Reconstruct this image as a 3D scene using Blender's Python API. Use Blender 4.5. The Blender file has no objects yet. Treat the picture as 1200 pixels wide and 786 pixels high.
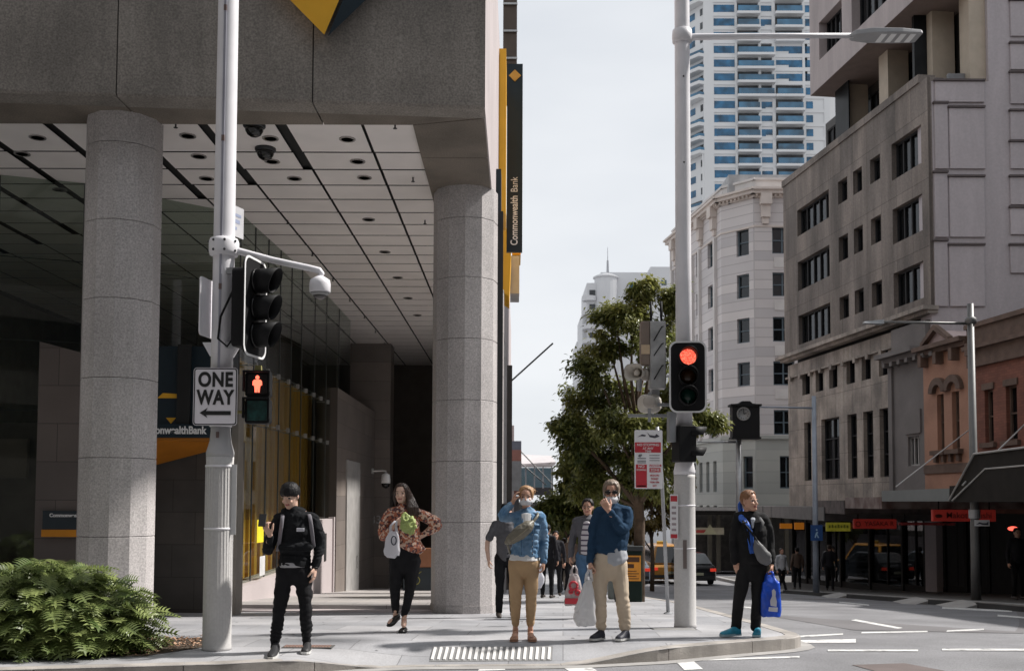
import bpy, bmesh, math, random
from mathutils import Vector, Matrix, noise
from math import sin, cos, pi, radians, sqrt, atan2
random.seed(7)
C = bpy.context.scene
COL = C.collection
# ------------------------------------------------------------------ camera
EYE = 1.5; F = 1200.0
TILT = radians(3.0); ROLL = radians(0.2); SHY = 195.0/1200 - math.tan(TILT)
cam_d = bpy.data.cameras.new('camera'); cam = bpy.data.objects.new('camera', cam_d); COL.objects.link(cam)
cam_d.lens = 36; cam_d.sensor_width = 36; cam_d.shift_y = SHY
cam_d.clip_start = 0.1; cam_d.clip_end = 3000
RM = Matrix.Rotation(pi/2 + TILT, 3, 'X') @ Matrix.Rotation(ROLL, 3, 'Z')
cam.matrix_world = Matrix.Translation((0, 0, EYE)) @ RM.to_4x4()
C.camera = cam
cam_d.dof.use_dof = True; cam_d.dof.focus_distance = 11.3; cam_d.dof.aperture_fstop = 5.6
# ------------------------------------------------------------------ light
SUN_EL = radians(47); SUN_AZ = radians(15)           # azimuth measured from +X towards +Y
sdir = Vector((cos(SUN_EL)*cos(SUN_AZ), cos(SUN_EL)*sin(SUN_AZ), sin(SUN_EL)))
sl = bpy.data.lights.new('sun', 'SUN'); sun = bpy.data.objects.new('sun', sl); COL.objects.link(sun)
sl.energy = 4.5; sl.angle = radians(3.0); sl.color = (1.0, 0.955, 0.9)
sun.rotation_euler = sdir.to_track_quat('Z', 'Y').to_euler(); sun.location = (0, 0, 60)
W = bpy.data.worlds.new('World'); C.world = W; W.use_nodes = True
wn = W.node_tree.nodes; wl = W.node_tree.links
bg = wn['Background']; bg.inputs['Strength'].default_value = 0.1
sky = wn.new('ShaderNodeTexSky'); sky.sky_type = 'NISHITA'; sky.sun_disc = False
sky.sun_elevation = SUN_EL; sky.sun_rotation = pi/2 - SUN_AZ; sky.dust_density = 2.0
tc = wn.new('ShaderNodeTexCoord'); mp = wn.new('ShaderNodeMapping'); mp.inputs['Scale'].default_value = (1, 1, 3.2)
n1 = wn.new('ShaderNodeTexNoise'); n1.inputs['Scale'].default_value = 1.7; n1.inputs['Detail'].default_value = 5; n1.inputs['Roughness'].default_value = 0.5
rp = wn.new('ShaderNodeValToRGB'); rp.color_ramp.elements[0].position = 0.32; rp.color_ramp.elements[1].position = 0.68
rp.color_ramp.elements[0].color = (5.55, 5.8, 6.15, 1); rp.color_ramp.elements[1].color = (6.9, 7.05, 7.25, 1)
mx = wn.new('ShaderNodeMixRGB'); mx.inputs['Fac'].default_value = 0.93
wl.new(tc.outputs['Generated'], mp.inputs['Vector']); wl.new(mp.outputs['Vector'], n1.inputs['Vector']); wl.new(n1.outputs['Fac'], rp.inputs['Fac'])
wl.new(sky.outputs['Color'], mx.inputs['Color1']); wl.new(rp.outputs['Color'], mx.inputs['Color2']); wl.new(mx.outputs['Color'], bg.inputs['Color'])
C.view_settings.view_transform = 'Standard'; C.view_settings.look = 'None'; C.view_settings.exposure = 0.42; C.view_settings.gamma = 1
C.cycles.max_bounces = 7; C.cycles.transparent_max_bounces = 12; C.cycles.use_denoising = True
C.cycles.caustics_reflective = False; C.cycles.caustics_refractive = False
C.cycles.sample_clamp_indirect = 6

# ------------------------------------------------------------------ geometry from sight lines
def ray(px, py):
    return RM @ Vector(((px-600)/F, (393-py)/F + SHY, -1))
O = Vector((0, 0, EYE))
def atY(px, py, Y): r = ray(px, py); return O + r*(Y/r.y)
def atX(px, py, X): r = ray(px, py); return O + r*(X/r.x)
def atZ(px, py, Z): r = ray(px, py); return O + r*((Z-EYE)/r.z)
def atP(px, py, p, n): r = ray(px, py); return O + r*((Vector(p)-O).dot(Vector(n))/r.dot(Vector(n)))
def base_z(Y):
    if Y < 11: return 0.0
    if Y < 20: t = Y-11; return -0.05*t*t/(t+1.2)*1.12
    if Y > 42: return -0.05*81/(10.2)*1.12 - 0.071*22 - 0.035*(min(Y, 190)-42)
    return -0.05*81/(10.2)*1.12 - 0.071*(Y-20)
def sst(a, b, x):
    t = max(0, min(1, (x-a)/(b-a))); return t*t*(3-2*t)
def kerbY(X):
    P = [(-14, 8.4), (-8, 8.85), (-4.57, 9.14), (-2.7, 9.52), (-2.1, 9.75), (-1.5, 10.05), (-1.0, 10.2), (0.45, 10.3), (0.75, 10.35), (1.57, 10.62), (3.05, 11.5), (3.35, 12.0)]
    for i in range(len(P)-1):
        if X <= P[i+1][0]:
            a, b = P[i], P[i+1]; t = (X-a[0])/(b[0]-a[0]); return a[1] + (b[1]-a[1])*t
    return P[-1][1]
def path_z(X, Y):
    r = sst(-2.2, -1.2, X)*(1 - sst(0.5, 1.7, X))
    d = Y - kerbY(X)
    return base_z(Y) - 0.125*r*(1 - sst(0, 1.0, d))
def atG(px, py, road=False):
    r = ray(px, py); lo, hi = 3.0, 400.0
    f = lambda Y: (O + r*(Y/r.y)).z - (base_z(Y) - 0.13 if road else path_z((O + r*(Y/r.y)).x, Y))
    for _ in range(50):
        m = (lo+hi)/2
        if f(m) > 0: lo = m
        else: hi = m
    return O + r*(lo/r.y)

# ------------------------------------------------------------------ materials
MATS = {}
def M(name, col=(0.5, 0.5, 0.5), rough=0.6, metal=0.0, var=0.12, scale=3.0, bump=0.0, bscale=60.0, spec=0.5, emit=None, es=1.0, detail=4, col2=None, stretch=None, sss=0, coat=0, fine=0.0, fscale=150.0, stain=0.0, sscale=0.9):
    if name in MATS: return MATS[name]
    m = bpy.data.materials.new(name); m.use_nodes = True; MATS[name] = m
    nt = m.node_tree; N = nt.nodes; L = nt.links; b = N['Principled BSDF']
    b.inputs['Roughness'].default_value = rough; b.inputs['Metallic'].default_value = metal
    b.inputs['Specular IOR Level'].default_value = spec
    if coat: b.inputs['Coat Weight'].default_value = coat
    if sss: b.inputs['Subsurface Weight'].default_value = sss; b.inputs['Subsurface Radius'].default_value = (0.02, 0.008, 0.004)
    t = N.new('ShaderNodeTexCoord'); vec = t.outputs['Object']
    if stretch:
        mpn = N.new('ShaderNodeMapping'); mpn.inputs['Scale'].default_value = stretch; L.new(vec, mpn.inputs['Vector']); vec2 = mpn.outputs['Vector']
    else: vec2 = vec
    n = N.new('ShaderNodeTexNoise'); n.inputs['Scale'].default_value = scale; n.inputs['Detail'].default_value = detail; L.new(vec2, n.inputs['Vector'])
    r = N.new('ShaderNodeValToRGB')
    c2 = col2 or tuple(min(1, c*(1+var)) for c in col)
    c1 = col if col2 else tuple(c*(1-var) for c in col)
    r.color_ramp.elements[0].position = 0.33; r.color_ramp.elements[1].position = 0.67
    r.color_ramp.elements[0].color = (*c1, 1); r.color_ramp.elements[1].color = (*c2, 1)
    L.new(n.outputs['Fac'], r.inputs['Fac']); out = r.outputs['Color']
    if fine:
        n2 = N.new('ShaderNodeTexNoise'); n2.inputs['Scale'].default_value = fscale; n2.inputs['Detail'].default_value = 2; L.new(vec, n2.inputs['Vector'])
        mr = N.new('ShaderNodeMapRange'); mr.inputs['From Min'].default_value = 0.3; mr.inputs['From Max'].default_value = 0.7
        mr.inputs['To Min'].default_value = 1-fine; mr.inputs['To Max'].default_value = 1+fine; L.new(n2.outputs['Fac'], mr.inputs['Value'])
        mm = N.new('ShaderNodeVectorMath'); mm.operation = 'SCALE'; L.new(out, mm.inputs[0]); L.new(mr.outputs['Result'], mm.inputs['Scale']); out = mm.outputs['Vector']
    if stain:
        ms = N.new('ShaderNodeMapping'); ms.inputs['Scale'].default_value = (1.6, 1.6, .22); L.new(vec, ms.inputs['Vector'])
        n3 = N.new('ShaderNodeTexNoise'); n3.inputs['Scale'].default_value = sscale; n3.inputs['Detail'].default_value = 9; n3.inputs['Roughness'].default_value = .65; n3.inputs['Distortion'].default_value = .4; L.new(ms.outputs[0], n3.inputs['Vector'])
        m3 = N.new('ShaderNodeMapRange'); m3.inputs['From Min'].default_value = .34; m3.inputs['From Max'].default_value = .66; m3.inputs['To Min'].default_value = 1-stain; m3.inputs['To Max'].default_value = 1+stain*.5; L.new(n3.outputs['Fac'], m3.inputs['Value'])
        oi = N.new('ShaderNodeObjectInfo'); m4 = N.new('ShaderNodeMapRange'); m4.inputs['To Min'].default_value = .93; m4.inputs['To Max'].default_value = 1.06; L.new(oi.outputs['Random'], m4.inputs['Value'])
        mq = N.new('ShaderNodeMath'); mq.operation = 'MULTIPLY'; L.new(m3.outputs[0], mq.inputs[0]); L.new(m4.outputs[0], mq.inputs[1])
        mm2 = N.new('ShaderNodeVectorMath'); mm2.operation = 'SCALE'; L.new(out, mm2.inputs[0]); L.new(mq.outputs[0], mm2.inputs['Scale']); out = mm2.outputs['Vector']
    L.new(out, b.inputs['Base Color'])
    if emit:
        b.inputs['Emission Color'].default_value = (*emit, 1); b.inputs['Emission Strength'].default_value = es
    if bump:
        bn = N.new('ShaderNodeTexNoise'); bn.inputs['Scale'].default_value = bscale; bn.inputs['Detail'].default_value = 3; L.new(vec, bn.inputs['Vector'])
        bb = N.new('ShaderNodeBump'); bb.inputs['Strength'].default_value = bump; bb.inputs['Distance'].default_value = 0.02
        L.new(bn.outputs['Fac'], bb.inputs['Height']); L.new(bb.outputs['Normal'], b.inputs['Normal'])
    return m
def jointed(name, col, jw, jh, jcol=None, mortar=0.008, offset=0.5, plane='XY', rot=0, **k):
    """stone with joints: brick texture over M()'s colour"""
    if name in MATS: return MATS[name]
    m = M(name, col, **k); N = m.node_tree.nodes; L = m.node_tree.links; b = N['Principled BSDF']
    src = b.inputs['Base Color'].links[0].from_socket
    t = N.new('ShaderNodeTexCoord'); mpn = N.new('ShaderNodeMapping')
    mpn.inputs['Rotation'].default_value = {'XY': (0, 0, rot), 'XZ': (pi/2, 0, 0), 'YZ': (pi/2, 0, pi/2)}[plane] if plane != 'YZ' else (0, 0, 0)
    if plane == 'YZ':
        sp = N.new('ShaderNodeSeparateXYZ'); cb = N.new('ShaderNodeCombineXYZ'); L.new(t.outputs['Object'], sp.inputs[0]); L.new(sp.outputs['Y'], cb.inputs['X']); L.new(sp.outputs['Z'], cb.inputs['Y']); v = cb.outputs[0]
    elif plane == 'XZ':
        sp = N.new('ShaderNodeSeparateXYZ'); cb = N.new('ShaderNodeCombineXYZ'); L.new(t.outputs['Object'], sp.inputs[0]); L.new(sp.outputs['X'], cb.inputs['X']); L.new(sp.outputs['Z'], cb.inputs['Y']); v = cb.outputs[0]
    else:
        L.new(t.outputs['Object'], mpn.inputs['Vector']); v = mpn.outputs['Vector']
    br = N.new('ShaderNodeTexBrick'); br.inputs['Scale'].default_value = 1; br.inputs['Brick Width'].default_value = jw; br.inputs['Row Height'].default_value = jh
    br.inputs['Mortar Size'].default_value = mortar; br.inputs['Mortar Smooth'].default_value = 0.1; br.offset = offset
    br.inputs['Color1'].default_value = (0.84, 0.84, 0.85, 1); br.inputs['Color2'].default_value = (1.12, 1.10, 1.08, 1); br.inputs['Mortar'].default_value = (*(jcol or (0.45, 0.43, 0.42)), 1)
    L.new(v, br.inputs['Vector'])
    mu = N.new('ShaderNodeMixRGB'); mu.blend_type = 'MULTIPLY'; mu.inputs['Fac'].default_value = 1
    L.new(src, mu.inputs['Color1']); L.new(br.outputs['Color'], mu.inputs['Color2']); L.new(mu.outputs['Color'], b.inputs['Base Color'])
    return m
def glass_mat(name, tint=(0.02, 0.025, 0.03), trans=0.6, rough=0.02, refl=1.0, ior=1.6):
    if name in MATS: return MATS[name]
    m = bpy.data.materials.new(name); m.use_nodes = True; MATS[name] = m
    N = m.node_tree.nodes; L = m.node_tree.links; N.remove(N['Principled BSDF'])
    o = N['Material Output']; tr = N.new('ShaderNodeBsdfTransparent'); tr.inputs['Color'].default_value = (*tint, 1)
    df = N.new('ShaderNodeBsdfDiffuse'); df.inputs['Color'].default_value = (0.02, 0.022, 0.025, 1)
    gl = N.new('ShaderNodeBsdfGlossy'); gl.inputs['Roughness'].default_value = rough; gl.inputs['Color'].default_value = (0.95*refl, 0.97*refl, refl, 1)
    lw = N.new('ShaderNodeLayerWeight'); lw.inputs['Blend'].default_value = 0.5
    pw = N.new('ShaderNodeMath'); pw.operation = 'POWER'; pw.inputs[1].default_value = 4.5; L.new(lw.outputs['Facing'], pw.inputs[0])
    fr = N.new('ShaderNodeMath'); fr.operation = 'MULTIPLY_ADD'; fr.inputs[1].default_value = 0.55; fr.inputs[2].default_value = 0.025 + 0.12*(ior-1.3); L.new(pw.outputs[0], fr.inputs[0])
    m1 = N.new('ShaderNodeMixShader'); m1.inputs[0].default_value = trans; L.new(df.outputs[0], m1.inputs[1]); L.new(tr.outputs[0], m1.inputs[2])
    m2 = N.new('ShaderNodeMixShader'); L.new(fr.outputs[0], m2.inputs[0]); L.new(m1.outputs[0], m2.inputs[1]); L.new(gl.outputs[0], m2.inputs[2]); L.new(m2.outputs[0], o.inputs[0])
    return m

# ------------------------------------------------------------------ mesh builder
class MB:
    def __init__(s): s.v = []; s.f = []; s.mi = []; s.sm = []; s.mat = 0; s.smooth = False
    def face(s, idx): s.f.append(idx); s.mi.append(s.mat); s.sm.append(s.smooth)
    def quad(s, a, b, c, d):
        i = len(s.v); s.v += [Vector(a), Vector(b), Vector(c), Vector(d)]; s.face((i, i+1, i+2, i+3)); return s
    def poly(s, pts):
        i = len(s.v); s.v += [Vector(p) for p in pts]; s.face(tuple(range(i, i+len(pts)))); return s
    def hexa(s, p):   # 8 pts: bottom 4 ccw, top 4 ccw
        i = len(s.v); s.v += [Vector(q) for q in p]
        for f in ((0, 3, 2, 1), (4, 5, 6, 7), (0, 1, 5, 4), (1, 2, 6, 5), (2, 3, 7, 6), (3, 0, 4, 7)): s.face(tuple(i+k for k in f))
        return s
    def box(s, x0, x1, y0, y1, z0, z1):
        return s.hexa([(x0, y0, z0), (x1, y0, z0), (x1, y1, z0), (x0, y1, z0), (x0, y0, z1), (x1, y0, z1), (x1, y1, z1), (x0, y1, z1)])
    def bev(s, x0, x1, y0, y1, z0, z1, b):
        """box with chamfered vertical and top edges"""
        def ring(z, i): return [(x0+b+i, y0+i, z), (x1-b-i, y0+i, z), (x1-i, y0+b+i, z), (x1-i, y1-b-i, z), (x1-b-i, y1-i, z), (x0+b+i, y1-i, z), (x0+i, y1-b-i, z), (x0+i, y0+b+i, z)]
        return s.loft([ring(z0, b*.5), ring(z0+b*.5, 0), ring(z1-b*.5, 0), ring(z1, b*.5)])
    def loft(s, rings, cap=True, closed=True):
        i0 = len(s.v); n = len(rings[0])
        for r in rings: s.v += [Vector(p) for p in r]
        for k in range(len(rings)-1):
            for j in range(n if closed else n-1):
                a = i0+k*n+j; b = i0+k*n+(j+1) % n; s.face((a, b, b+n, a+n))
        if cap:
            s.face(tuple(i0+j for j in reversed(range(n)))); e = i0+(len(rings)-1)*n; s.face(tuple(e+j for j in range(n)))
        return s
    def tube(s, pts, rad, n=10, side=None, flat=1.0, dome=False):
        pts = [Vector(p) for p in pts]; m = len(pts)
        if not isinstance(rad, (list, tuple)): rad = [rad]*m
        rings = []; prev = None
        for k in range(m):
            d = (pts[min(k+1, m-1)]-pts[max(k-1, 0)]); d.normalize()
            sd = Vector(side) if side is not None else (prev if prev is not None else (Vector((1, 0, 0)) if abs(d.x) < .8 else Vector((0, 1, 0))))
            sd = sd - d*sd.dot(d)
            if sd.length < 1e-5: sd = d.orthogonal()
            sd.normalize(); prev = sd; up = d.cross(sd)
            r = rad[k]; ra, rb = (r if isinstance(r, (tuple, list)) else (r, r*flat))
            def ring(c, q): return [c + sd*(ra*q*cos(2*pi*j/n)) + up*(rb*q*sin(2*pi*j/n)) for j in range(n)]
            if dome and k == 0: rings.append(ring(pts[k]-d*min(ra, rb)*.8, .35)); rings.append(ring(pts[k]-d*min(ra, rb)*.5, .78))
            rings.append(ring(pts[k], 1))
            if dome and k == m-1: rings.append(ring(pts[k]+d*min(ra, rb)*.5, .78)); rings.append(ring(pts[k]+d*min(ra, rb)*.8, .35))
        return s.loft(rings)
    def cyl(s, p0, p1, r0, r1=None, n=20): return s.tube([p0, p1], [r0, r0 if r1 is None else r1], n)
    def lathe(s, c, prof, n=20, axis='Z', ang=0):
        c = Vector(c); rings = []
        for r, h in prof:
            R = []
            for j in range(n):
                a = 2*pi*j/n + ang; x, y = r*cos(a), r*sin(a)
                R.append(c + (Vector((x, y, h)) if axis == 'Z' else Vector((x, -h, y)) if axis == 'Y' else Vector((h, x, y))))
            rings.append(R)
        return s.loft(rings)
    def ell(s, c, r, n=12, m=8, R=None):
        c = Vector(c); rings = []
        for k in range(m+1):
            th = pi*(k+0.0001)/(m+0.0002); rr = []
            for j in range(n):
                p = Vector((r[0]*sin(th)*cos(2*pi*j/n), r[1]*sin(th)*sin(2*pi*j/n), -r[2]*cos(th)))
                rr.append(c + (R @ p if R else p))
            rings.append(rr)
        return s.loft(rings)
    def prism(s, pts2, y0, y1, plane='XZ'):
        """outline in XZ (or XY), extruded"""
        A = [(p[0], y0, p[1]) if plane == 'XZ' else (p[0], p[1], y0) for p in pts2]; B = [(p[0], y1, p[1]) if plane == 'XZ' else (p[0], p[1], y1) for p in pts2]
        return s.loft([A, B])
    def build(s, name, mats, parent=None, world=False, bevel=0, fix=True):
        me = bpy.data.meshes.new(name)
        vs = s.v
        if world and parent is not None:
            inv = root_of(parent)['_inv']; inv = Matrix([inv[i*4:i*4+4] for i in range(4)]); vs = [inv @ v for v in vs]
        me.from_pydata([tuple(v) for v in vs], [], s.f)
        if not isinstance(mats, (list, tuple)): mats = [mats]
        for m in mats: me.materials.append(m)
        me.polygons.foreach_set('material_index', s.mi); me.polygons.foreach_set('use_smooth', s.sm)
        if fix:
            bm = bmesh.new(); bm.from_mesh(me); bmesh.ops.recalc_face_normals(bm, faces=bm.faces); bm.to_mesh(me); bm.free()
        me.update()
        return link(name, me, parent, bevel)
def link(name, me, parent=None, bevel=0):
    o = bpy.data.objects.new(name, me); COL.objects.link(o)
    if parent is not None: o.parent = parent
    if bevel:
        b = o.modifiers.new('bevel', 'BEVEL'); b.width = bevel; b.segments = 2; b.limit_method = 'ANGLE'; b.angle_limit = radians(40); b.harden_normals = False
    return o
def root_of(o):
    while o.parent is not None: o = o.parent
    return o
def tag(o, label, cat, group=None, kind=None):
    if label: o['label'] = label
    if cat: o['category'] = cat
    if group: o['group'] = group
    if kind: o['kind'] = kind
    return o
def thing(name, label, cat, loc=(0, 0, 0), rz=0, group=None):
    o = bpy.data.objects.new(name, None); COL.objects.link(o); o.empty_display_size = 0.2
    o.location = loc; o.rotation_euler = (0, 0, rz)
    inv = (Matrix.Translation(Vector(loc)) @ Matrix.Rotation(rz, 4, 'Z')).inverted()
    o['_inv'] = [x for r in inv for x in r]
    return tag(o, label, cat, group)
def struct(name, mb, mats, label=None, **k):
    o = mb.build(name, mats, **k); o['kind'] = 'structure'
    if label: o['label'] = label
    return o
def text(body, size, mat, parent, loc, rot=(pi/2, 0, 0), name='lettering', align='CENTER', bold=0.0, ext=0.003, sx=1.0, space=1.0):
    c = bpy.data.curves.new(name, 'FONT'); c.body = body; c.size = size; c.align_x = align; c.align_y = 'CENTER'; c.extrude = ext; c.offset = bold; c.space_character = space
    c.materials.append(mat)
    t = bpy.data.objects.new(name+'_curve', c); me = bpy.data.meshes.new_from_object(t); bpy.data.objects.remove(t); me.name = name
    o = bpy.data.objects.new(name, me); COL.objects.link(o); o.parent = parent; o.location = loc; o.rotation_euler = rot; o.scale = (sx, 1, 1)
    return o
def copy_thing(o, loc=None, rz=None, label=None, parent=None):
    c = o.copy(); COL.objects.link(c)
    if parent is not None: c.parent = parent
    for ch in list(o.children): copy_thing(ch, parent=c)
    if loc is not None: c.location = loc
    if rz is not None: c.rotation_euler = (0, 0, rz)
    if label: c['label'] = label
    return c
def rrect(w, h, r, n=5, cx=0, cz=0):
    pts = []
    for (sx, sz, a0) in ((1, 1, 0), (-1, 1, pi/2), (-1, -1, pi), (1, -1, 3*pi/2)):
        for k in range(n+1):
            a = a0 + pi/2*k/n; pts.append((cx + sx*(w/2-r) + r*cos(a), cz + sz*(h/2-r) + r*sin(a)))
    return pts
# ================================================================== GROUND
asph = M('asphalt', (0.20, 0.20, 0.21), rough=0.85, var=0.20, scale=0.8, bump=0.35, bscale=220, fine=0.22, fscale=60, detail=10)
paver = jointed('paving_stone', (0.355, 0.36, 0.378), 1.1, 0.62, rot=0.05, mortar=0.006, jcol=(0.55, 0.54, 0.53), rough=0.55, var=0.20, scale=1.1, fine=0.12, fscale=60, bump=0.08, bscale=200, detail=10)
kerbm = M('kerb_stone', (0.36, 0.335, 0.31), rough=0.75, var=0.22, scale=2.5, fine=0.12, fscale=180, bump=0.2, detail=8, stain=.22, sscale=2)
white_paint = M('road_paint', (0.62, 0.62, 0.61), rough=0.7, var=0.14, scale=9, fine=0.12, fscale=60)
_n = white_paint.node_tree; _r = [n for n in _n.nodes if n.type == 'VALTORGB'][0]; _r.color_ramp.elements[0].color = (.30, .30, .30, 1); _r.color_ramp.elements[1].color = (.64, .64, .63, 1); _r.color_ramp.elements[0].position = .36; _r.color_ramp.elements[1].position = .47
[n for n in _n.nodes if n.type == 'TEX_NOISE'][0].inputs['Scale'].default_value = 7
dirt = M('dark_dirt', (0.05, 0.045, 0.04), rough=0.9)

# road sheet
mb = MB(); xs = [-300, -60, -20, -8, 0, 6, 12, 20, 60, 300]; ys = [-40, 0, 6, 8, 10, 11] + [11+0.75*k for k in range(1, 13)] + [22, 26, 34, 42, 50, 80, 130, 190, 400, 900]
for X in xs:
    for Y in ys: mb.v.append(Vector((X, Y, base_z(Y)-0.13)))
for i in range(len(xs)-1):
    for j in range(len(ys)-1):
        a = i*len(ys)+j; mb.face((a, a+len(ys), a+len(ys)+1, a+1))
struct('road', mb, asph)
# near footpath
def XR(Y): return 3.35
mb = MB(); nx = 120; rows = [0, .04, .1, .2, .3, .45, .6, .8, 1.0]
yrows = [12.6+0.5*k for k in range(16)] + [21, 23, 26, 30, 42, 60, 90, 130, 190]
xs = [-14+4*k for k in range(3)] + [-5+8.35*k/nx for k in range(nx+1)]
nr = len(rows)+len(yrows)
for X in xs:
    ky = kerbY(X)
    for r in rows:
        Y = ky + (12.1-ky)*r; mb.v.append(Vector((X, Y, path_z(X, Y))))
    for Y in yrows: mb.v.append(Vector((X, Y, path_z(X, Y))))
for i in range(len(xs)-1):
    for j in range(nr-1):
        a = i*nr+j; mb.face((a, a+nr, a+nr+1, a+1))
struct('footpath', mb, paver)
# kerb: swept along the edge, with joints
def kerb_strip(name, pts, wid, proud, stone=1.15, mat=kerbm, drop=0.22):
    mb = MB(); acc = 0
    # resample
    P = [Vector(p) for p in pts]; seg = []
    for a, b in zip(P, P[1:]):
        n = max(1, int((b-a).length/0.12))
        for k in range(n): seg.append(a.lerp(b, k/n))
    seg.append(P[-1]); rings = []; start = 0; dist = 0
    blocks = [[]]
    for k, p in enumerate(seg):
        if k: dist += (seg[k]-seg[k-1]).length
        t = (seg[min(k+1, len(seg)-1)]-seg[max(k-1, 0)]); t.z = 0; t.normalize(); nrm = Vector((-t.y, t.x, 0))
        ring = [p+Vector((0, 0, -drop)), p+Vector((0, 0, proud-.012)), p+nrm*.012+Vector((0, 0, proud)), p+nrm*wid+Vector((0, 0, proud)), p+nrm*wid+Vector((0, 0, -drop))]
        blocks[-1].append((ring, t))
        if dist - start > stone: blocks.append([(ring, t)]); start = dist
    for b in blocks:
        if len(b) < 2: continue
        r = [x[0] for x in b]; g = 0.004
        r[0] = [q + b[0][1]*g for q in r[0]]; r[-1] = [q - b[-1][1]*g for q in r[-1]]
        mb.loft(r)
    return struct(name, mb, mat)
kp = [(X, kerbY(X), path_z(X, kerbY(X))) for X in [-13+0.25*k for k in range(int(16.1/0.25)+1)]]
kp += [(3.2, 11.65, path_z(3.2, 11.65)), (3.32, 11.85, path_z(3.3, 11.85)), (3.37, 12.2, path_z(3.3, 12.2))] + [(3.37, Y, path_z(3.3, Y)) for Y in (13, 14, 15, 16, 17, 18, 19, 20, 22, 26, 34, 50, 90, 150)]
kerb_strip('kerb', kp, 0.17, 0.005)
# gutter line, pale concrete
mb = MB(); kg = [Vector(p) for p in kp[:80]]
gl = []
for k, p in enumerate(kg[:-8]):
    t = kg[min(k+1, len(kg)-1)]-kg[max(k-1, 0)]; t.z = 0; t.normalize(); n = Vector((t.y, -t.x, 0))
    z = base_z(p.y)-0.13+0.006; a = p.copy(); b = p+n*0.16; a.z = z; b.z = z; gl.append((a, b))
for (a, b), (c, d) in zip(gl, gl[1:]): mb.quad(b, d, c, a)
struct('gutter', mb, M('gutter_concrete', (0.33, 0.32, 0.31), rough=0.8, var=0.15, scale=3, fine=0.1))

# tactile strip: metal bars on the ramp
tact = thing('tactile_strip', 'white striped tactile bars set in the pavement at the crossing', 'tactile paving', atG(574, 766))
barm = M('tactile_bar', (0.72, 0.71, 0.70), rough=0.45, var=0.05)
mbp = MB(); c = [atG(503, 775), atG(647, 774), atG(648, 757), atG(507, 758)]
mbp.quad(*[p+Vector((0, 0, .004)) for p in c]); mbp.build('base_panel', M('tactile_base', (0.2, 0.2, 0.2), rough=.8), tact, world=True)
for k in range(20):
    a = atG(506+7.2*k, 773.5); b = atG(510+7.05*k, 759)
    a.z = path_z(a.x, a.y); b.z = path_z(b.x, b.y)
    m2 = MB(); d = Vector((0.017, 0, 0)); z0 = Vector((0, 0, .003)); z1 = Vector((0, 0, .016))
    m2.hexa([a-d+z0, a+d+z0, b+d+z0, b-d+z0, a-d*.7+z1, a+d*.7+z1, b+d*.7+z1, b-d*.7+z1]); m2.build('bar', barm, tact, world=True)

# drain grate behind the hooded man
gr = thing('drain_grate', 'rusty slotted drain grate in the paving behind the hooded man', 'drain grate', atG(362, 758))
g0 = atG(334, 757.5); m2 = MB(); m2.box(g0.x-.02, g0.x+.5, g0.y-.1, g0.y+.12, g0.z+.003, g0.z+.006); m2.build('frame', M('grate_dark', (0.10, 0.095, 0.09), rough=.9), gr, world=True)
m2 = MB()
for k in range(16): m2.box(g0.x+.03*k, g0.x+.03*k+.014, g0.y-.07, g0.y+.09, g0.z+.006, g0.z+.011)
m2.build('slats', M('rust', (0.23, 0.13, 0.10), rough=.8, var=.3, scale=20), gr, world=True)

# road markings (pixel outlines of where the paint lies, projected on the road)
def mark(pts):
    mb = MB(); q = [atG(x, y, True) + Vector((0, 0, 0.005)) for x, y in pts]; mb.poly(q); return mb
marks = [[(983, 706), (1019, 709.5), (1018, 708), (984, 704.7)], [(997, 726.5), (1052, 736.5), (1058, 735.5), (1003, 725.5)],
 [(1009, 742), (1087, 740.5), (1087, 739), (1010, 740.3)], [(1109, 740), (1153, 738), (1153, 736.5), (1110, 738.3)],
 [(931, 747), (988, 743.5), (988, 742), (931, 744.8)], [(936, 753), (1003, 753), (1003, 748.5), (936, 750)],
 [(970, 763), (1076, 763), (1076, 761), (970, 761)], [(1104, 762), (1203, 762.3), (1203, 760), (1104, 760)],
 [(1104, 713), (1186, 717), (1186, 715), (1104, 710.8)], [(1169, 722), (1203, 724.5), (1203, 722.8), (1169, 720)],
 [(802, 785), (824, 784), (810, 772), (790, 773)], [(824, 774), (937, 770.5), (937, 768.5), (824, 772)],
 [(866, 711), (882, 713), (884, 711.6), (868, 709.8)], [(560, 786), (592, 785), (592, 782), (562, 783)], [(668, 787), (700, 786), (692, 781), (660, 782)]]
for k, p in enumerate(marks): struct('road_marking', mark(p), white_paint)
struct('asphalt_patch_and_shade', mark([(998, 779), (1060, 777), (1108, 786), (1040, 790)]), M('patch', (0.13, 0.105, 0.10), rough=.9, fine=.2, fscale=80))
struct('asphalt_patch_and_shade', mark([(930, 700), (1010, 703), (1200, 716), (1200, 742), (1000, 738), (905, 722)]), M('road_shade', (0.15, 0.145, 0.15), rough=.9, fine=.2, fscale=80, var=.1, scale=.8))  # shade of the buildings on the road, painted as a darker sheet

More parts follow.
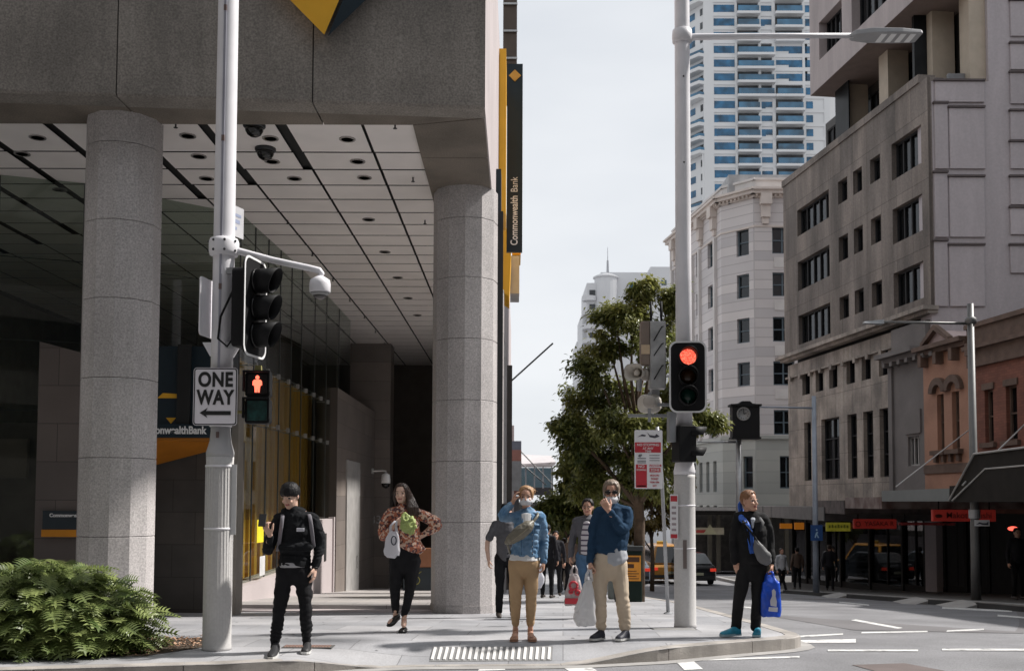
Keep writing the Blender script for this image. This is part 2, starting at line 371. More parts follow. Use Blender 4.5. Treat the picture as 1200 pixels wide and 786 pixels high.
# far footpath
FK = [Vector((9.3, -20)), Vector((9.6, 10)), Vector((9.75, 19.3)), Vector((10.1, 26)), Vector((10.6, 39)), Vector((10.9, 53)), Vector((11.0, 56))]
mb = MB()
pts = []
for a, b in zip(FK, FK[1:]):
    n = max(1, int((b-a).length/1.0))
    for k in range(n): pts.append(a.lerp(b, k/n))
pts.append(FK[-1])
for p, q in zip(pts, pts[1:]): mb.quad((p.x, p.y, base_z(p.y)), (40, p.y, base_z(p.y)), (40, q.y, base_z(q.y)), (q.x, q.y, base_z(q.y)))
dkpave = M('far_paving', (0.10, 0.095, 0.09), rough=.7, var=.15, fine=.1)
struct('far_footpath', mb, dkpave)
kerb_strip('far_kerb', [(p.x, p.y, base_z(p.y)) for p in reversed(pts)], 0.3, 0.004, mat=M('kerb_dark', (0.27, 0.265, 0.26), rough=.8), stone=3)
# dark boxes painting shade onto the far kerb face, pale aprons between
def FKx(Y):
    for p, q in zip(FK, FK[1:]):
        if Y <= q.y: return p.x + (q.x-p.x)*(Y-p.y)/(q.y-p.y)
    return FK[-1].x
def kerb_at(px, off=0.0):
    lo, hi = 12.0, 60.0
    for _ in range(40):
        mid = (lo+hi)/2
        if atY(px, 690, mid).x < FKx(mid)+off: lo = mid
        else: hi = mid
    return lo
for k, (x0, x1) in enumerate([(890, 912), (919, 984), (994, 1074), (1090, 1130), (1146, 1240)]):
    y1, y0 = kerb_at(x0), kerb_at(x1); m2 = MB()
    z0, z1 = base_z(y0)-.126, base_z(y1)-.126
    m2.hexa([(FKx(y0)-.06, y0, z0), (FKx(y0)-.004, y0, z0), (FKx(y1)-.004, y1, z1), (FKx(y1)-.06, y1, z1), (FKx(y0)-.05, y0, z0+.11), (FKx(y0)-.004, y0, z0+.11), (FKx(y1)-.004, y1, z1+.11), (FKx(y1)-.05, y1, z1+.11)])
    o = m2.build('kerb_shade', M('kerb_shade_dark', (0.02, 0.02, 0.02), rough=.8)); o['kind'] = 'structure'
for k, x in enumerate([916, 989, 1082, 1138]):
    y = kerb_at(x); X0 = FKx(y); z = base_z(y)-.126; m2 = MB(); w = .55
    m2.hexa([(X0-.55, y-w, z), (X0-.004, y-w*.8, z), (X0-.004, y+w*.8, z+.0), (X0-.55, y+w, z), (X0-.50, y-w, z+.01), (X0-.004, y-w*.8, z+.125), (X0-.004, y+w*.8, z+.125), (X0-.50, y+w, z+.01)])
    o = m2.build('kerb_apron', M('apron_pale', (.34, .33, .32), rough=.8)); o['kind'] = 'structure'
# pavement beyond the side street
mb = MB(); mb.quad((10.5, 63.5, base_z(63.5)), (60, 63.5, base_z(63.5)), (60, 110, base_z(110)), (4.6, 110, base_z(110))); struct('cross_street_footpath', mb, paver)

# covers, stains and gum on the ground
def disc(name, x, y, r, mat, dz=.005, n=20, sq=1.0, label=None):
    mb = MB(); zf = path_z if x < 3.3 else (lambda a, b: base_z(b)-.13)
    mb.poly([(x+r*cos(2*pi*k/n), y+r*sq*sin(2*pi*k/n), zf(x+r*cos(2*pi*k/n), y+r*sq*sin(2*pi*k/n))+dz) for k in range(n)]); return mb.build(name, mat)
RG = random.Random(31)
gum = M('gum_spot', (.13, .13, .135), rough=.8)
mb = MB()
for k in range(110):
    x, y = RG.uniform(-3.8, 3.1), RG.uniform(10.6, 19); r = RG.uniform(.008, .026); zz = path_z(x, y)+.004
    mb.poly([(x+r*cos(a), y+r*sin(a)*RG.uniform(.7, 1.1), zz) for a in (0, .8, 1.6, 2.5, 3.3, 4.2, 5.2)])
o = mb.build('gum_spots', gum); o['kind'] = 'stuff'; o['label'] = 'small dark chewing gum spots on the pavement'
for (px, py, w, d_) in ((790, 737, .55, .28), (640, 700, .6, .4)):
    g_ = atG(px, py); t_ = thing('access_cover', 'flush rectangular access cover in the paving %s' % ('in front of the right pole' if px == 790 else 'behind the denim jacket woman'), 'access cover', g_)
    mb = MB(); mb.box(-w/2, w/2, -d_/2, d_/2, -.02, .004); mb.build('frame', M('cover_frame', (.12, .12, .12), rough=.6, metal=.5), t_)
    mb = MB(); mb.box(-w/2+.02, w/2-.02, -d_/2+.02, d_/2-.02, -.01, .007); mb.build('lid', M('cover_lid', (.24, .235, .23), rough=.7, var=.2, scale=6), t_)
# ================================================================== BANK BUILDING (left)
SZ = 6.47           # soffit height
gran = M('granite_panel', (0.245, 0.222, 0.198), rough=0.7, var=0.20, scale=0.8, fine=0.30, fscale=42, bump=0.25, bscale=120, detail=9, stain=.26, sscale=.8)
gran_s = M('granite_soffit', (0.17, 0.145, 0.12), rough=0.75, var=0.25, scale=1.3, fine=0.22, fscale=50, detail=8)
gran_c = M('granite_column', (0.445, 0.42, 0.415), rough=0.62, var=0.09, scale=1.2, fine=0.26, fscale=48, bump=0.1, bscale=150, detail=8, stain=.16, sscale=1.2)
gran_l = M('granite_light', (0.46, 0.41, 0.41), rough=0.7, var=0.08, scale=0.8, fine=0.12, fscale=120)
gran_d = jointed('granite_brown', (0.13, 0.108, 0.10), 2.4, 0.56, plane='XZ', offset=0.3, rough=0.45, var=0.1, scale=1.2, fine=0.25, fscale=120, mortar=0.006)
wall_d = jointed('granite_wall_side', (0.19, 0.165, 0.15), 1.6, 0.62, plane='YZ', offset=0.0, rough=0.5, var=0.1, scale=1.2, fine=0.2, fscale=120, mortar=0.006)
black = M('black_gap', (0.012, 0.012, 0.012), rough=0.8)
dark_metal = M('dark_metal', (0.03, 0.032, 0.035), rough=0.4, metal=0.3)
navy = M('navy_panel', (0.010, 0.022, 0.032), rough=0.35, var=0.1)
yellow = M('yellow_panel', (0.80, 0.42, 0.025), rough=0.45, var=0.06, scale=2)
ceil_m = M('ceiling_panel', (0.90, 0.85, 0.82), rough=0.5, var=0.05, scale=1.3, detail=6)
sign_white = M('sign_white', (0.8, 0.8, 0.8), rough=0.45, var=0.02)
steel = M('brushed_steel', (0.5, 0.5, 0.5), rough=0.35, metal=0.8)

bank = thing('bank_building', 'grey granite corner building with faceted columns and panelled entrance ceiling', 'building', (-5, 16, base_z(16)))
def fp(px, py): return atZ(px, py, SZ)
FA = fp(0, 108); FB = fp(137, 113.5); FCn = fp(366, 120); FD = fp(568, 127)
dirF = (FD-FA).normalized(); FL = FA - dirF*3.0
SD = Vector((0.006, 1, 0)).normalized()        # side direction
def facade_y(x): return FA.y + (x-FA.x)*dirF.y/dirF.x
TOPZ = 11.5
for (x0, x1, nm) in ((FL.x, FB.x, 0), (FB.x, FCn.x, 1), (FCn.x, FD.x, 2)):
    g = 0.008; m = MB()
    a0, a1 = x0+g, x1-(g if x1 < FD.x else 0)
    # fascia slab with a small rounded lower lip
    prof = [(0.03, SZ), (0.0, SZ+.03), (0.0, TOPZ), (0.35, TOPZ), (0.35, SZ)]
    m.loft([[(a0, facade_y(a0)+dy, z) for dy, z in prof], [(a1, facade_y(a1)+dy, z) for dy, z in prof]])
    m.build('fascia_panel', gran, bank, world=True)
m = MB(); m.hexa([(FL.x, facade_y(FL.x)+.02, SZ+.02), (FD.x-.02, FD.y+.02, SZ+.02), (FD.x-.02, FD.y+.3, SZ+.02), (FL.x, facade_y(FL.x)+.3, SZ+.02), (FL.x, facade_y(FL.x)+.02, TOPZ-.1), (FD.x-.02, FD.y+.02, TOPZ-.1), (FD.x-.02, FD.y+.3, TOPZ-.1), (FL.x, facade_y(FL.x)+.3, TOPZ-.1)]); m.build('joint_core', black, bank, world=True)
# front soffit, mitre and side soffit
IN = fp(483, 147)           # inner corner of the soffit
def inner_y(x): return IN.y + (x-IN.x)*0.0
xs_ = [FL.x, FB.x, FCn.x]
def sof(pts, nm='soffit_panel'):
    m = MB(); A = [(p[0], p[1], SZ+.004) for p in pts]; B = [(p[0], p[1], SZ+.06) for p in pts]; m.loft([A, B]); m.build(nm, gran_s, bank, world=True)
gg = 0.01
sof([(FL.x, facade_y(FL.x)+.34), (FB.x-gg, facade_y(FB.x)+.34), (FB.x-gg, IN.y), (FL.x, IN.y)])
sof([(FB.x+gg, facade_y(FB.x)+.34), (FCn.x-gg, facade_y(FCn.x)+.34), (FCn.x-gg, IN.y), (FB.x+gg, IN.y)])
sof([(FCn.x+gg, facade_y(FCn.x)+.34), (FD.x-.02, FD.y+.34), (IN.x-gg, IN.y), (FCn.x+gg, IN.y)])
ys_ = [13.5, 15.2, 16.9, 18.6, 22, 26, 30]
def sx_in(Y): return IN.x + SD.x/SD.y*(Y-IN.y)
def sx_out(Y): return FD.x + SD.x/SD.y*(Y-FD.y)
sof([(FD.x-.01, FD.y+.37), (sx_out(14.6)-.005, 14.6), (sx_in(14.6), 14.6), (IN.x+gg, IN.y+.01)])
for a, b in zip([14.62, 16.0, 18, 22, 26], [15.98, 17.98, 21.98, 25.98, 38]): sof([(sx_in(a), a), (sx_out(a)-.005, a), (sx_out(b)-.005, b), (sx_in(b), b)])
# inner beam faces up to the ceiling
CZ = SZ + 0.10
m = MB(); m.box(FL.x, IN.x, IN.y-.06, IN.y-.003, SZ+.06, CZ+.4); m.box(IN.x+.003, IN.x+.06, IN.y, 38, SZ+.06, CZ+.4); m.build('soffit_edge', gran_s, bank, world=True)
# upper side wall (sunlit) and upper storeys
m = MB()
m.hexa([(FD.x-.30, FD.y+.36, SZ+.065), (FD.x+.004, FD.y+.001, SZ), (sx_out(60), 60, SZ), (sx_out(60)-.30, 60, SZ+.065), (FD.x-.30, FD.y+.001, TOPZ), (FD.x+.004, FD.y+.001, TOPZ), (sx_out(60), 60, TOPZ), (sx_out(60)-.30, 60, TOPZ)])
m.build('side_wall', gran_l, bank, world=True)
m = MB(); m.hexa([(sx_out(33)-.3, 33, base_z(33)-.2), (sx_out(33)-.03, 33, base_z(33)-.2), (sx_out(60)-.03, 60, base_z(60)), (sx_out(60)-.3, 60, base_z(60)), (sx_out(33)-.3, 33, SZ-.01), (sx_out(33)-.03, 33, SZ-.01), (sx_out(60)-.03, 60, SZ-.01), (sx_out(60)-.3, 60, SZ-.01)]); m.build('rear_side_wall', gran_l, bank, world=True)
m = MB(); m.box(FL.x, FD.x-.4, FD.y+.5, 60, CZ+.6, TOPZ-.2); m.build('upper_floor', gran, bank, world=True)
# ground level side wall beyond the second column
xs0 = atY(583.5, 600, 17.6).x
m = MB(); m.box(xs0-.05, xs0+.075, 17.3, 17.42, base_z(17.4)-.1, SZ); m.build('steel_fin', dark_metal, bank, world=True)
# columns
def column(cx, cy, r, zb, zt, joints, rot):
    n = 12; m = MB(); zz = [zb] + joints + [zt]; R = r/cos(pi/n)
    for a, b in zip(zz, zz[1:]): m.lathe((cx, cy, 0), [(R-.006, a+.003), (R, a+.009), (R, b-.009), (R-.006, b-.003)], n, ang=rot)
    c = m.build('column', gran_c, bank, world=True)
    m = MB(); m.lathe((cx, cy, 0), [(R-.02, zb-.1), (R-.02, zt)], n, ang=rot); m.build('joint_core', black, c, world=True)
    m = MB(); m.lathe((cx, cy, 0), [(R+.012, zb-.15), (R+.012, zb+.14)], n, ang=rot); m.build('column_base', gran_c, c, world=True)
c1 = atY(141, 400, 13.3)
jz = [atY(141, y, 12.87).z for y in (629, 536, 442, 349, 257, 166)]
column(c1.x, 13.3, 0.465, base_z(13.3), SZ+.02, jz, radians(11))
c2 = atY(545, 400, 16.35)
jz = [atY(545, y, 15.85).z for y in (650, 612, 540, 468, 396, 324, 254)][1:]
column(c2.x, 16.35, 0.50, base_z(16.3), SZ+.02, jz, radians(2))
column(c2.x+.04, 24.3, 0.50, base_z(24.3)-.1, SZ+.02, [base_z(24)+1.04*k for k in range(1, 8)], radians(2))
column(c2.x+.08, 32.0, 0.50, base_z(32)-.1, SZ+.02, [base_z(32)+1.04*k for k in range(1, 8)], radians(2))
# ceiling panels with dark gaps, slots along the diagonal
lx = [-0.98-1.045*k for k in range(0, 12)]; ty = [14.67+0.775*k for k in range(31)]
m = MB(); CX = lambda x, Y: x + (Y-15)*0.006
gp = 0.022
for k in range(len(lx)-1):
    x1, x0 = lx[k], lx[k+1]
    for j in range(-1, len(ty)-1):
        y0 = ty[j] if j >= 0 else IN.y; y1 = ty[j+1]
        # staircase: the nearer-left region has wide panels, slots only
        big = (j < k-2)
        a0 = x0 + (gp if not big else 0.0); a1 = x1 - (gp if not big else 0.0)
        slot = big or (j == k-2)
        if slot and k >= 2: a1 = x1 - 0.0; a0 = x0 + 0.001
        if (k >= 2 and j <= k-2): a0 = x0 + .001; a1 = x1 - .14 if j <= k-2 else a1
        g = .030
        m.box(CX(a0, y0), CX(a1, y0), y0+g, y1-g, CZ, CZ+.006)
m.build('ceiling', ceil_m, bank, world=True)
m = MB(); m.box(-13.2, -0.9, IN.y-.02, 38.6, CZ+.06, CZ+.1); m.build('ceiling_void', black, bank, world=True)
rimm = M('light_rim', (0.35, 0.33, 0.32), rough=.4, metal=.3)
for px, py in [(44, 161), (220, 159), (233, 183), (407, 163), (419, 189), (345, 209), (427, 208), (317, 162), (319, 189), (26, 180), (242, 209), (432, 257), (451, 295), (466, 325), (478, 349), (489, 369), (70, 222)]:
    p = atZ(px, py, CZ); m = MB(); m.lathe(p, [(0.115, -.012), (0.115, .004), (0.085, .004), (0.085, -.012)], 20); l = m.build('downlight', rimm, bank, world=True)
    m = MB(); m.lathe(p, [(0.085, -.004), (0.05, -.001)], 16); m.build('lens', M('dark_lens', (0.03, 0.03, 0.03), rough=.3), l, world=True)
for px, py in [(206, 144), (463, 145), (337, 258), (498, 258), (366, 296), (390, 326), (410, 350), (427, 370), (440, 387), (451, 401), (484, 208)]:
    p = atZ(px, py, CZ); m = MB(); m.lathe(p, [(0.012, 0), (0.012, -.06), (0.03, -.065), (0.03, -.07), (0.012, -.075)], 8); m.build('sprinkler', dark_metal, bank, world=True)
for px, py in [(298, 146), (311, 174)]:
    d = atZ(px, py, CZ); dc = thing('dome_camera', 'black dome camera under the entrance ceiling, %s' % ('the nearer to the soffit edge' if py < 160 else 'just below the first dome'), 'security camera', d, group='dome cameras under the ceiling')
    m = MB(); m.smooth = True; m.lathe((0, 0, 0), [(0.15, 0), (0.15, -.03), (0.13, -.05)], 24); m.build('base_ring', dark_metal, dc)
    m = MB(); m.smooth = True; m.lathe((0, 0, 0), [(0.125, -.04), (0.12, -.09), (0.09, -.14), (0.05, -.165), (0.01, -.17)], 24); m.build('dome', M('dome_black', (0.01, 0.01, 0.01), rough=.1), dc)
# platform with step
m = MB(); py_ = [16.5, 17.2, 18, 19, 20, 22, 25, 30, 38.5]
prev = None
for Y in py_:
    z = base_z(Y)+0.10
    if prev: m.hexa([(-11, prev[0], prev[1]-.3), (sx_in(Y)+.55, prev[0], prev[1]-.3), (sx_in(Y)+.55, Y, z-.3), (-11, Y, z-.3), (-11, prev[0], prev[1]), (sx_in(Y)+.55, prev[0], prev[1]), (sx_in(Y)+.55, Y, z), (-11, Y, z)])
    prev = (Y, z)
m.build('entrance_platform', jointed('platform_stone', (0.40, 0.38, 0.37), 1.2, 0.8, rough=.6, var=.08, fine=.1, mortar=.006), bank, world=True)
m = MB(); m.box(-11, sx_in(17)+.1, 16.16, 16.5, base_z(16.3)-.1, base_z(16.3)+.03); m.build('step', gran_l, bank, world=True)
# glass wall: three runs
GL = [Vector((-9.5, 14.6, 0)), atZ(0, 205, CZ), atZ(100, 215, CZ), atZ(283, 251, CZ), Vector((-4.60, 22.2, 0)), Vector((-4.57, 25, 0)), Vector((-4.55, 28.5, 0))]
gmat = glass_mat('shopfront_glass', tint=(0.8, 0.84, 0.8), trans=0.96, rough=0.01, ior=1.35)
for k, (a, b) in enumerate(zip(GL, GL[1:])):
    zb = base_z((a.y+b.y)/2)+(.08 if k < 3 else .5)
    if k == 4: zb = 1.0
    n = (b-a).normalized(); pn = Vector((-n.y, n.x, 0))*.008
    m = MB(); m.hexa([Vector((a.x, a.y, zb))+n*.004-pn, Vector((b.x, b.y, zb))-n*.004-pn, Vector((b.x, b.y, zb))-n*.004+pn, Vector((a.x, a.y, zb))+n*.004+pn, Vector((a.x, a.y, CZ))+n*.004-pn, Vector((b.x, b.y, CZ))-n*.004-pn, Vector((b.x, b.y, CZ))-n*.004+pn, Vector((a.x, a.y, CZ))+n*.004+pn])
    m.build('glass_wall', gmat, bank, world=True)
    # butt joints and fins
    m = MB(); nn = max(1, int((b-a).length/1.35))
    for j in range(nn):
        q = a.lerp(b, j/nn); m.box(q.x-.012, q.x+.012, q.y-.012, q.y+.012, zb, CZ-.01)
    for zz in (2.9, 4.0, 5.3): m.tube([Vector((a.x, a.y, zz))+pn*1.5, Vector((b.x, b.y, zz))+pn*1.5], .008, 4)
    m.build('glazing_joint', M('silicone', (0.06, 0.065, 0.065), rough=.4), bank, world=True)
for row, zz in ((0, 2.95), (1, 3.95)):
    for j in range(11):
        Y = 18.4+0.85*j; x = -4.68+.012*(Y-17.8)
        m = MB(); m.box(x+.02, x+.07, Y-.05, Y+.05, zz-.045, zz+.045); m.cyl((x+.02, Y, zz), (x-.25, Y, zz), .012, n=6); m.build('glass_fitting', steel, bank, world=True)
# plinth under the glass, panel and wall further back
m = MB()
a, b = GL[3], Vector((-4.60, 22.2, 0))
m.hexa([(a.x-.3, a.y+.05, -.6), (a.x+.16, a.y-.12, -.6), (b.x+.16, b.y, -.9), (b.x-.3, b.y, -.9), (a.x-.3, a.y+.05, .02), (a.x+.16, a.y-.12, .02), (b.x+.16, b.y, .13), (b.x-.3, b.y, .13)])
m.build('plinth', gran_l, bank, world=True)
m = MB(); m.box(-4.85, -4.40, 22.25, 25.3, base_z(25)-.1, 1.08); m.box(-4.5, -4.36, 22.3, 22.42, base_z(22), 1.12); m.box(-4.5, -4.36, 25.2, 25.34, base_z(25), 1.12); lp = m.build('low_wall_panel', gran_l, bank, world=True)
m = MB(); m.box(-4.4, -4.385, 24.1, 24.35, .1, .75); m.build('slot', black, lp, world=True)
m = MB(); m.box(-4.9, -4.38, 25.6, 32.6, base_z(33)-.2, 4.35); wl_ = m.build('inner_wall', wall_d, bank, world=True)
m = MB(); m.box(-5.2, -3.9, 32.7, 33.6, base_z(34)-.2, CZ); m.build('inner_pier', wall_d, bank, world=True)
d0 = atX(405, 600, -4.375); d1 = atX(420, 600, -4.375)
m = MB(); m.box(-4.38, -4.34, d0.y, d1.y, base_z(28), 1.5-(588-585)/1200*0+1.55-0.45); dr = m.build('door', M('door_grey', (0.36, 0.35, 0.34), rough=.5), bank, world=True)
m = MB(); m.box(-4.335, -4.30, d1.y-.5, d1.y-.44, .0-.35, .35-.35); m.build('handle', steel, dr, world=True)
# back of the hall
m = MB(); m.box(-13.2, 0, 38.2, 38.5, base_z(38)-.3, CZ+.05); m.build('back_wall', M('back_wall', (0.10, 0.085, 0.075), rough=.7), bank, world=True)
m = MB(); m.box(sx_in(31)-.05, sx_in(31)+.9, 32.7, 38.1, base_z(38)-.3, SZ); m.build('inner_side_wall', M('inner_side_wall', (0.06, 0.055, 0.05), rough=.7), bank, world=True)
m = MB(); m.box(-13, -12.8, 14, 38.4, -2, CZ+.2); m.build('room_wall', M('room_wall', (0.3, 0.28, 0.26), rough=.8), bank, world=True)
m = MB(); m.box(-12.8, -4.95, 14.5, 38, base_z(38), base_z(38)+.02); m.build('room_floor', M('room_floor', (0.25, 0.23, 0.21), rough=.5), bank, world=True)
m = MB(); m.box(-12.8, -7.2, 18.5, 18.8, base_z(20)-.5, 2.9); m.box(-9, -5.0, 29, 29.3, base_z(30), CZ); q_ = m.build('room_partition', M('room_partition', (0.10, 0.085, 0.075), rough=.8), bank, world=True)
m = MB()
for j in range(4): m.box(-12.2+1.35*j, -11.9+1.35*j+.5, 18.35, 18.45, 1.9, 2.6)
m.build('room_shelf', M('room_shelf', (0.14, 0.11, 0.09), rough=.6), bank, world=True)
# gold curtain behind the glass (slatted), dark screens
m = MB()
for j in range(34):
    Y = 18.4+.235*j; x = -5.25 + (0.05 if j % 2 else 0)
    m.hexa([(x, Y, -.2), (x+.06, Y+.02, -.2), (x+.06, Y+.2, -.2), (x, Y+.22, -.2), (x, Y, 4.2), (x+.06, Y+.02, 4.2), (x+.06, Y+.2, 4.2), (x, Y+.22, 4.2)])
m.build('gold_curtain', M('gold_curtain', (0.80, 0.42, 0.07), rough=.5, var=.25, scale=1.2, stretch=(1, 3, .15)), bank, world=True)
m = MB(); m.box(-5.2, -5.1, 26.2, 31, .9, 4.3); m.build('dark_screen', M('dark_screen', (0.02, 0.025, 0.025), rough=.5), bank, world=True)
def poster(Yc, z, w, h, mat, lab):
    m = MB(); m.box(-4.655, -4.650, Yc-w/2, Yc+w/2, z-h/2, z+h/2); tag(m.build('poster', mat), lab, 'poster')
poster(19.0, .95, .5, .42, M('poster_yellow', (0.75, 0.62, 0.02), rough=.6), 'yellow notice stuck inside the bank glass beside the hooded man')
poster(19.2, .30, .4, .36, M('poster_white', (0.6, 0.6, 0.6), rough=.6), 'white notice on the bank glass below the yellow notice')
# --- cash machine niche (front left)
KY = 15.0
niche = thing('cash_machine_niche', 'brown granite niche with black and orange bank canopy beside the left column', 'cash machine', (atY(120, 700, KY).x, KY, base_z(KY)))
xa, xb, xc, xd = atY(41, 600, KY).x, atY(108, 600, KY).x, atY(263, 600, KY).x, atY(281, 600, KY).x
zt0 = atY(41, 400, KY).z; zt1 = atY(97, 420, KY).z
m = MB(); m.hexa([(xa, KY, -.6), (xb+.3, KY, -.6), (xb+.3, KY+.5, -.6), (xa, KY+.5, -.6), (xa, KY, zt0), (xb+.3, KY, zt1-.05), (xb+.3, KY+.5, zt1-.05), (xa, KY+.5, zt0)]); m.build('pier', gran_d, niche, world=True)
zc0, zc1, zc2 = atY(210, 541, KY).z, atY(210, 513, KY).z, atY(210, 497, KY).z
ztop = atY(210, 405, KY).z
m = MB(); m.hexa([(xc, KY+.3, -.6), (xd-.12, KY+.3, -.6), (xd-.12, KY+.6, -.6), (xc, KY+.6, -.6), (xc, KY+.3, 3.4), (xd-.12, KY+.3, 3.4), (xd-.12, KY+.6, 3.4), (xc, KY+.6, 3.4)]); m.build('end_wall', M('pale_end', (0.22, 0.2, 0.175), rough=.5, fine=.15), niche, world=True)
m = MB(); m.box(xb+.31, xc-.005, KY+.9, KY+1.1, -.6, zc1); m.build('recess_wall', jointed('recess_tile', (0.07, 0.062, 0.056), 0.7, 0.5, plane='XZ', rough=.4, mortar=.006), niche, world=True)
m = MB(); m.hexa([(xb+.31, KY-.04, zc1-.02), (xc-.01, KY-.04, zc1-.02), (xc-.01, KY+.85, zc1-.02), (xb+.31, KY+.85, zc0-.10), (xb+.31, KY-.04, zc1-.001), (xc-.01, KY-.04, zc1-.001), (xc-.01, KY+.85, zc1-.001), (xb+.31, KY+.85, zc1-.001)])
m.build('canopy_soffit', M('canopy_orange', (0.45, 0.16, 0.015), rough=.4), niche, world=True)
m = MB(); m.box(xb+.3, xc-.004, KY-.06, KY+.88, zc1, zc2); m.build('canopy_band', navy, niche, world=True)
text('CommonwealthBank', 0.155, sign_white, niche, (atY(243, 505, KY).x-niche.location.x, -.07, atY(196, 504.5, KY).z-niche.location.z), bold=.005, sx=.84, align='RIGHT')
m = MB(); m.box(xb+.3, xc-.06, KY+.05, KY+.85, zc2+.002, ztop); m.build('black_cabinet', navy, niche, world=True)
xg0, xg1 = atY(208, 450, KY).x, atY(223, 450, KY).x
m = MB(); m.box(xg0, xg1, KY-.02, KY+.04, zc2+.004, ztop+.02); m.build('cabinet_post', black, niche, world=True)
X_ = lambda px: atY(px, 450, KY).x; Z_ = lambda py: atY(200, py, KY).z
m = MB(); m.poly([(X_(183), KY+.045, Z_(466)), (X_(207), KY+.045, Z_(466)), (X_(207), KY+.045, Z_(461)), (X_(190), KY+.045, Z_(460))]); m.poly([(X_(194), KY+.045, Z_(489)), (X_(206), KY+.045, Z_(489)), (X_(200), KY+.045, Z_(496))]); m.build('chevron', yellow, niche, world=True)
# wall sign
sx0, sx1 = atY(52, 610, KY).x, atY(118, 610, KY).x; s0, s1, s2 = atY(70, 598, KY).z, atY(70, 620, KY).z, atY(70, 628.5, KY).z
wsn = thing('wall_sign', 'small black name sign with orange strip on the brown granite pier', 'sign', (sx0, KY, s2))
m = MB(); m.box(sx0, sx1, KY-.06, KY-.002, s1, s0); m.build('panel', navy, wsn, world=True)
m = MB(); m.box(sx0-.01, sx1, KY-.07, KY-.002, s2, s1-.002); m.build('strip', M('orange_strip', (0.65, 0.25, 0.01), rough=.5), wsn, world=True)
text('CommonwealthBank', 0.072, sign_white, wsn, (.10, -.063, atY(70, 603.5, KY).z-s2), align='LEFT', bold=.0025)
# white sign on the inner wall, house number, wall camera
p0 = atX(407, 548, -4.37); p1 = atX(421, 580, -4.37)
ws = thing('door_sign', 'white information sign above the grey side door inside the entrance', 'sign', (-4.37, p0.y, 2))
m = MB(); m.box(-4.378, -4.35, p0.y, p1.y, atX(414, 580, -4.37).z, atX(414, 548, -4.37).z); m.build('plate', sign_white, ws, world=True)
m = MB(); zc = atX(414, 564, -4.37).z; m.box(-4.349, -4.346, p0.y+.25, p0.y+.42, zc-.4, zc+.4)
for q in range(5): m.box(-4.349, -4.346, p0.y+.55, p1.y-.15, zc-.28+.1*q, zc-.23+.1*q)
m.build('print', M('print_black', (0.04, 0.05, 0.07), rough=.6), ws, world=True)
hn = thing('house_number', 'pale street number 133 on the dark entrance wall', 'number', atY(437, 609, 32.69))
text('133', 0.36, M('number_grey', (0.4, 0.4, 0.4), rough=.4), hn, (0, 0, 0), ext=.01, bold=.004)
wc = thing('wall_camera', 'white wall camera on a short arm beside the black haired woman', 'security camera', atY(452, 566, 30.5))
m = MB(); m.smooth = True; m.lathe((0, 0, 0), [(0.04, .30), (0.12, .26), (0.14, .1), (0.14, 0)], 16); m.build('housing', sign_white, wc)
m = MB(); m.smooth = True; m.lathe((0, 0, 0), [(0.13, 0), (0.11, -.09), (0.05, -.14), (.01, -.15)], 16); m.build('dome', M('dome_black'), wc)
m = MB(); m.tube([(0, 0, .3), (0, 0, .36), (-.1, 0, .38), (-.38, 0, .36)], .03, 8); m.box(-.42, -.36, -.06, .06, .28, .44); m.build('arm', steel, wc)
# A-frame board seen beside column
ab = thing('notice_board', 'black board with yellow emblem under a brown shelf in the entrance', 'board', atG(500, 696)+Vector((-.1, 0, .1)))
m = MB(); m.box(-.55, .22, 0, .05, 0, .62); m.build('panel', navy, ab)
m = MB(); m.box(-.58, .24, -.02, .35, .64, 1.15); m.build('shelf', M('shelf_brown', (0.28, 0.12, 0.06), rough=.5), ab)
m = MB(); m.smooth = True; m.tube([(-.2+.11*cos(a*pi/10), -.012, .28+.11*sin(a*pi/10)) for a in range(21)], .012, 6); m.tube([(-.42, -.012, .4), (-.3, -.012, .47), (-.15, -.012, .45), (-.05, -.012, .52)], .012, 6); m.build('emblem', M('emblem_yellow', (0.35, 0.33, 0.08), rough=.5), ab)
# --- diamond emblem on the fascia
def fx(px, py, off=0.0):
    nrm = Vector((dirF.y, -dirF.x, 0)); return atP(px, py, FA + nrm*off, nrm)
dm = thing('diamond_emblem', 'large yellow and navy diamond emblem mounted on the granite fascia at the top', 'sign', fx(382, 10, .02))
def fpoly(mb, pxs, o0, o1): mb.loft([[fx(x, y, o0) for x, y in pxs], [fx(x, y, o1) for x, y in pxs]])
m = MB(); fpoly(m, [(380, 41), (312, -28), (385, -100), (424, -62)], .02, .17); m.build('yellow_panel', yellow, dm, world=True)
m = MB(); fpoly(m, [(384, 43), (458, -28), (427, -60)], .02, .17); m.build('navy_panel', navy, dm, world=True)
# --- signs on the side wall
def sy(px, Y): return atY(px, 300, Y).x
BY = 23.0
bl = thing('blade_sign', 'tall navy blade sign with gold diamond and vertical white lettering on the side wall', 'sign', (sy(594, BY), BY, atY(600, 295, BY).z))
z0, z1 = atY(603, 295, BY).z, atY(603, 75, BY).z; xa_, xb_ = sy(594, BY)-.01, sy(612, BY)
m = MB(); m.box(xa_, xb_, BY, BY+.12, z0, z1); m.build('panel', navy, bl, world=True)
cxm, czm = (xa_+xb_)/2, atY(602, 89, BY).z; w = .14
m = MB(); m.prism([(cxm, czm+w), (cxm-w, czm), (cxm, czm-w), (cxm+w, czm)], BY-.02, BY-.002); m.build('diamond', M('gold_small', (0.6, 0.33, 0.06), rough=.4), bl, world=True)
inv = bl.location
text('Commonwealth', 0.225, sign_white, bl, (cxm-inv.x, -.004, atY(603, 287.5, BY).z-inv.z), rot=(pi/2, -pi/2, 0), align='LEFT', bold=.004, sx=.78)
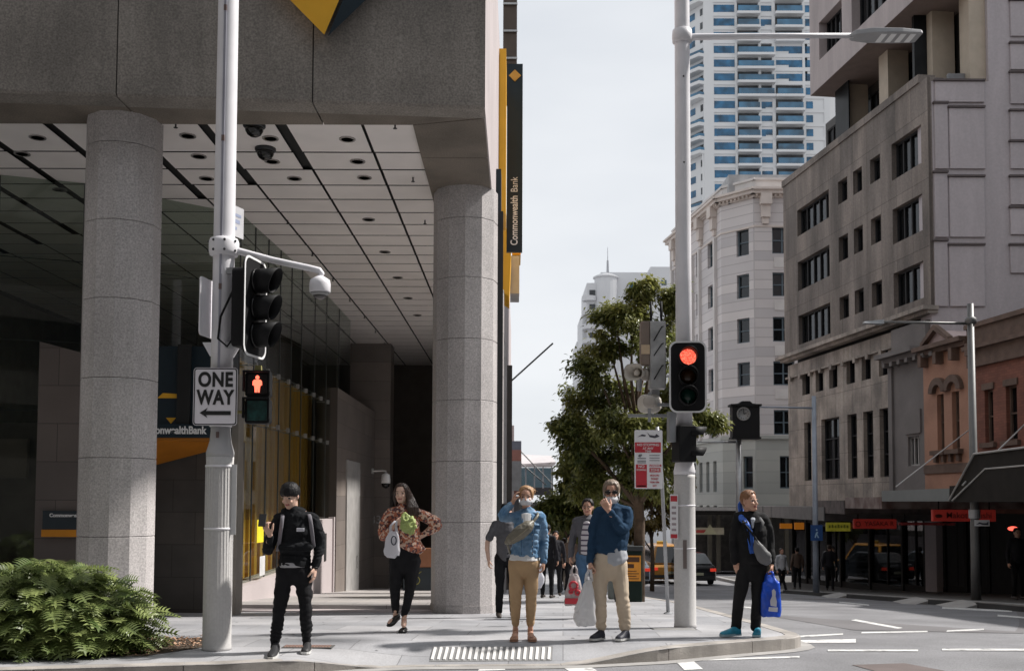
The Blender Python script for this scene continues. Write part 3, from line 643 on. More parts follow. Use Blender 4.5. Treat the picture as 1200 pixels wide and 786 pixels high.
text('Bank', 0.225, sign_white, bl, (cxm-inv.x, -.004, atY(603, 225.5, BY).z-inv.z), rot=(pi/2, -pi/2, 0), align='LEFT', sx=.8)
ysn = thing('yellow_wall_sign', 'long yellow sign panel along the side wall behind the blade sign', 'sign', (sy(590, BY), 21, 4))
m = MB(); x1_ = sy(587, 21.5); m.box(x1_-.05, x1_+.10, 21.2, 22.6, atY(590, 262, 22).z, atY(590, 76, 22).z); m.build('panel', yellow, ysn, world=True)
y2 = thing('yellow_chevron_sign', 'angular yellow and white sign on the side wall below the blade sign', 'sign', (sy(595, 26), 26, 3))
m = MB(); m.prism([(sy(589, 26), atY(595, 355, 26).z), (sy(589, 26), atY(595, 262, 26).z), (sy(599, 26), atY(595, 310, 26).z), (sy(597, 26), atY(595, 360, 26).z)], 24.6, 26.2); m.build('yellow_face', yellow, y2, world=True)
m = MB(); m.box(sy(598, 27), sy(608.5, 27), 26.3, 27.5, atY(600, 350, 27).z, atY(600, 307, 27).z); m.build('white_box', M('pale_box', (0.5, 0.5, 0.5)), y2, world=True)
m = MB(); m.box(sy(600, 27), sy(610, 27), 26.3, 27.5, atY(600, 306, 27).z, atY(600, 296, 27).z); m.build('yellow_box', yellow, y2, world=True)
y3 = thing('narrow_wall_sign', 'narrow black sign with white lettering flat on the side wall', 'sign', (sy(585, 19), 19, 4))
m = MB(); m.box(sx_out(19), sx_out(19)+.10, 19, 19.6, atY(585, 306, 19).z, atY(585, 198, 19).z); m.build('panel', navy, y3, world=True)
bb = thing('roof_hoarding', 'dark brown projecting bay high on the side wall above the blade sign', 'bay', (sy(598, 28), 28, 10))
m = MB(); m.box(sx_out(26)+.003, sy(605, 27), 27, 30, atY(600, 74, 27).z, 17)
bb_ = m.build('bay_wall', M('bay_brown', (0.11, 0.085, 0.07), rough=.7), bb, world=True)
m = MB()
for q in range(9): m.box(sx_out(26), sy(605.5, 27), 26.95, 26.99, atY(600, 70, 27).z+.75*q, atY(600, 70, 27).z+.75*q+.05)
m.build('ledge', steel, bb, world=True)
# ================================================================== RIGHT HAND BUILDINGS
def line_root(pA, pB):
    """frame with local x along A->B on plan, y into the building (away from the viewer's side)"""
    d = Vector((pB[0]-pA[0], pB[1]-pA[1], 0)); return atan2(d.y, d.x)
class Front:
    """a facade plane through A (plan) running towards B; local s along, t inwards, z up (world z)"""
    def __init__(s, A, B, root):
        s.A = Vector((A[0], A[1], 0)); s.d = (Vector((B[0], B[1], 0))-s.A); s.len = s.d.length; s.d.normalize()
        s.n = Vector((-s.d.y, s.d.x, 0)); s.root = root
        if (s.A + s.d*s.len/2).dot(s.n) < 0: s.n = -s.n       # inwards = away from the camera
    def p(s, a, t, z): return s.A + s.d*a + s.n*t + Vector((0, 0, z))
    def s_of(s, px, py=500): q = atP(px, py, s.A, s.n); return (q-s.A).dot(s.d)
    def z_of(s, px, py): return atP(px, py, s.A, s.n).z
    def box(s, mb, a0, a1, t0, t1, z0, z1):
        return mb.hexa([s.p(a0, t0, z0), s.p(a1, t0, z0), s.p(a1, t1, z0), s.p(a0, t1, z0), s.p(a0, t0, z1), s.p(a1, t0, z1), s.p(a1, t1, z1), s.p(a0, t1, z1)])
    def wall(s, mat, a0, a1, z0, z1, holes, depth=0.3, name='wall', t=0.0, rootp=None):
        mb = MB(); A = sorted({a0, a1} | {h[0] for h in holes} | {h[1] for h in holes}); Z = sorted({z0, z1} | {h[2] for h in holes} | {h[3] for h in holes})
        A = [x for x in A if a0 <= x <= a1]; Z = [x for x in Z if z0 <= x <= z1]
        for i in range(len(A)-1):
            for j in range(len(Z)-1):
                ca, cz = (A[i]+A[i+1])/2, (Z[j]+Z[j+1])/2
                if any(h[0] < ca < h[1] and h[2] < cz < h[3] for h in holes): continue
                mb.quad(s.p(A[i], t, Z[j]), s.p(A[i+1], t, Z[j]), s.p(A[i+1], t, Z[j+1]), s.p(A[i], t, Z[j+1]))
        for h in holes:
            x0, x1, y0, y1 = h[:4]; q = [s.p(x0, t, y0), s.p(x1, t, y0), s.p(x1, t, y1), s.p(x0, t, y1)]; r = [v + s.n*depth for v in q]
            for k in range(4): mb.quad(q[k], q[(k+1) % 4], r[(k+1) % 4], r[k])
        # closed back so the wall has thickness
        mb.quad(s.p(a0, t+depth+.35, z0), s.p(a1, t+depth+.35, z0), s.p(a1, t+depth+.35, z1), s.p(a0, t+depth+.35, z1))
        mb.quad(s.p(a0, t, z0), s.p(a0, t+depth+.35, z0), s.p(a0, t+depth+.35, z1), s.p(a0, t, z1)); mb.quad(s.p(a1, t, z0), s.p(a1, t+depth+.35, z0), s.p(a1, t+depth+.35, z1), s.p(a1, t, z1))
        mb.quad(s.p(a0, t, z1), s.p(a1, t, z1), s.p(a1, t+depth+.35, z1), s.p(a0, t+depth+.35, z1))
        return mb.build(name, mat, rootp or s.root, world=True, fix=False)
    def window(s, h, fm, gm, depth=0.22, nm=1, nt=0, fw=0.06, t=0.0, blind=None, bm_=None):
        x0, x1, z0, z1 = h[:4]; mb = MB()
        s.box(mb, x0, x0+fw, t+depth-.05, t+depth+.02, z0, z1); s.box(mb, x1-fw, x1, t+depth-.05, t+depth+.02, z0, z1)
        s.box(mb, x0+fw, x1-fw, t+depth-.05, t+depth+.02, z0, z0+fw); s.box(mb, x0+fw, x1-fw, t+depth-.05, t+depth+.02, z1-fw, z1)
        for k in range(1, nm): xx = x0+(x1-x0)*k/nm; s.box(mb, xx-fw*.5, xx+fw*.5, t+depth-.048, t+depth+.018, z0+fw, z1-fw)
        for k in range(1, nt+1): zz = z0+(z1-z0)*k/(nt+1); s.box(mb, x0+fw, x1-fw, t+depth-.046, t+depth+.016, zz-fw*.4, zz+fw*.4)
        w = mb.build('window', fm, s.root, world=True)
        g = MB(); s.box(g, x0+.01, x1-.01, t+depth+.025, t+depth+.035, z0+.01, z1-.01); g.build('pane', gm, w, world=True)
        if blind:
            b = MB(); s.box(b, x0+.02, x1-.02, t+depth+.05, t+depth+.06, z1-(z1-z0)*blind, z1-.01); b.build('blind', bm_, w, world=True)
        return w
dgl = glass_mat('window_glass', tint=(0.25, 0.28, 0.3), trans=0.7, rough=0.03, ior=1.5)
win_dark = M('window_frame_dark', (0.03, 0.03, 0.032), rough=.6, spec=.2)
win_blue = M('window_frame_blue', (0.10, 0.135, 0.16), rough=.5)
blindm = M('blind', (0.42, 0.40, 0.38), rough=.7, var=.1)
# ---------- grey brown office building
GA, GB = (14.85, 36.0), (13.12, 49.0)
gx = lambda Y: 14.85 - .133*(Y-36)
groot = thing('office_building', 'grey brown stone faced office building with black windows above the red shop signs', 'building', (14.85, 36, base_z(36)))
# local facade runs from far (left in photo) to near (right)
gst = jointed('stained_stone', (0.205, 0.176, 0.157), 1.15, 2.45, plane='YZ', offset=0, rough=.8, var=.32, scale=.9, fine=.14, fscale=12, stretch=(1, 1, .22), mortar=.014, jcol=(.55, .53, .52), detail=8, stain=.3)
gst2 = jointed('pale_stone', (0.31, 0.27, 0.235), 0.8, 1.3, plane='YZ', offset=.0, rough=.7, var=.32, scale=1.0, mortar=.012, fine=.12, fscale=12, detail=8, stain=.3)
G = Front(GB, GA, groot); S = G.s_of
zc = G.z_of(925, 417.5)-.24                                 # cornice level
ztop = G.z_of(928, 212)
# rows of windows above the cornice
rows = [(G.z_of(934, 278), G.z_of(934, 247)), (G.z_of(934, 342), G.z_of(934, 308)), (G.z_of(934, 405), G.z_of(934, 371))]
rowS = [(G.z_of(986, 238), G.z_of(986, 211)), (G.z_of(986, 306), G.z_of(986, 277)), (G.z_of(986, 374.5), G.z_of(986, 348))]
rowR = [(G.z_of(1044, 213), G.z_of(1044, 170)), (G.z_of(1044, 288), G.z_of(1044, 247)), (G.z_of(1044, 363), G.z_of(1044, 322))]
up = []
for r in range(3):
    a, b = rows[r]; up.append((S(935, 330), S(972.5, 330), a, b, 5))
    a, b = rowS[r]
    for (p, q) in ((983, 994), (1001, 1011.5), (1021, 1033)): up.append((S(p, 300), S(q, 300), a, b, 1))
    a, b = rowR[r]; up.append((S(1046, 260), S(1081, 260), a, b, 4))
G.wall(gst, 0, G.len, zc+.25, ztop, up, depth=.28)
rw = random.Random(5)
for h in up: G.window(h, win_dark, dgl, depth=.24, nm=h[4], nt=0, fw=.07, blind=rw.choice([0, 0, .35, .6]) , bm_=blindm)
lows = []
def zr(py0, py1, px): return (G.z_of(px, py1), G.z_of(px, py0))
z2 = zr(437.5, 463, 938); z1w = zr(495, 563, 940)
for (p, q) in ((936.5, 945.5), (952, 961), (968, 977.5), (988, 998), (1006, 1016.5), (1026, 1037)): lows.append((S(p, 450), S(q, 450), z2[0], z2[1], 1, 0))
for (p, q, nm) in ((939, 947, 1), (959, 980, 2), (989.5, 1000.5, 1), (1008, 1019.5, 1), (1027, 1040.5, 1)): lows.append((S(p, 530), S(q, 530), z1w[0], z1w[1], nm, 2))
zlow = G.z_of(940, 594)
G.wall(gst2, 0, G.len, zlow, zc-.15, lows, depth=.25, t=.15)
for h in lows: G.window(h, win_dark, dgl, depth=.22, nm=h[4], nt=h[5], fw=.06, t=.15)
m = MB(); G.box(m, -.15, G.len+.1, -.18, .2, zc, zc+.12); G.box(m, -.25, G.len+.15, -.4, .2, zc+.12, zc+.27)
G.box(m, -.02, G.len, .02, .14, zc-.8, zc-.72)
for k in range(12): G.box(m, .4+k*1.1, .62+k*1.1, .0, .2, zc-.95, zc-.72)
m.build('cornice', gst2, groot, world=True)
m = MB(); G.box(m, -.05, G.len-.5, -.06, .6, ztop, ztop+.3); m.build('parapet', gst, groot, world=True)
# end wall to the viewer side (pinkish sheer wall with panels) belongs to the next building up; roof slab, set back storeys
m = MB(); G.box(m, .1, G.len-.1, .6, 12, zlow-4, ztop-.1); m.build('core', M('dark_core', (0.03, 0.03, 0.03), rough=.9), groot, world=True)
# set back colonnade and overhanging upper block
pst = M('pinkish_stone', (0.42, 0.365, 0.36), rough=.7, stain=.15, var=.10, scale=.5, fine=.06, fscale=20, stretch=(1, 1, .5), detail=7)
cream = M('cream_stone', (0.46, 0.39, 0.31), rough=.7, var=.06)
tower2 = thing('upper_office_block', 'pinkish concrete block overhanging the grey office building on square cream piers', 'building', (16.5, 36, ztop))
T = Front((gx(49.5)+.1, 49.5), (14.95, 36.05), tower2)
zs = G.z_of(952, 108)      # soffit level of the overhang
ovh = [(T.s_of(960, 60), T.s_of(987, 60), T.z_of(958, 73), T.z_of(958, 29), 5), (T.s_of(998, 15), T.s_of(1042, 10), T.z_of(1003, 36), T.z_of(1003, 36)+2.6, 5), (T.s_of(960, 60), T.s_of(987, 60), T.z_of(958, -8), T.z_of(958, -8)+2.2, 5), (T.s_of(1062, 0), T.s_of(1092, 0), T.z_of(1062, -8), T.z_of(1062, -8)+2.6, 4)]
T.wall(pst, T.s_of(949.5, 100), T.len, zs, zs+9, ovh, depth=.5)
for h in ovh: T.window(h, win_dark, dgl, depth=.42, nm=h[4], fw=.07)
sl0 = T.s_of(949.5, 100)
m = MB(); T.box(m, sl0, sl0+.3, .02, 6, zs, zs+9); m.build('end_wall', pst, tower2, world=True)
m = MB(); T.box(m, sl0+.02, T.len, .02, 6, zs-.003, zs+.3); m.build('overhang_soffit', M('soffit_brown', (0.24, 0.19, 0.17), rough=.7, var=.08), tower2, world=True)
# piers
W0 = lambda px, py=50: atY(px, py, 36.0)
def Tt(px, py, t): # s for a plane set back by t
    A = T.A + T.n*t; return (atP(px, py, A, T.n)-A).dot(T.d)
for (p, q, py) in ((986, 1005, 130), (1030, 1051, 90), (1080, 1099, 50)):
    a = Tt(p, py, 1.1); m = MB(); T.box(m, a, a+.75, 1.1, 2.0, ztop-.5, zs-.004); m.build('pier', cream, tower2, world=True)
rgl = M('recess_glazing', (0.012, 0.013, 0.014), rough=.35, spec=.12, var=.5, scale=1)
m = MB(); m.box(W0(1100).x, W0(1139).x, 38.2, 38.4, ztop-.2, 26); m.build('recess_glass', rgl, tower2, world=True)
m = MB(); m.box(W0(1116).x, W0(1139).x, 38.6, 39.6, ztop-.2, 26); m.build('recess_core', M('dark_core'), tower2, world=True)
m = MB(); m.box(W0(1119).x, W0(1139).x-.002, 36.6, 36.75, W0(1119,62).z-.9, W0(1119,62).z-.5); m.build('balcony_rail', M('rail_grey', (0.2, 0.2, 0.21), rough=.5), tower2, world=True)
rec = []
rgl = M('recess_glazing', (0.012, 0.013, 0.014), rough=.35, spec=.12, var=.5, scale=1)
m = MB(); T.box(m, T.s_of(957, 150), T.s_of(972, 150), .9, .96, ztop-.3, zs-.003)
m.build('end_glazing', rgl, tower2, world=True)
for k in range(7): rec.append((.5+k*1.9, 2.2+k*1.9, ztop+.4, zs-.4, 3))
T.wall(M('recess_dark', (0.05, 0.045, 0.042), rough=.6), .3, T.len, ztop-.3, zs-.005, rec, depth=.1, t=2.2, name='recess_wall')
for h in rec: T.window(h, win_dark, rgl, depth=.08, nm=3, nt=1, t=2.2)
m = MB(); T.box(m, .2, T.len, .6, 2.3, ztop-.4, ztop-.12); m.build('terrace', gst, tower2, world=True)
# sheer pink side wall facing the viewer, with raised panels
pw = thing('blank_side_wall', 'tall blank pinkish side wall with raised panels at the right edge', 'building', (20, 36, 0))
pwm = M('pink_render', (0.47, 0.425, 0.44), rough=.8, stain=.1, var=.06, scale=.35, fine=.05, fscale=12, stretch=(1, 1, .5), detail=7)
def W_(px, py): return atY(px, py, 36.0)
xw0 = 14.88; m = MB(); m.box(xw0, 40, 36.02, 37, -3, W_(1100, 95).z); m.box(W_(1158, 50).x, 40, 36.021, 50, W_(1100, 95).z-.001, 30); m.build('wall', pwm, pw, world=True)
m = MB(); m.box(W_(1139, 50).x, W_(1158, 50).x-.003, 36.2, 37, W_(1100, 96).z, 30); m.build('return_wall', cream, pw, world=True)
edge = M('panel_groove', (0.12, 0.10, 0.10), rough=.9)
def panel(x0, y0, x1, y1):
    a, b = W_(x0, y1), W_(x1, y0); m = MB(); m.bev(a.x, b.x, 35.955, 36.018, a.z, b.z, .02); o = m.build('raised_panel', pwm, pw, world=True)
    m = MB(); m.box(a.x-.04, b.x+.02, 35.90, 36.017, b.z+.004, b.z+.075); m.build('drip_mould', edge, o, world=True)
for k, (y0, y1) in enumerate([(96, 120), (127, 200), (208, 280), (288, 361)]):
    if k: panel(1113, y0, 1153, y1-2)
    panel(1095.5, y0-5 if k else y0, 1110 if k else 1153, y1-2 if k else y1)
for (y0, y1) in [(2, 43), (52, 82), (86, 122), (131, 164), (167, 198), (208, 240), (244, 275), (288, 320)]: panel(1184, y0, 1230, y1)
# ---------- terracotta / brick row to the right
gxn = lambda Y: 14.85 + .133*(36-Y)
def frontYY(y0, y1, root, off=0): return Front((gxn(y1)+off, y1), (gxn(y0)+off, y0), root)
# narrow grey house between
YA = 41.5
gh = thing('narrow_grey_house', 'narrow grey rendered house with a bracketed cornice between the stone offices and terracotta front', 'building', (gx(38), 38, -3))
def planeY(px, front): return front.s_of(px, 500)
H = Front((gx(40)-.25, 40), (gx(34.9)-.25, 34.9), gh)
s0, s1 = H.s_of(1043, 500), H.s_of(1083, 500)
hz = (H.z_of(1064, 546), H.z_of(1064, 512)); hw = [(H.s_of(1064, 520), H.s_of(1077.5, 520), hz[0], hz[1], 3)]
zt = H.z_of(1043, 427)
greyst = M('grey_render', (0.17, 0.155, 0.15), rough=.8, var=.15, scale=.8, fine=.06, fscale=20)
H.wall(greyst, s0, s1, 1.2, zt, hw, depth=.2); H.window(hw[0], M('frame_pale', (.35, .34, .33)), dgl, depth=.15, nm=3, nt=0)
m = MB(); H.box(m, s0-.1, s1, -.25, .2, zt, zt+.18); H.box(m, s0-.2, s1, -.5, .2, zt+.18, zt+.35); H.box(m, s0, s1, .1, .4, zt+.35, zt+1.3)
for k in range(7): H.box(m, s0+.1+k*.55, s0+.3+k*.55, -.35, 0, zt-.15, zt)
m.build('cornice', greyst, gh, world=True)
m = MB(); H.box(m, H.s_of(1062, 500), H.s_of(1080, 500), -.06, .0, hz[1]+.1, hz[1]+.95); H.box(m, s0+.02, s0+.3, -.08, 0, 1.2, zt); m.build('pilaster', greyst, gh, world=True)
# terracotta building
tb = thing('terracotta_house', 'small terracotta painted house with twin arched windows and a gable', 'building', (gxn(33), 33, -3))
terr = M('terracotta', (0.38, 0.205, 0.14), rough=.8, var=.14, scale=1.0, fine=.06, fscale=20, detail=7)
dbrown = M('brown_mould', (0.13, 0.085, 0.065), rough=.8, var=.2)
Q = Front((gx(36)-.3, 35.6), (gx(30)-.3, 30), tb)
s0, s1 = Q.s_of(1083, 500), Q.s_of(1138, 500)
zt = Q.z_of(1083, 418); zw0, zw1 = Q.z_of(1100, 528), Q.z_of(1100, 462)
ws_ = [(Q.s_of(1098.5, 500), Q.s_of(1106.5, 500), zw0, zw1, 1), (Q.s_of(1116, 500), Q.s_of(1124.5, 500), zw0, zw1, 1)]
Q.wall(terr, s0, s1, 1.2, zt, ws_, depth=.25)
for h in ws_: Q.window(h, dbrown, dgl, depth=.2, nm=1, nt=1)
m = MB(); Q.box(m, s0-.05, s1, -.2, .2, zt, zt+.15); Q.box(m, s0-.12, s1, -.38, .2, zt+.15, zt+.3)
for k in range(4): Q.box(m, s0+.15+k*.95, s0+.35+k*.95, -.3, 0, zt-.4, zt)
m.build('cornice', dbrown, tb, world=True)
for h in ws_:
    c = (h[0]+h[1])/2; w = (h[1]-h[0])/2; m = MB()
    def arc(r, a0=0, n=10): return [(c+r*cos(pi*k/n), zw1+.05+r*sin(pi*k/n)) for k in range(n+1)]
    A, B = arc(w+.30), arc(w+.06)
    for k in range(10):
        m.hexa([Q.p(B[k][0], -.16, B[k][1]), Q.p(A[k][0], -.16, A[k][1]), Q.p(A[k][0], 0, A[k][1]), Q.p(B[k][0], 0, B[k][1]), Q.p(B[k+1][0], -.16, B[k+1][1]), Q.p(A[k+1][0], -.16, A[k+1][1]), Q.p(A[k+1][0], 0, A[k+1][1]), Q.p(B[k+1][0], 0, B[k+1][1])])
    m.build('window_arch', dbrown, tb, world=True)
    m = MB(); Q.box(m, h[0]-.2, h[1]+.2, -.2, .0, zw0-.15, zw0); Q.box(m, h[0]-.1, h[0]+.05, -.12, 0, zw0-.4, zw0-.149); Q.box(m, h[1]-.05, h[1]+.1, -.12, 0, zw0-.4, zw0-.149); m.build('sill', dbrown, tb, world=True)
gs0, gs1 = Q.s_of(1086, 400), Q.s_of(1113, 400); gm_ = (gs0+gs1)/2; zg = Q.z_of(1099, 387)
m = MB(); m.loft([[Q.p(gs0-.1, .0, zt+.3), Q.p(gs1+.1, .0, zt+.3), Q.p(gm_, .0, zg)], [Q.p(gs0-.1, 1.6, zt+.3), Q.p(gs1+.1, 1.6, zt+.3), Q.p(gm_, 1.6, zg)]]); m.build('gable', M('gable_pink', (0.42, 0.33, 0.32), rough=.8), tb, world=True)
m = MB()
for (a, b) in ((gs0-.15, gm_), (gs1+.15, gm_)): m.hexa([Q.p(a, -.18, zt+.3), Q.p(a, 0.02, zt+.3), Q.p(b, 0.02, zg), Q.p(b, -.18, zg), Q.p(a, -.18, zt+.45), Q.p(a, .02, zt+.45), Q.p(b, .02, zg+.2), Q.p(b, -.18, zg+.2)])
m.build('gable_trim', dbrown, tb, world=True)
m = MB(); a = Q.s_of(1120, 400); Q.box(m, a, a+1.3, .1, .7, zt+.3, Q.z_of(1120, 398)); m.build('chimney', terr, tb, world=True)
m = MB(); Q.box(m, s0, s1, -.05, .0, Q.z_of(1085, 545)-.3, Q.z_of(1085, 545)); m.build('string_course', dbrown, tb, world=True)
# brick building
brk = thing('brick_building', 'dark red brick building with tall narrow windows at the right edge', 'building', (gxn(28), 28, -3))
brick = jointed('brick', (0.19, 0.075, 0.052), .23, .086, plane='YZ', rough=.85, var=.22, scale=.8, jcol=(.75, .7, .65), mortar=.006, detail=7)
K = Front((gx(36)-.35+.47, 32.0), (gxn(18)-.3, 18), brk)
K = Front((Q.p(s1, 0, 0).x, Q.p(s1, 0, 0).y), (Q.p(s1, 0, 0).x + .133*12, Q.p(s1, 0, 0).y-12), brk)
kz0, kz1 = K.z_of(1165, 518), K.z_of(1165, 455)
kh = [(K.s_of(a, 480), K.s_of(b, 480), kz0, kz1, 1) for a, b in ((1154, 1164), (1179, 1192))]
kh += [(kh[1][1]+1.3*k+.7, kh[1][1]+1.3*k+1.3, kz0, kz1, 1) for k in range(5)]
kt = K.z_of(1145, 430)
K.wall(brick, .01, K.len, 1.2, kt, kh, depth=.22)
for h in kh: K.window(h, dbrown, dgl, depth=.18, nm=1, nt=1)
m = MB(); K.box(m, 0, K.len, -.12, .3, kt, kt+.55); K.box(m, 0, K.len, -.3, .3, kt+.55, kt+.68); K.box(m, 0, K.len, -.1, .3, kt+.68, kt+1.25); K.box(m, 0, K.len, -.2, .3, kt+1.25, kt+1.4)
m.build('cornice', dbrown, brk, world=True)
m = MB(); K.box(m, .02, K.len-.02, .57, 12, -3, kt+1.3); Q.box(m, s0, s1, .62, 8, -3, zt); m.build('core', M('dark_core'), brk, world=True)
for h in kh:
    m = MB(); K.box(m, h[0]-.15, h[1]+.15, -.12, 0, kz0-.15, kz0); m.build('sill', dbrown, brk, world=True); m = MB(); K.box(m, h[0]-.08, h[1]+.08, -.05, 0, kz1, kz1+.2); m.build('lintel', dbrown, brk, world=True)
# ---------- awnings
aw = M('awning_grey', (0.15, 0.165, 0.165), rough=.6, var=.05)
awd = M('awning_dark', (0.024, 0.022, 0.020), rough=.9, spec=.12)
awl = M('awning_light', (0.35, 0.34, 0.33), rough=.6)
def kerbX(Y): return Vector((0, 0)) and 0
def AX(Y):     # awning outer edge follows the kerb, a little inside
    for a, b in zip(FK, FK[1:]):
        if Y <= b.y: return a.x + (b.x-a.x)*(Y-a.y)/(b.y-a.y) + .45
    return FK[-1].x+.45
def awning(name, label, px0, px1, py0, py1, mat, thick=None, Yclip=None, ax=None):
    f = ax or (lambda Y: AX(Y))
    # solve depth where the ray column meets the awning edge line
    def solve(px):
        lo, hi = 14.0, 90.0
        for _ in range(40):
            mid = (lo+hi)/2
            if atY(px, 560, mid).x < f(mid): lo = mid
            else: hi = mid
        return lo
    ya, yb = solve(px1), solve(px0)
    za0, za1 = atY(px1, py1, ya).z, atY(px1, py0, ya).z
    t = thing(name, label, 'awning', (f(ya), (ya+yb)/2, za0))
    m = MB(); m.hexa([(f(ya), ya, za0), (gxn(ya)-.1, ya, za0), (gxn(yb)-.1, yb, za0), (f(yb), yb, za0), (f(ya), ya, za1), (gxn(ya)-.1, ya, za1), (gxn(yb)-.1, yb, za1), (f(yb), yb, za1)])
    m.build('roof', mat, t, world=True)
    return t, ya, yb, za0, za1
t1, ya, yb, za0, za1 = awning('shop_awning', 'flat grey green awning in front of the terracotta house', 1033, 1112, 572, 587, aw)
rods = M('rod_grey', (0.45, 0.44, 0.43), rough=.5)
def rod(x0, y0, x1, y1, ya_, tgt, parent, r=.022):
    a = atY(x0, y0, ya_); b = atP(x1, y1, K.A-K.n*.05, K.n); m = MB(); m.tube([a, b], r, 6); m.build('stay_rod', rods, parent, world=True)
rod(1050, 570, 1135, 504, yb, None, t1)
t2, ya2, yb2, a0, a1 = awning('shop_awning', 'dark awning between the grey green awning and the sloping roof canopy', 1112.5, 1160, 567, 588, awd)
rod(1128, 568, 1204, 494, ya2+1, None, t2)
t3 = thing('roof_canopy', 'dark pitched metal canopy with pale edge at the right edge of the street', 'awning', (11.3, 21, 2))
yy = [24.6, 22.4, 16]
def cx_(Y): return AX(Y)-.02
m = MB()
prof = [(atY(1161, 587, 24.4), atY(1161, 586, 24.4)), (atY(1172, 587, 23.6), atY(1175, 532, 23.2)), (atY(1230, 587, 20), atY(1260, 527, 19.5))]
ys3 = [24.4, 22.9, 15]; zb3 = atY(1165, 588, 24).z; zt3 = [zb3+.06, atY(1175, 532, 23).z, atY(1175, 532, 23).z+.05]
for k in range(2): m.hexa([(cx_(ys3[k]), ys3[k], zb3), (15.9, ys3[k], zb3), (16.3, ys3[k+1], zb3), (cx_(ys3[k+1]), ys3[k+1], zb3), (cx_(ys3[k]), ys3[k], zt3[k]), (15.9, ys3[k], zt3[k]), (16.3, ys3[k+1], zt3[k+1]), (cx_(ys3[k+1]), ys3[k+1], zt3[k+1])])
m.build('roof', awd, t3, world=True)
m = MB(); m.tube([(cx_(24.4)-.03, 24.4, zt3[0]), (cx_(22.9)-.03, 22.9, zt3[1]), (cx_(15)-.03, 15, zt3[2])], .025, 6); m.tube([(cx_(24)-.03, 24.2, zb3+.03), (cx_(23.2)-.03, 22.4, zb3+.72), (cx_(15)-.03, 15, zb3+.75)], .02, 6); m.build('edge_trim', awl, t3, world=True)
t4, *_r = awning('shop_awning', 'short awning with weathered pale patchy fascia in front of the stone offices', 990, 1032.5, 582, 596, M('patchy', (0.30, 0.25, 0.23), rough=.7, var=.4, scale=2, col2=(0.12, 0.07, 0.06)))
t4b, *_r = awning('shop_awning', 'small ragged awning in the middle of the row, pale edged', 955, 989, 586, 602, M('ragged', (0.09, 0.07, 0.065), rough=.7, var=.5, scale=3))
t5, *_r = awning('shop_awning', 'long low awning with ribbed pale front at the far corner', 868, 966, 594, 610, M('ribbed', (0.16, 0.15, 0.145), rough=.7), )
m = MB(); Yq = [_r[0]+(_r[1]-_r[0])*k/9 for k in range(10)]
for Y in Yq: m = MB(); m.box(AX(Y)-.03, AX(Y), Y-.05, Y+.05, _r[2], _r[3]); m.build('rib', M('rib_dark', (.05, .05, .05)), t5, world=True)
# ---------- shopfronts under the awnings
shop = thing('shopfront_row', 'dark row of glass shopfronts in shade under the awnings', 'shopfront', (gxn(34), 34, base_z(34)))
SF = Front((gx(49)+.25, 49), (gxn(16)+.25, 16), shop)
dark_fr = M('shop_frame', (0.015, 0.014, 0.013), rough=.7, spec=.2)
sgl = glass_mat('shop_glass', tint=(0.5, 0.5, 0.5), trans=0.75, rough=0.02, ior=1.5)
x = 0; k = 0; random.seed(4)
while x < SF.len-1:
    w = random.choice([1.3, 1.6, 2.2, 2.6]); Y = (SF.p(x+w/2, 0, 0)).y; zb = base_z(Y)
    m = MB(); SF.box(m, x, x+.14, -.05, .3, zb-.3, 2.4); SF.box(m, x+.14, x+w, .0, .12, zb-.3, zb+.22); SF.box(m, x+.14, x+w, .0, .25, zb+2.75, zb+3.6)
    if k % 3 != 0: SF.box(m, x+.14+w/2-.03, x+.14+w/2+.03, .02, .1, zb+.22, zb+2.75)
    fr_ = m.build('shop_window', dark_fr, shop, world=True)
    m = MB(); SF.box(m, x+.14, x+w, .06, .07, zb+.22, zb+2.75); m.build('pane', sgl, fr_, world=True)
    x += w; k += 1
m = MB(); SF.box(m, 0, SF.len, 4, 4.2, -4, 2.5); m.build('rear_wall', M('shop_rear', (0.10, 0.08, 0.065), rough=.8, var=.5, scale=.8), shop, world=True)
m = MB(); SF.box(m, 0, SF.len, .26, .5, 1.2, 3.0); m.build('header_wall', dark_fr, shop, world=True)
cols = [(0.5, .25, .05), (.5, .45, .35), (.35, .1, .05), (.55, .3, .03), (.2, .25, .35), (.5, .5, .5)]
for k in range(16):
    px = 935+k*16.5; a = SF.s_of(px, 640); Y = SF.p(a, 0, 0).y; zb = base_z(Y); c = cols[k % 6]; w = random.uniform(.3, .8); h = random.uniform(.3, 1.0); z = zb+random.uniform(.4, 1.3)
    o = thing('shop_display', 'display stand inside the dark shopfronts', 'display stand', SF.p(a, 1.6, zb), group='displays inside the shopfronts')
    m = MB(); SF.box(m, a-w/2, a+w/2, 1.4, 1.8, z, z+h); m.build('goods', M('goods_%d' % (k % 6), c, rough=.6, var=.6, scale=5, emit=tuple(v*.8 for v in c), es=(.35 if k % 6 in (0, 3, 5) else .05)), o, world=True)  # goods glow faintly so they look lit inside the dark shops
    m = MB(); SF.box(m, a-.04, a+.04, 1.55, 1.65, zb, z-.003); SF.box(m, a-.2, a+.2, 1.5, 1.7, zb, zb+.04); m.build('stand', dark_fr, o, world=True)
red = M('sign_red', (0.42, 0.04, 0.028), rough=.5, emit=(.5, .04, .03), es=.07, var=.2)
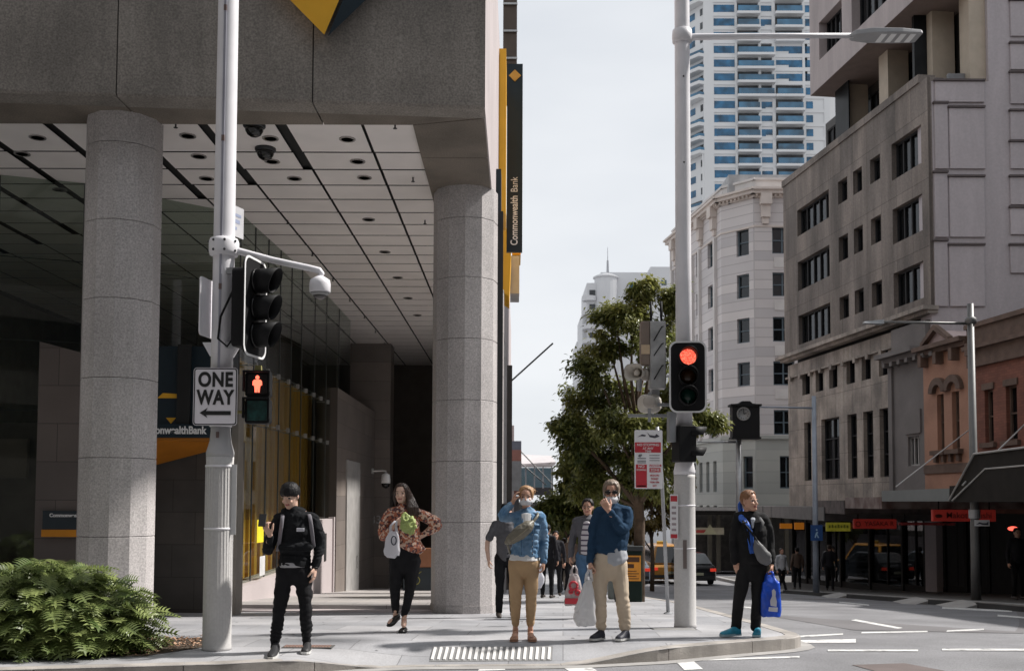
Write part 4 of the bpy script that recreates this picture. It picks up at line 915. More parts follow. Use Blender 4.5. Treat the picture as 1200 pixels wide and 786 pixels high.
def hang_sign(label, px0, px1, py0, py1, mat, body, tmat, size, X=None, script=False, yd=None, rz=None, offx=0):
    """signs hang under the awnings, facing the road crossing"""
    pts = []
    Y = yd; a, b = atY(px0, py1, Y), atY(px1, py0, Y)
    t = thing('hanging_sign', label, 'sign', ((a.x+b.x)/2, Y, a.z))
    m = MB(); m.bev(-(b.x-a.x)/2, (b.x-a.x)/2, -.06, .06, 0, b.z-a.z, .02); m.build('panel', mat, t)
    if body: text(body, size, tmat, t, (offx, -.062, (b.z-a.z)/2), ext=.004, bold=.002)
    m = MB(); m.box(-.4*(b.x-a.x), -.4*(b.x-a.x)+.03, -.01, .01, b.z-a.z, b.z-a.z+.25); m.box(.4*(b.x-a.x), .4*(b.x-a.x)+.03, -.01, .01, b.z-a.z, b.z-a.z+.25); m.build('bracket', dark_fr, t)
    return t
dark_txt = M('sign_dark_text', (0.10, 0.015, 0.01), rough=.6)
h1 = hang_sign('red restaurant sign reading YASAKA under the awning', 1000, 1050, 608, 619, red, 'YASAKA R', dark_txt, .21, yd=34, offx=.13)
m = MB(); m.smooth = True; m.tube([(-.57+.075*cos(a*pi/8), -.065, .15+.08*sin(a*pi/8)) for a in range(17)], .015, 6); m.build('emblem', dark_txt, h1)
h2 = hang_sign('larger red sign with script lettering beside the right street lamp', 1092, 1166, 597, 610.5, red, 'Makoto Sushi', dark_txt, .22, yd=27, offx=.12)
m = MB(); m.ell((-.68, -.07, .14), (.1, .01, .05), 10, 6); m.build('emblem', dark_txt, h2)
h3 = hang_sign('yellow green lit shop sign left of the red YASAKA sign', 968, 996, 612, 622, M('sign_yellow', (0.45, 0.42, 0.05), rough=.5, emit=(.5, .45, .05), es=.1, var=.3, scale=6), None, None, .16, yd=38)
m = MB()
for k in range(7): m.box(-.36+.11*k, -.30+.11*k, -.066, -.062, .12, .22+.02*(k % 2))
m.build('faded_print', M('sign_green_text', (.25, .28, .04)), h3)
h4 = hang_sign('orange lit shop sign further down the far pavement, right of the suited man', 914, 928, 613, 619, M('sign_orange', (0.6, 0.2, 0.02), rough=.5, emit=(.6, .2, .02), es=.2), None, None, .2, yd=46)
h5 = hang_sign('second orange lit shop sign, right of the first', 931, 942, 612, 620, M('sign_orange'), None, None, .2, yd=44)
h6 = hang_sign('thin red and white striped sign between the two red signs', 1053, 1119, 612, 615, M('sign_redstripe', (.35, .05, .05), rough=.5, var=.7, scale=9), None, None, .1, yd=31)
# no-brand pedestrian details: red oval light
ov = thing('neon_sign', 'small glowing red oval sign at the right edge', 'sign', atY(1187, 619, 27))
m = MB(); m.smooth = True; m.ell((0, 0, 0), (.14, .03, .06), 16, 8); m.build('tube_glow', M('neon', (1, .1, .08), emit=(1, .12, .08), es=1.4), ov)

for k in range(9):
    px = 930+k*27+7*(k % 3); a = SF.s_of(px, 625); p = SF.p(a, 1.2, 0); zb = base_z(p.y)+2.35-.15*(k % 3)
    o = thing('shop_lamp', 'small lit ceiling lamp inside the dark shopfronts', 'lamp', (p.x, p.y, zb), group='ceiling lamps inside the shopfronts')
    m = MB(); m.smooth = True; m.lathe((0, 0, 0), [(.03, .12), (.05, .10), (.09, .0), (.085, -.005)], 12); m.build('shade', dark_fr, o)
    m = MB(); m.smooth = True; m.ell((0, 0, -.01), (.06, .06, .035), 10, 6); m.build('bulb', M('bulb_warm', (1, .85, .6), emit=(1, .82, .55), es=2.5), o)
# ================================================================== DISTANT BUILDINGS
# ---------- ornate pale corner building
OY = 65.0
ob = thing('ornate_corner_building', 'pale ornate office building with a chamfered corner and bracketed cornice behind the tall signal pole', 'building', (15.5, OY, base_z(OY)))
pale = jointed('pale_ashlar', (0.62, 0.59, 0.585), 30, 0.62, plane='XZ', offset=0, rough=.8, var=.06, scale=.3, mortar=.03, jcol=(.72, .70, .70), detail=6)
pale_t = M('pale_trim', (0.64, 0.61, 0.59), rough=.8, var=.08, scale=1)
cream_o = M('cornice_cream', (0.64, 0.57, 0.52), rough=.8, var=.1, scale=1)
green_o = jointed('pale_green_ashlar', (0.43, 0.44, 0.41), 30, 0.7, plane='XZ', offset=0, rough=.8, var=.06, scale=.3, mortar=.02, jcol=(.75, .75, .75))
pC = atY(886, 500, OY); pL = Vector((pC.x-1.75, OY+1.9, 0)); pE = Vector((pL.x-1.55, pL.y+11.0, 0))
F1 = Front((pC.x, OY), (pC.x+14, OY), ob); F2 = Front((pL.x, pL.y), (pC.x, OY), ob); F3 = Front((pE.x, pE.y), (pL.x, pL.y), ob)
zcor = F1.z_of(900, 232); zpar = F1.z_of(900, 208); zg = F1.z_of(900, 512); zb5 = F1.z_of(900, 598)
def zz(py0, py1): return (F1.z_of(900, py1), F1.z_of(900, py0))
rowsO = [zz(265, 297), zz(319, 347), zz(371, 400), zz(423, 451), zz(480, 509)]
low = zz(534, 572)
h1_, h2_, h3_ = [], [], []
for (a, b) in rowsO:
    h1_.append((F1.s_of(906, 400), F1.s_of(931, 400), a, b, 2))
    for k in range(3): h1_.append((F1.s_of(906, 400)+2.6*(k+1), F1.s_of(931, 400)+2.6*(k+1), a, b, 2))
    h2_.append((F2.s_of(864, 400), F2.s_of(878.5, 400), a, b, 1))
    for k in range(4): h3_.append((.9+k*2.5, 2.0+k*2.5, a, b, 1))
lo1 = [(F1.s_of(914, 550), F1.s_of(931, 550), low[0], low[1], 2)] + [(F1.s_of(914, 550)+2.8*(k+1), F1.s_of(931, 550)+2.8*(k+1), low[0], low[1], 2) for k in range(2)]
lo2 = [(F2.s_of(871, 550), F2.s_of(882, 550), low[0], low[1], 1)]
lo3 = [(.5+k*1.45, 1.15+k*1.45, low[0]-.2, low[1]-.2, 1) for k in range(7)]
lo3b = [(.5+k*1.45, 1.15+k*1.45, low[0]-2.0, low[0]-1.1, 1) for k in range(7)]
for Fr, hh, ll in ((F1, h1_, lo1), (F2, h2_, lo2), (F3, h3_, lo3+lo3b)):
    Fr.wall(pale, 0, Fr.len, zg, zcor, hh, depth=.3); Fr.wall(green_o, 0, Fr.len, zb5, zg-.01, ll, depth=.3, t=.02)
    for h in hh: Fr.window(h, win_blue, dgl, depth=.25, nm=h[4], nt=1, fw=.09, blind=random.choice([0, .3, .45, .6]), bm_=blindm)
    for h in ll: Fr.window(h, win_blue, dgl, depth=.25, nm=h[4], nt=1, fw=.08)
    m = MB(); Fr.box(m, -.08, Fr.len+.08, -.12, .3, zg-.12, zg+.12); m.build('string_course', green_o, ob, world=True)
    m = MB(); Fr.box(m, -.1, Fr.len+.1, -.15, .3, zcor, zcor+.2); Fr.box(m, -.25, Fr.len+.25, -.45, .3, zcor+.2, zcor+.42); Fr.box(m, -.3, Fr.len+.3, -.6, .3, zcor+.42, zcor+.56); m.build('cornice', cream_o, ob, world=True); m = MB(); Fr.box(m, -.02, Fr.len+.02, -.05, .3, zcor-1.9, zcor-1.78); m.build('frieze', cream_o, ob, world=True)
    m = MB(); n = int(Fr.len/.3)
    for k in range(n): Fr.box(m, k*.3+.05, k*.3+.18, -.3, -.16, zcor+.06, zcor+.2)
    m.build('dentils', cream_o, ob, world=True)
    m = MB(); Fr.box(m, 0, Fr.len, .1, .6, zcor+.62, zpar-.15); Fr.box(m, -.06, Fr.len+.06, .0, .7, zpar-.15, zpar); m.build('parapet', pale_t, ob, world=True)
for (fr, a) in ((F1, F1.s_of(897, 300)), (F1, F1.s_of(897, 300)+5.2), (F3, 1.2), (F3, 4.2), (F3, 7.2), (F3, 10.0)):
    m = MB(); fr.box(m, a-.35, a+.35, -.5, -.005, zcor-.5, zcor+.19); fr.box(m, a-.28, a+.28, -.32, -.005, zcor-1.3, zcor-.51); fr.box(m, a-.2, a+.2, -.18, -.005, zcor-1.7, zcor-1.31); m.build('bracket', cream_o, ob, world=True)
for k in range(7):
    if k in (2, 5): continue
    a = .25+k*1.62; m = MB(); F3.box(m, a, a+.3, -.2, -.003, zg+.13, zcor-1.91); m.build('pilaster', pale_t, ob, world=True)
m = MB(); F1.box(m, F1.s_of(862, 200)-.2, 14, 1.2, 4, zcor, F1.z_of(880, 205)+.4); m.build('attic', M('attic_grey', (.38, .38, .385), rough=.7), ob, world=True)
for (a, b) in rowsO[:4]:
    m = MB(); F1.box(m, h1_[0][0]+.1, h1_[0][1]-.1, -.04, -.002, a-.9, a-.25); m.build('spandrel_panel', pale_t, ob, world=True)
m = MB(); m.hexa([(pE.x+.8, pE.y, -8), (pL.x+.8, pL.y+.6, -8), (pC.x+13.5, OY+1, -8), (pC.x+13.5, pE.y, -8), (pE.x+.8, pE.y, zcor), (pL.x+.8, pL.y+.6, zcor), (pC.x+13.5, OY+1, zcor), (pC.x+13.5, pE.y, zcor)]); m.build('core', M('dark_core'), ob, world=True)
m = MB(); m.box(pE.x-.1, pE.x+.5, pE.y+.01, pE.y+.3, -8, zcor+.6); m.build('return_wall', pale_t, ob, world=True)
# street level arcade of the ornate building
ar = thing('far_arcade', 'dark street level colonnade with a pale sign band under the ornate building', 'arcade', (13, OY-1, base_z(OY)))
m = MB(); m.box(atY(806, 600, 63.5).x, atY(930, 600, 63.5).x+4, 61.5, 65.4, atY(830, 603, 61.5).z, atY(830, 594, 61.5).z); m.build('canopy', awd, ar, world=True)
m = MB(); m.box(atY(806, 600, 61.4).x, atY(930, 600, 61.4).x+4, 61.35, 61.49, atY(830, 598, 61.5).z, atY(830, 594, 61.5).z); m.build('canopy_edge', awl, ar, world=True)
for k in range(8):
    x = atY(812+k*15+5*(k%2), 620, 64.3).x; m = MB(); m.box(x-.12, x+.12, 64.3, 64.5, base_z(64)-.3, zb5); m.build('column', M('arcade_column', (.12, .11, .085), rough=.7), ar, world=True)
m = MB(); m.box(atY(806, 600, 66).x, 40, 66, 66.2, -8, zb5); m.build('rear_wall', M('shop_rear2', (.05, .045, .04), rough=.6, var=.4), ar, world=True)
sg = thing('corner_shop_sign', 'pale sign band with red stripe and green triangle emblem above the dark street corner shop', 'sign', atY(832, 626, 62.5))
w_ = atY(848, 620, 62.5).x-atY(815, 620, 62.5).x
m = MB(); m.box(-w_/2, w_/2, 0, .08, 0, .42); m.build('panel', M('sign_cream', (.42, .38, .28), rough=.6), sg)
m = MB(); m.box(-w_/2+.02, -.25, -.012, -.001, .1, .28); m.build('red_stripe', M('sign_red2', (.4, .05, .04), rough=.6), sg)
m = MB(); m.prism([(-.42, .02), (.42, .02), (0, .62)], -.03, -.013); m.build('emblem', M('emblem_pale', (.48, .46, .3), rough=.6), sg)

# ---------- blue windowed tower
TY = 225.0
tw = thing('residential_tower', 'very tall white residential tower with blue glass windows and stacked balconies', 'building', (50, TY, base_z(TY)))
twall = M('tower_white', (0.66, 0.66, 0.66), rough=.7, var=.03, scale=.1)
blueg = M('blue_glass', (0.015, 0.10, 0.20), rough=.15, var=.6, scale=.45, spec=.6)
balg = M('balcony_glass', (0.03, 0.115, 0.20), rough=.15, var=.5, scale=.3, spec=.8)
darkin = M('balcony_recess', (0.075, 0.08, 0.085), rough=.8, var=.5, scale=.4)
X2 = lambda px: atY(px, 300, TY).x
xt0, xt1 = X2(826), X2(985)
zr0 = atY(880, 10, TY).z; FH = (atY(880, 10, TY).z - atY(880, 122.67, TY).z)/7.0
zrow = lambda k: zr0 - k*FH       # centre of window row k
m = MB(); m.box(xt0, xt1, TY+1.2, TY+22, base_z(TY), zrow(-2)); m.build('core', twall, tw, world=True)
K0, K1 = -1, 19
def twin(xa, xb, za, zb_, nm='window'):
    m = MB(); m.box(xa, xb, TY-.06, TY-.01, za, zb_)
    return m
# front wall slabs between windows: piers full height, spandrels per floor
for (a, b) in ((826, 838), (863, 866), (891, 894), (907, 911), (943, 946), (968, 975)):
    m = MB(); m.box(X2(a), X2(b), TY, TY+1.19, base_z(TY), zrow(K0)+2); m.build('wall_pier', twall, tw, world=True)
for k in range(K0, K1+1):
    z = zrow(k)
    grp = k % 11
    m = MB(); m.box(X2(838)+.002, X2(968)-.002, TY+.01, TY+1.18, z-FH/2-.2, z-FH/2+.65); m.build('spandrel', twall, tw, world=True)
    # A window
    m = MB(); m.box(X2(838.3), X2(862.8), TY+.12, TY+.2, z-.78, z+.85)
    if grp in (0, 1, 2, 7, 8, 9): m.box(X2(838.3), X2(843), TY+.12, TY+.2, z-1.2, z-.781)
    m.build('window', blueg, tw, world=True)
    m = MB(); m.box(X2(838)+.01, X2(863)-.01, TY+.21, TY+.5, z-FH/2, z+FH/2+.01); m.build('bay_wall', twall, tw, world=True)
    wide = grp in (3, 4, 5, 6)
    # balcony B(+C)
    xb1 = X2(908) if wide else X2(891)
    m = MB(); m.box(X2(866), xb1, TY+.7, TY+.8, z-FH/2+.6, z+FH/2-.2); m.build('balcony_recess', darkin, tw, world=True)
    m = MB(); m.box(X2(865), xb1+.3, TY-1.3, TY+.0, z-FH/2-.12, z-FH/2+.42); m.build('balcony_slab', twall, tw, world=True)
    m = MB(); m.box(X2(866), xb1, TY-1.2, TY-1.12, z-FH/2+.425, z+.15); m.build('balustrade', balg, tw, world=True)
    if not wide:
        m = MB(); m.box(X2(894), X2(907), TY+.12, TY+.2, z-.55, z+.7)
        if grp % 2: m.box(X2(894), X2(899), TY+.12, TY+.2, z-1.0, z-.551)
        m.build('window', blueg, tw, world=True)
        m = MB(); m.box(X2(894)-.05, X2(907)+.05, TY+.21, TY+.5, z-FH/2, z+FH/2+.01); m.build('bay_wall', twall, tw, world=True)
    # D
    if grp in (3, 4, 5):
        m = MB(); m.box(X2(912), X2(948), TY+.12, TY+.2, z-.3, z+.8); m.box(X2(927), X2(948), TY+.12, TY+.2, z-.9, z-.301); m.build('window', blueg, tw, world=True)
        m = MB(); m.box(X2(911)+.01, X2(949), TY+.21, TY+.5, z-FH/2, z+FH/2+.01); m.build('bay_wall', twall, tw, world=True)
    else:
        m = MB(); m.box(X2(912), X2(942), TY+.7, TY+.8, z-FH/2+.6, z+FH/2-.2); m.build('balcony_recess', darkin, tw, world=True)
        m = MB(); m.box(X2(910), X2(944), TY-1.3, TY+0, z-FH/2-.12, z-FH/2+.42); m.build('balcony_slab', twall, tw, world=True)
        m = MB(); m.box(X2(912), X2(942), TY-1.2, TY-1.12, z-FH/2+.425, z+.15); m.build('balustrade', balg, tw, world=True)
    m = MB(); m.box(X2(947), X2(955), TY+.12, TY+.2, z-.8, z+.8); m.build('window', blueg, tw, world=True)
    m = MB(); m.box(X2(946)+.01, X2(975)-.01, TY+.21, TY+.5, z-FH/2, z+FH/2+.01); m.build('bay_wall', twall, tw, world=True)
# left flank: receding face with angled balconies
xl = X2(807); yl = TY+6
Lf = Front((xl, yl), (xt0, TY), tw)
Lf.box(m := MB(), 0, Lf.len, .5, 3, base_z(TY), zrow(K0)+2); m.build('flank_wall', twall, tw, world=True)
for k in range(K0, K1+1):
    z = zrow(k)-.3; plain = (k % 11) in (0, 1, 2, 7)
    if plain:
        m = MB(); Lf.box(m, .8, 3.6, .42, .49, z-.8, z+.7); m.build('window', blueg, tw, world=True)
        m = MB(); Lf.box(m, Lf.len-1.6, Lf.len-.5, .42, .49, z-.8, z+.7); m.build('window', darkin, tw, world=True)
    else:
        m = MB(); Lf.box(m, .3, Lf.len-.2, .40, .49, z-.7, z+1.0); m.build('balcony_recess', darkin, tw, world=True)
        m = MB(); q = [Lf.p(-.3, .45, z-1.4), Lf.p(1.6, -1.0, z-1.4), Lf.p(4.2, -1.6, z-1.4), Lf.p(Lf.len-.2, -1.2, z-1.4), Lf.p(Lf.len+.1, .4, z-1.4)]
        m.loft([q, [v+Vector((0, 0, .75)) for v in q]]); m.build('balcony_slab', twall, tw, world=True)
        m = MB(); q2 = [v+Vector((0, 0, .76)) for v in q]; m.loft([q2[:4]+[q2[4]], [v+Vector((0, 0, .6)) for v in q2]]); m.build('balustrade', balg, tw, world=True)
m = MB(); m.box(X2(820), X2(821.2), TY-4, TY-3.7, base_z(TY), zrow(11)); m.build('downpipe', twall, tw, world=True)

# ---------- white apartment block behind the tree
AY = 210.0; X3 = lambda px: atY(px, 350, AY).x; Z3 = lambda py: atY(720, py, AY).z
ap = thing('apartment_block', 'distant white apartment block with rounded balcony tower and spire behind the tree', 'building', (X3(720), AY, base_z(AY)))
apw = M('apartment_white', (0.62, 0.62, 0.63), rough=.7, var=.05, scale=.1)
m = MB(); m.box(X3(706), X3(765), AY+4, AY+24, base_z(AY), Z3(314)); m.build('wall', apw, ap, world=True)
m = MB(); m.box(X3(765)+.01, X3(812), AY+3.4, AY+24, base_z(AY), Z3(308)); m.build('wall', apw, ap, world=True)
cxx = X3(712)
m = MB(); m.lathe((cxx, AY+4, 0), [(2.4, base_z(AY)), (2.4, Z3(322)), (2.7, Z3(322)+.1), (2.7, Z3(320)), (1.6, Z3(317)), (.2, Z3(314))], 20); m.build('round_tower', apw, ap, world=True)
m = MB(); m.tube([(cxx+.4, AY+4, Z3(314)-.3), (cxx+.4, AY+4, Z3(300)), (cxx+.4, AY+4, Z3(300)+.01), (cxx+.4, AY+4, Z3(284))], [.28, .2, .08, .04], 6); m.build('spire', M('spire_grey', (.4, .4, .42)), ap, world=True)
m = MB(); m.box(X3(689), X3(707), AY+3, AY+20, base_z(AY), Z3(328)); m.box(X3(684), X3(689), AY+4, AY+20, base_z(AY), Z3(362)); m.build('wing', apw, ap, world=True)
for k in range(16):
    z = Z3(342)-k*3.0
    for (a, b) in ((692, 699), (702, 706)):
        if a > 684: m = MB(); m.box(X3(a), X3(b), AY+2.9, AY+2.95, z-.6, z+1.0); m.build('window', darkin, ap, world=True)
    m = MB(); m.lathe((X3(692), AY+3.4, 0), [(1.5, z-1.3), (1.6, z-.3), (1.5, z-.3), (1.4, z-1.1)], 14); m.build('balcony', apw, ap, world=True)
for (a, b, py) in ((778, 784, 327), (778, 784, 341), (715, 722, 331), (740, 746, 330)): m = MB(); m.box(X3(a), X3(b), AY+3.3, AY+3.38, Z3(py+3), Z3(py-3)); m.build('window', blueg, ap, world=True)
# lower hazy blocks further left
lb = thing('distant_block', 'faint pale distant block low beside the tree', 'building', (X3(675), 260, base_z(190)))
m = MB(); m.box(atY(663, 450, 260).x, atY(690, 450, 260).x, 260, 280, -12, atY(670, 452, 260).z); m.box(atY(676, 450, 262).x, atY(690, 450, 262).x, 262, 280, -12, atY(680, 400, 262).z); m.build('wall', apw, lb, world=True)
for k in range(8):
    m = MB(); m.box(atY(667, 450, 260).x, atY(672, 450, 260).x, 259.9, 259.98, atY(668, 462+k*11, 260).z, atY(668, 458+k*11, 260).z); m.build('window', darkin, lb, world=True)

# ---------- end of the street: footbridge / station roof
fb = thing('footbridge', 'pale glazed footbridge with flat metal roof at the end of the footpath', 'footbridge', (2, 95, base_z(95)))
BYy = 95.0; Xb = lambda px: atY(px, 550, BYy).x; Zb = lambda py: atY(620, py, BYy).z
m = MB(); m.hexa([(Xb(598), BYy-6, Zb(549)), (Xb(648), BYy-6, Zb(546)), (Xb(648), BYy+3, Zb(546)), (Xb(598), BYy+3, Zb(546)), (Xb(598), BYy-6, Zb(547)), (Xb(648), BYy-6, Zb(544)), (Xb(648), BYy+3, Zb(532)), (Xb(598), BYy+3, Zb(530))]); m.build('roof', M('bridge_roof', (0.50, 0.46, 0.46), rough=.5), fb, world=True)
m = MB(); m.box(Xb(598), Xb(648), BYy-1, BYy, Zb(580), Zb(571)); m.build('deck', M('bridge_dark', (0.04, 0.04, 0.045), rough=.7), fb, world=True)
for px in (607, 616, 626, 636, 646): m = MB(); m.box(Xb(px)-.06, Xb(px)+.06, BYy-1.1, BYy-.98, Zb(572), Zb(546)); m.build('post', M('bridge_post', (.35, .35, .36)), fb, world=True)
m = MB(); m.box(Xb(598), Xb(648), BYy-.5, BYy-.45, Zb(571), Zb(548)); m.build('glazing', glass_mat('bridge_glass', tint=(.5, .6, .65), trans=.5), fb, world=True)
for px in (603, 652): m = MB(); m.box(Xb(px)-.4, Xb(px)+.4, BYy-.8, BYy+.4, base_z(95)-.5, Zb(581)); m.build('pier', M('bridge_dark'), fb, world=True)
es = thing('street_end_building', 'dark building closing the far end of the street behind the trees', 'building', (8, 130, base_z(130)))
m = MB(); m.box(-6, 16, 130, 150, -14, 1.5); m.build('wall', M('end_wall', (.04, .038, .036), rough=.8, var=.4, scale=.3), es, world=True)
for k in range(9): m = MB(); m.box(-4+2.2*k, -2.6+2.2*k, 129.9, 129.98, -6, -2.5); m.build('shop_window', M('end_shop', (.3, .26, .2), rough=.4, var=.5, scale=.6), es, world=True)
# shops along the bank side further down the hill
sh = thing('side_street_shops', 'row of narrow shop fronts with dark awning running down behind the granite column', 'shopfront', (0, 60, base_z(60)))
m = MB(); m.box(-1.2, .12, 60.1, 92, base_z(92), 6); m.build('wall', gran_l, sh, world=True)
m = MB(); m.box(.13, 1.2, 42, 88, -.4, -.1)
m.build('awning', awd, sh, world=True)
for k in range(6):
    m = MB(); m.box(-.02, .42+.05*(k % 3), 45+6*k, 45.4+6*k, 2.0+.6*(k % 4), 3.3+.8*(k % 3)); m.build('projecting_sign', M('proj_%d' % (k % 3), [(.5, .5, .5), (.25, .12, .1), (.12, .14, .18)][k % 3]), sh, world=True)
# wires
wr = thing('overhead_wire', 'thin dark stay wire rising from the bank side wall against the sky', 'wire', atY(598, 447, 40))
m = MB(); m.tube([atY(596, 449, 40), atY(648, 402, 40)], .035, 5); m.build('cable', dark_metal, wr, world=True)
wr2 = thing('overhead_wire', 'pair of sagging wires low over the footpath in front of the footbridge', 'wire', atY(600, 522, 60))
for (a, b) in (((600, 518), (655, 575)), ((598, 532), (640, 568))):
    m = MB(); m.tube([atY(*a, 60), atY(*b, 60)], .04, 5); m.build('cable', dark_metal, wr2, world=True)
# ---------- unseen blocks added around the camera to cut sky light and darken glass reflections
op = thing('light_blocker', 'large unseen block added behind the viewpoint to cut sky light and reflections', 'building', (0, -16, 0))
opm = M('blocker_stone', (0.16, 0.15, 0.14), rough=.8, var=.15, scale=.3)
m = MB(); m.box(-70, 20, -34, -14, -.2, 30); m.build('wall', opm, op, world=True)
for k in range(8):
    m = MB(); m.box(-69, 19.5, -13.99, -13.95, 3.5+3.7*k, 5.6+3.7*k); m.build('window_band', M('blocker_glass', (.03, .035, .04), rough=.1), op, world=True)
op2 = thing('light_blocker', 'unseen block added at the left, outside the view, to cut sky light', 'building', (-30, 0, 0))
m = MB(); m.box(-45, -24, -10, 40, -.4, 30); m.build('wall', opm, op2, world=True)

op3 = thing('light_blocker', 'unseen block added at the right, outside the view, to darken glass reflections', 'building', (30, 0, 0))
m = MB(); m.box(25, 50, -14, 15, -.4, 21); m.build('wall', opm, op3, world=True)
# ================================================================== STREET FURNITURE
pole_w = M('pole_white', (0.76, 0.75, 0.78), rough=.45, var=.05, scale=4, spec=.4)
pole_g = M('pole_sleeve', (0.55, 0.54, 0.53), rough=.6, var=.07, scale=2, fine=.05, fscale=40, stretch=(1, 1, .3))
galv = M('galvanised', (0.36, 0.37, 0.385), rough=.45, metal=.5, var=.12, scale=6)
blk = M('signal_black', (0.010, 0.010, 0.011), rough=.6, spec=.2)
blk_in = M('signal_inner', (0.01, 0.01, 0.011), rough=.35)
# ---- left signal pole
LY = 10.45
bp = atG(251.5, 762)
lp_ = thing('signal_pole', 'thick pale grey signal pole beside the hooded man, with a fat ribbed lower sleeve', 'pole', (bp.x, LY, path_z(bp.x, LY)))
zl = lambda py: atY(252, py, LY).z - lp_.location.z
def rib_cyl(mb, r, z0, z1, n=48, a=.012):
    mb.lathe((0, 0, 0), [(r, z0), (r, z1)], n)
m = MB(); m.smooth = True; m.lathe((0, 0, 0), [(.148, .0), (.146, .03), (.143, .06), (.136, zl(545)), (.138, zl(535))], 40); sl_ = m.build('sleeve', pole_g, lp_)
m = MB()
for k in range(28):
    a = -pi+ pi*2*k/28; m.box(.139*cos(a)-.003, .139*cos(a)+.003, .139*sin(a)-.003, .139*sin(a)+.003, .1, zl(548))
m.build('ribs', pole_g, sl_)
m = MB(); m.smooth = True; m.lathe((0, 0, 0), [(.139, zl(535)), (.141, zl(530)), (.11, zl(518)), (.098, zl(505)), (.1, zl(500))], 32); m.build('cone', M('cone_grey', (.42, .42, .43), rough=.45), lp_)
m = MB(); m.smooth = True; m.lathe((0, 0, 0), [(.112, zl(500)), (.108, zl(300)), (.104, zl(0)-0), (.10, zl(-60))], 32); up_ = m.build('shaft', pole_w, lp_)
m = MB(); m.box(-.012, .012, -.114, -.104, zl(498), zl(-60)); m.build('groove_strip', M('strip_grey', (.33, .33, .38), rough=.4), up_)
m = MB(); m.smooth = True; zc_ = zl(290); m.lathe((0, 0, 0), [(.11, zc_-.095), (.14, zc_-.085), (.152, zc_-.05), (.152, zc_+.05), (.14, zc_+.085), (.11, zc_+.095)], 32); cl_ = m.build('collar', pole_w, lp_)
for a in range(8):
    A = a*pi/4+.3; m = MB()
    for zq in (-.05, .05): m.ell((.152*cos(A), .152*sin(A), zc_+zq), (.014, .014, .014), 8, 5)
    if sin(A) < .3: m.build('bolts', dark_metal, cl_)
# bands and bracket plate on sleeve
m = MB(); m.smooth = True
for py in (546, 619): m.lathe((0, 0, 0), [(.142, zl(py)-.012), (.146, zl(py)-.008), (.146, zl(py)+.008), (.142, zl(py)+.012)], 32)
m.build('bands', pole_w, lp_)
m = MB(); m.box(.13, .185, -.05, -.044, zl(626), zl(544)); m.build('side_plate', M('plate_pale', (.6, .6, .6), rough=.5), lp_)
for s_ in (-1, 1):
    m = MB(); m.loft([[(s_*.05, y, zl(402)+.0) for y in (-.05, .05)] + [(s_*.19, y, zl(402)) for y in (.05, -.05)], [(s_*.05, y, zl(418)) for y in (-.05, .05)] + [(s_*.11, y, zl(418)) for y in (.05, -.05)]]); m.build('clamp_bracket', pole_w, lp_)
# small details
m = MB()
for (px, py) in ((254, 338), (252, 510), (257, 166), (257, 15)):
    m.box(-.014, .014, -.118, -.1, zl(py)-.03, zl(py)+.03)
m.build('cable_ports', M('port_brown', (.15, .1, .09)), lp_)
# lamp-like camera arm
ca = thing('street_camera', 'white dome street camera on a tubular arm over the left signal', 'security camera', (bp.x, LY, atY(252, 290, LY).z))
def lw(px, py, Y=LY): return atY(px, py, Y) - ca.location
m = MB(); m.smooth = True; m.tube([lw(262, 291), lw(275, 293), lw(320, 305), lw(362, 314), lw(374, 317), lw(377, 321)], [.04, .036, .034, .034, .034, .03], 12, dome=True); m.build('arm', pole_w, ca)
hc = lw(375, 335); m = MB(); m.smooth = True; m.lathe(hc, [(.02, .12), (.035, .10), (.055, .09), (.10, .06), (.108, .02), (.108, -.06), (.102, -.07)], 28); m.build('housing', pole_w, ca)
m = MB(); m.smooth = True; m.lathe(hc, [(.098, -.07), (.09, -.085), (.07, -.10)], 24); m.build('trim_ring', M('ring_grey', (.3, .3, .3)), ca)
m = MB(); m.smooth = True; m.lathe(hc, [(.07, -.10), (.055, -.125), (.03, -.14), (.005, -.143)], 20); m.build('dome', M('dome_grey', (.12, .11, .11), rough=.15), ca)

def red_lens(name='lens_red_on'):
    m = bpy.data.materials.new(name) if name not in MATS else MATS[name]
    if name in MATS: return m
    MATS[name] = m; m.use_nodes = True; b = m.node_tree.nodes['Principled BSDF']
    b.inputs['Base Color'].default_value = (.5, .03, .02, 1); b.inputs['Emission Color'].default_value = (1, .13, .07, 1); b.inputs['Emission Strength'].default_value = 1.25
    N = m.node_tree.nodes; L = m.node_tree.links; t_ = N.new('ShaderNodeTexCoord'); v = N.new('ShaderNodeTexVoronoi'); v.inputs['Scale'].default_value = 70; L.new(t_.outputs['Object'], v.inputs['Vector'])
    r = N.new('ShaderNodeValToRGB'); r.color_ramp.elements[0].color = (1, .24, .15, 1); r.color_ramp.elements[1].color = (.62, .04, .02, 1); r.color_ramp.elements[0].position = .25; r.color_ramp.elements[1].position = .62; L.new(v.outputs['Distance'], r.inputs['Fac']); L.new(r.outputs['Color'], b.inputs['Emission Color'])
    return m
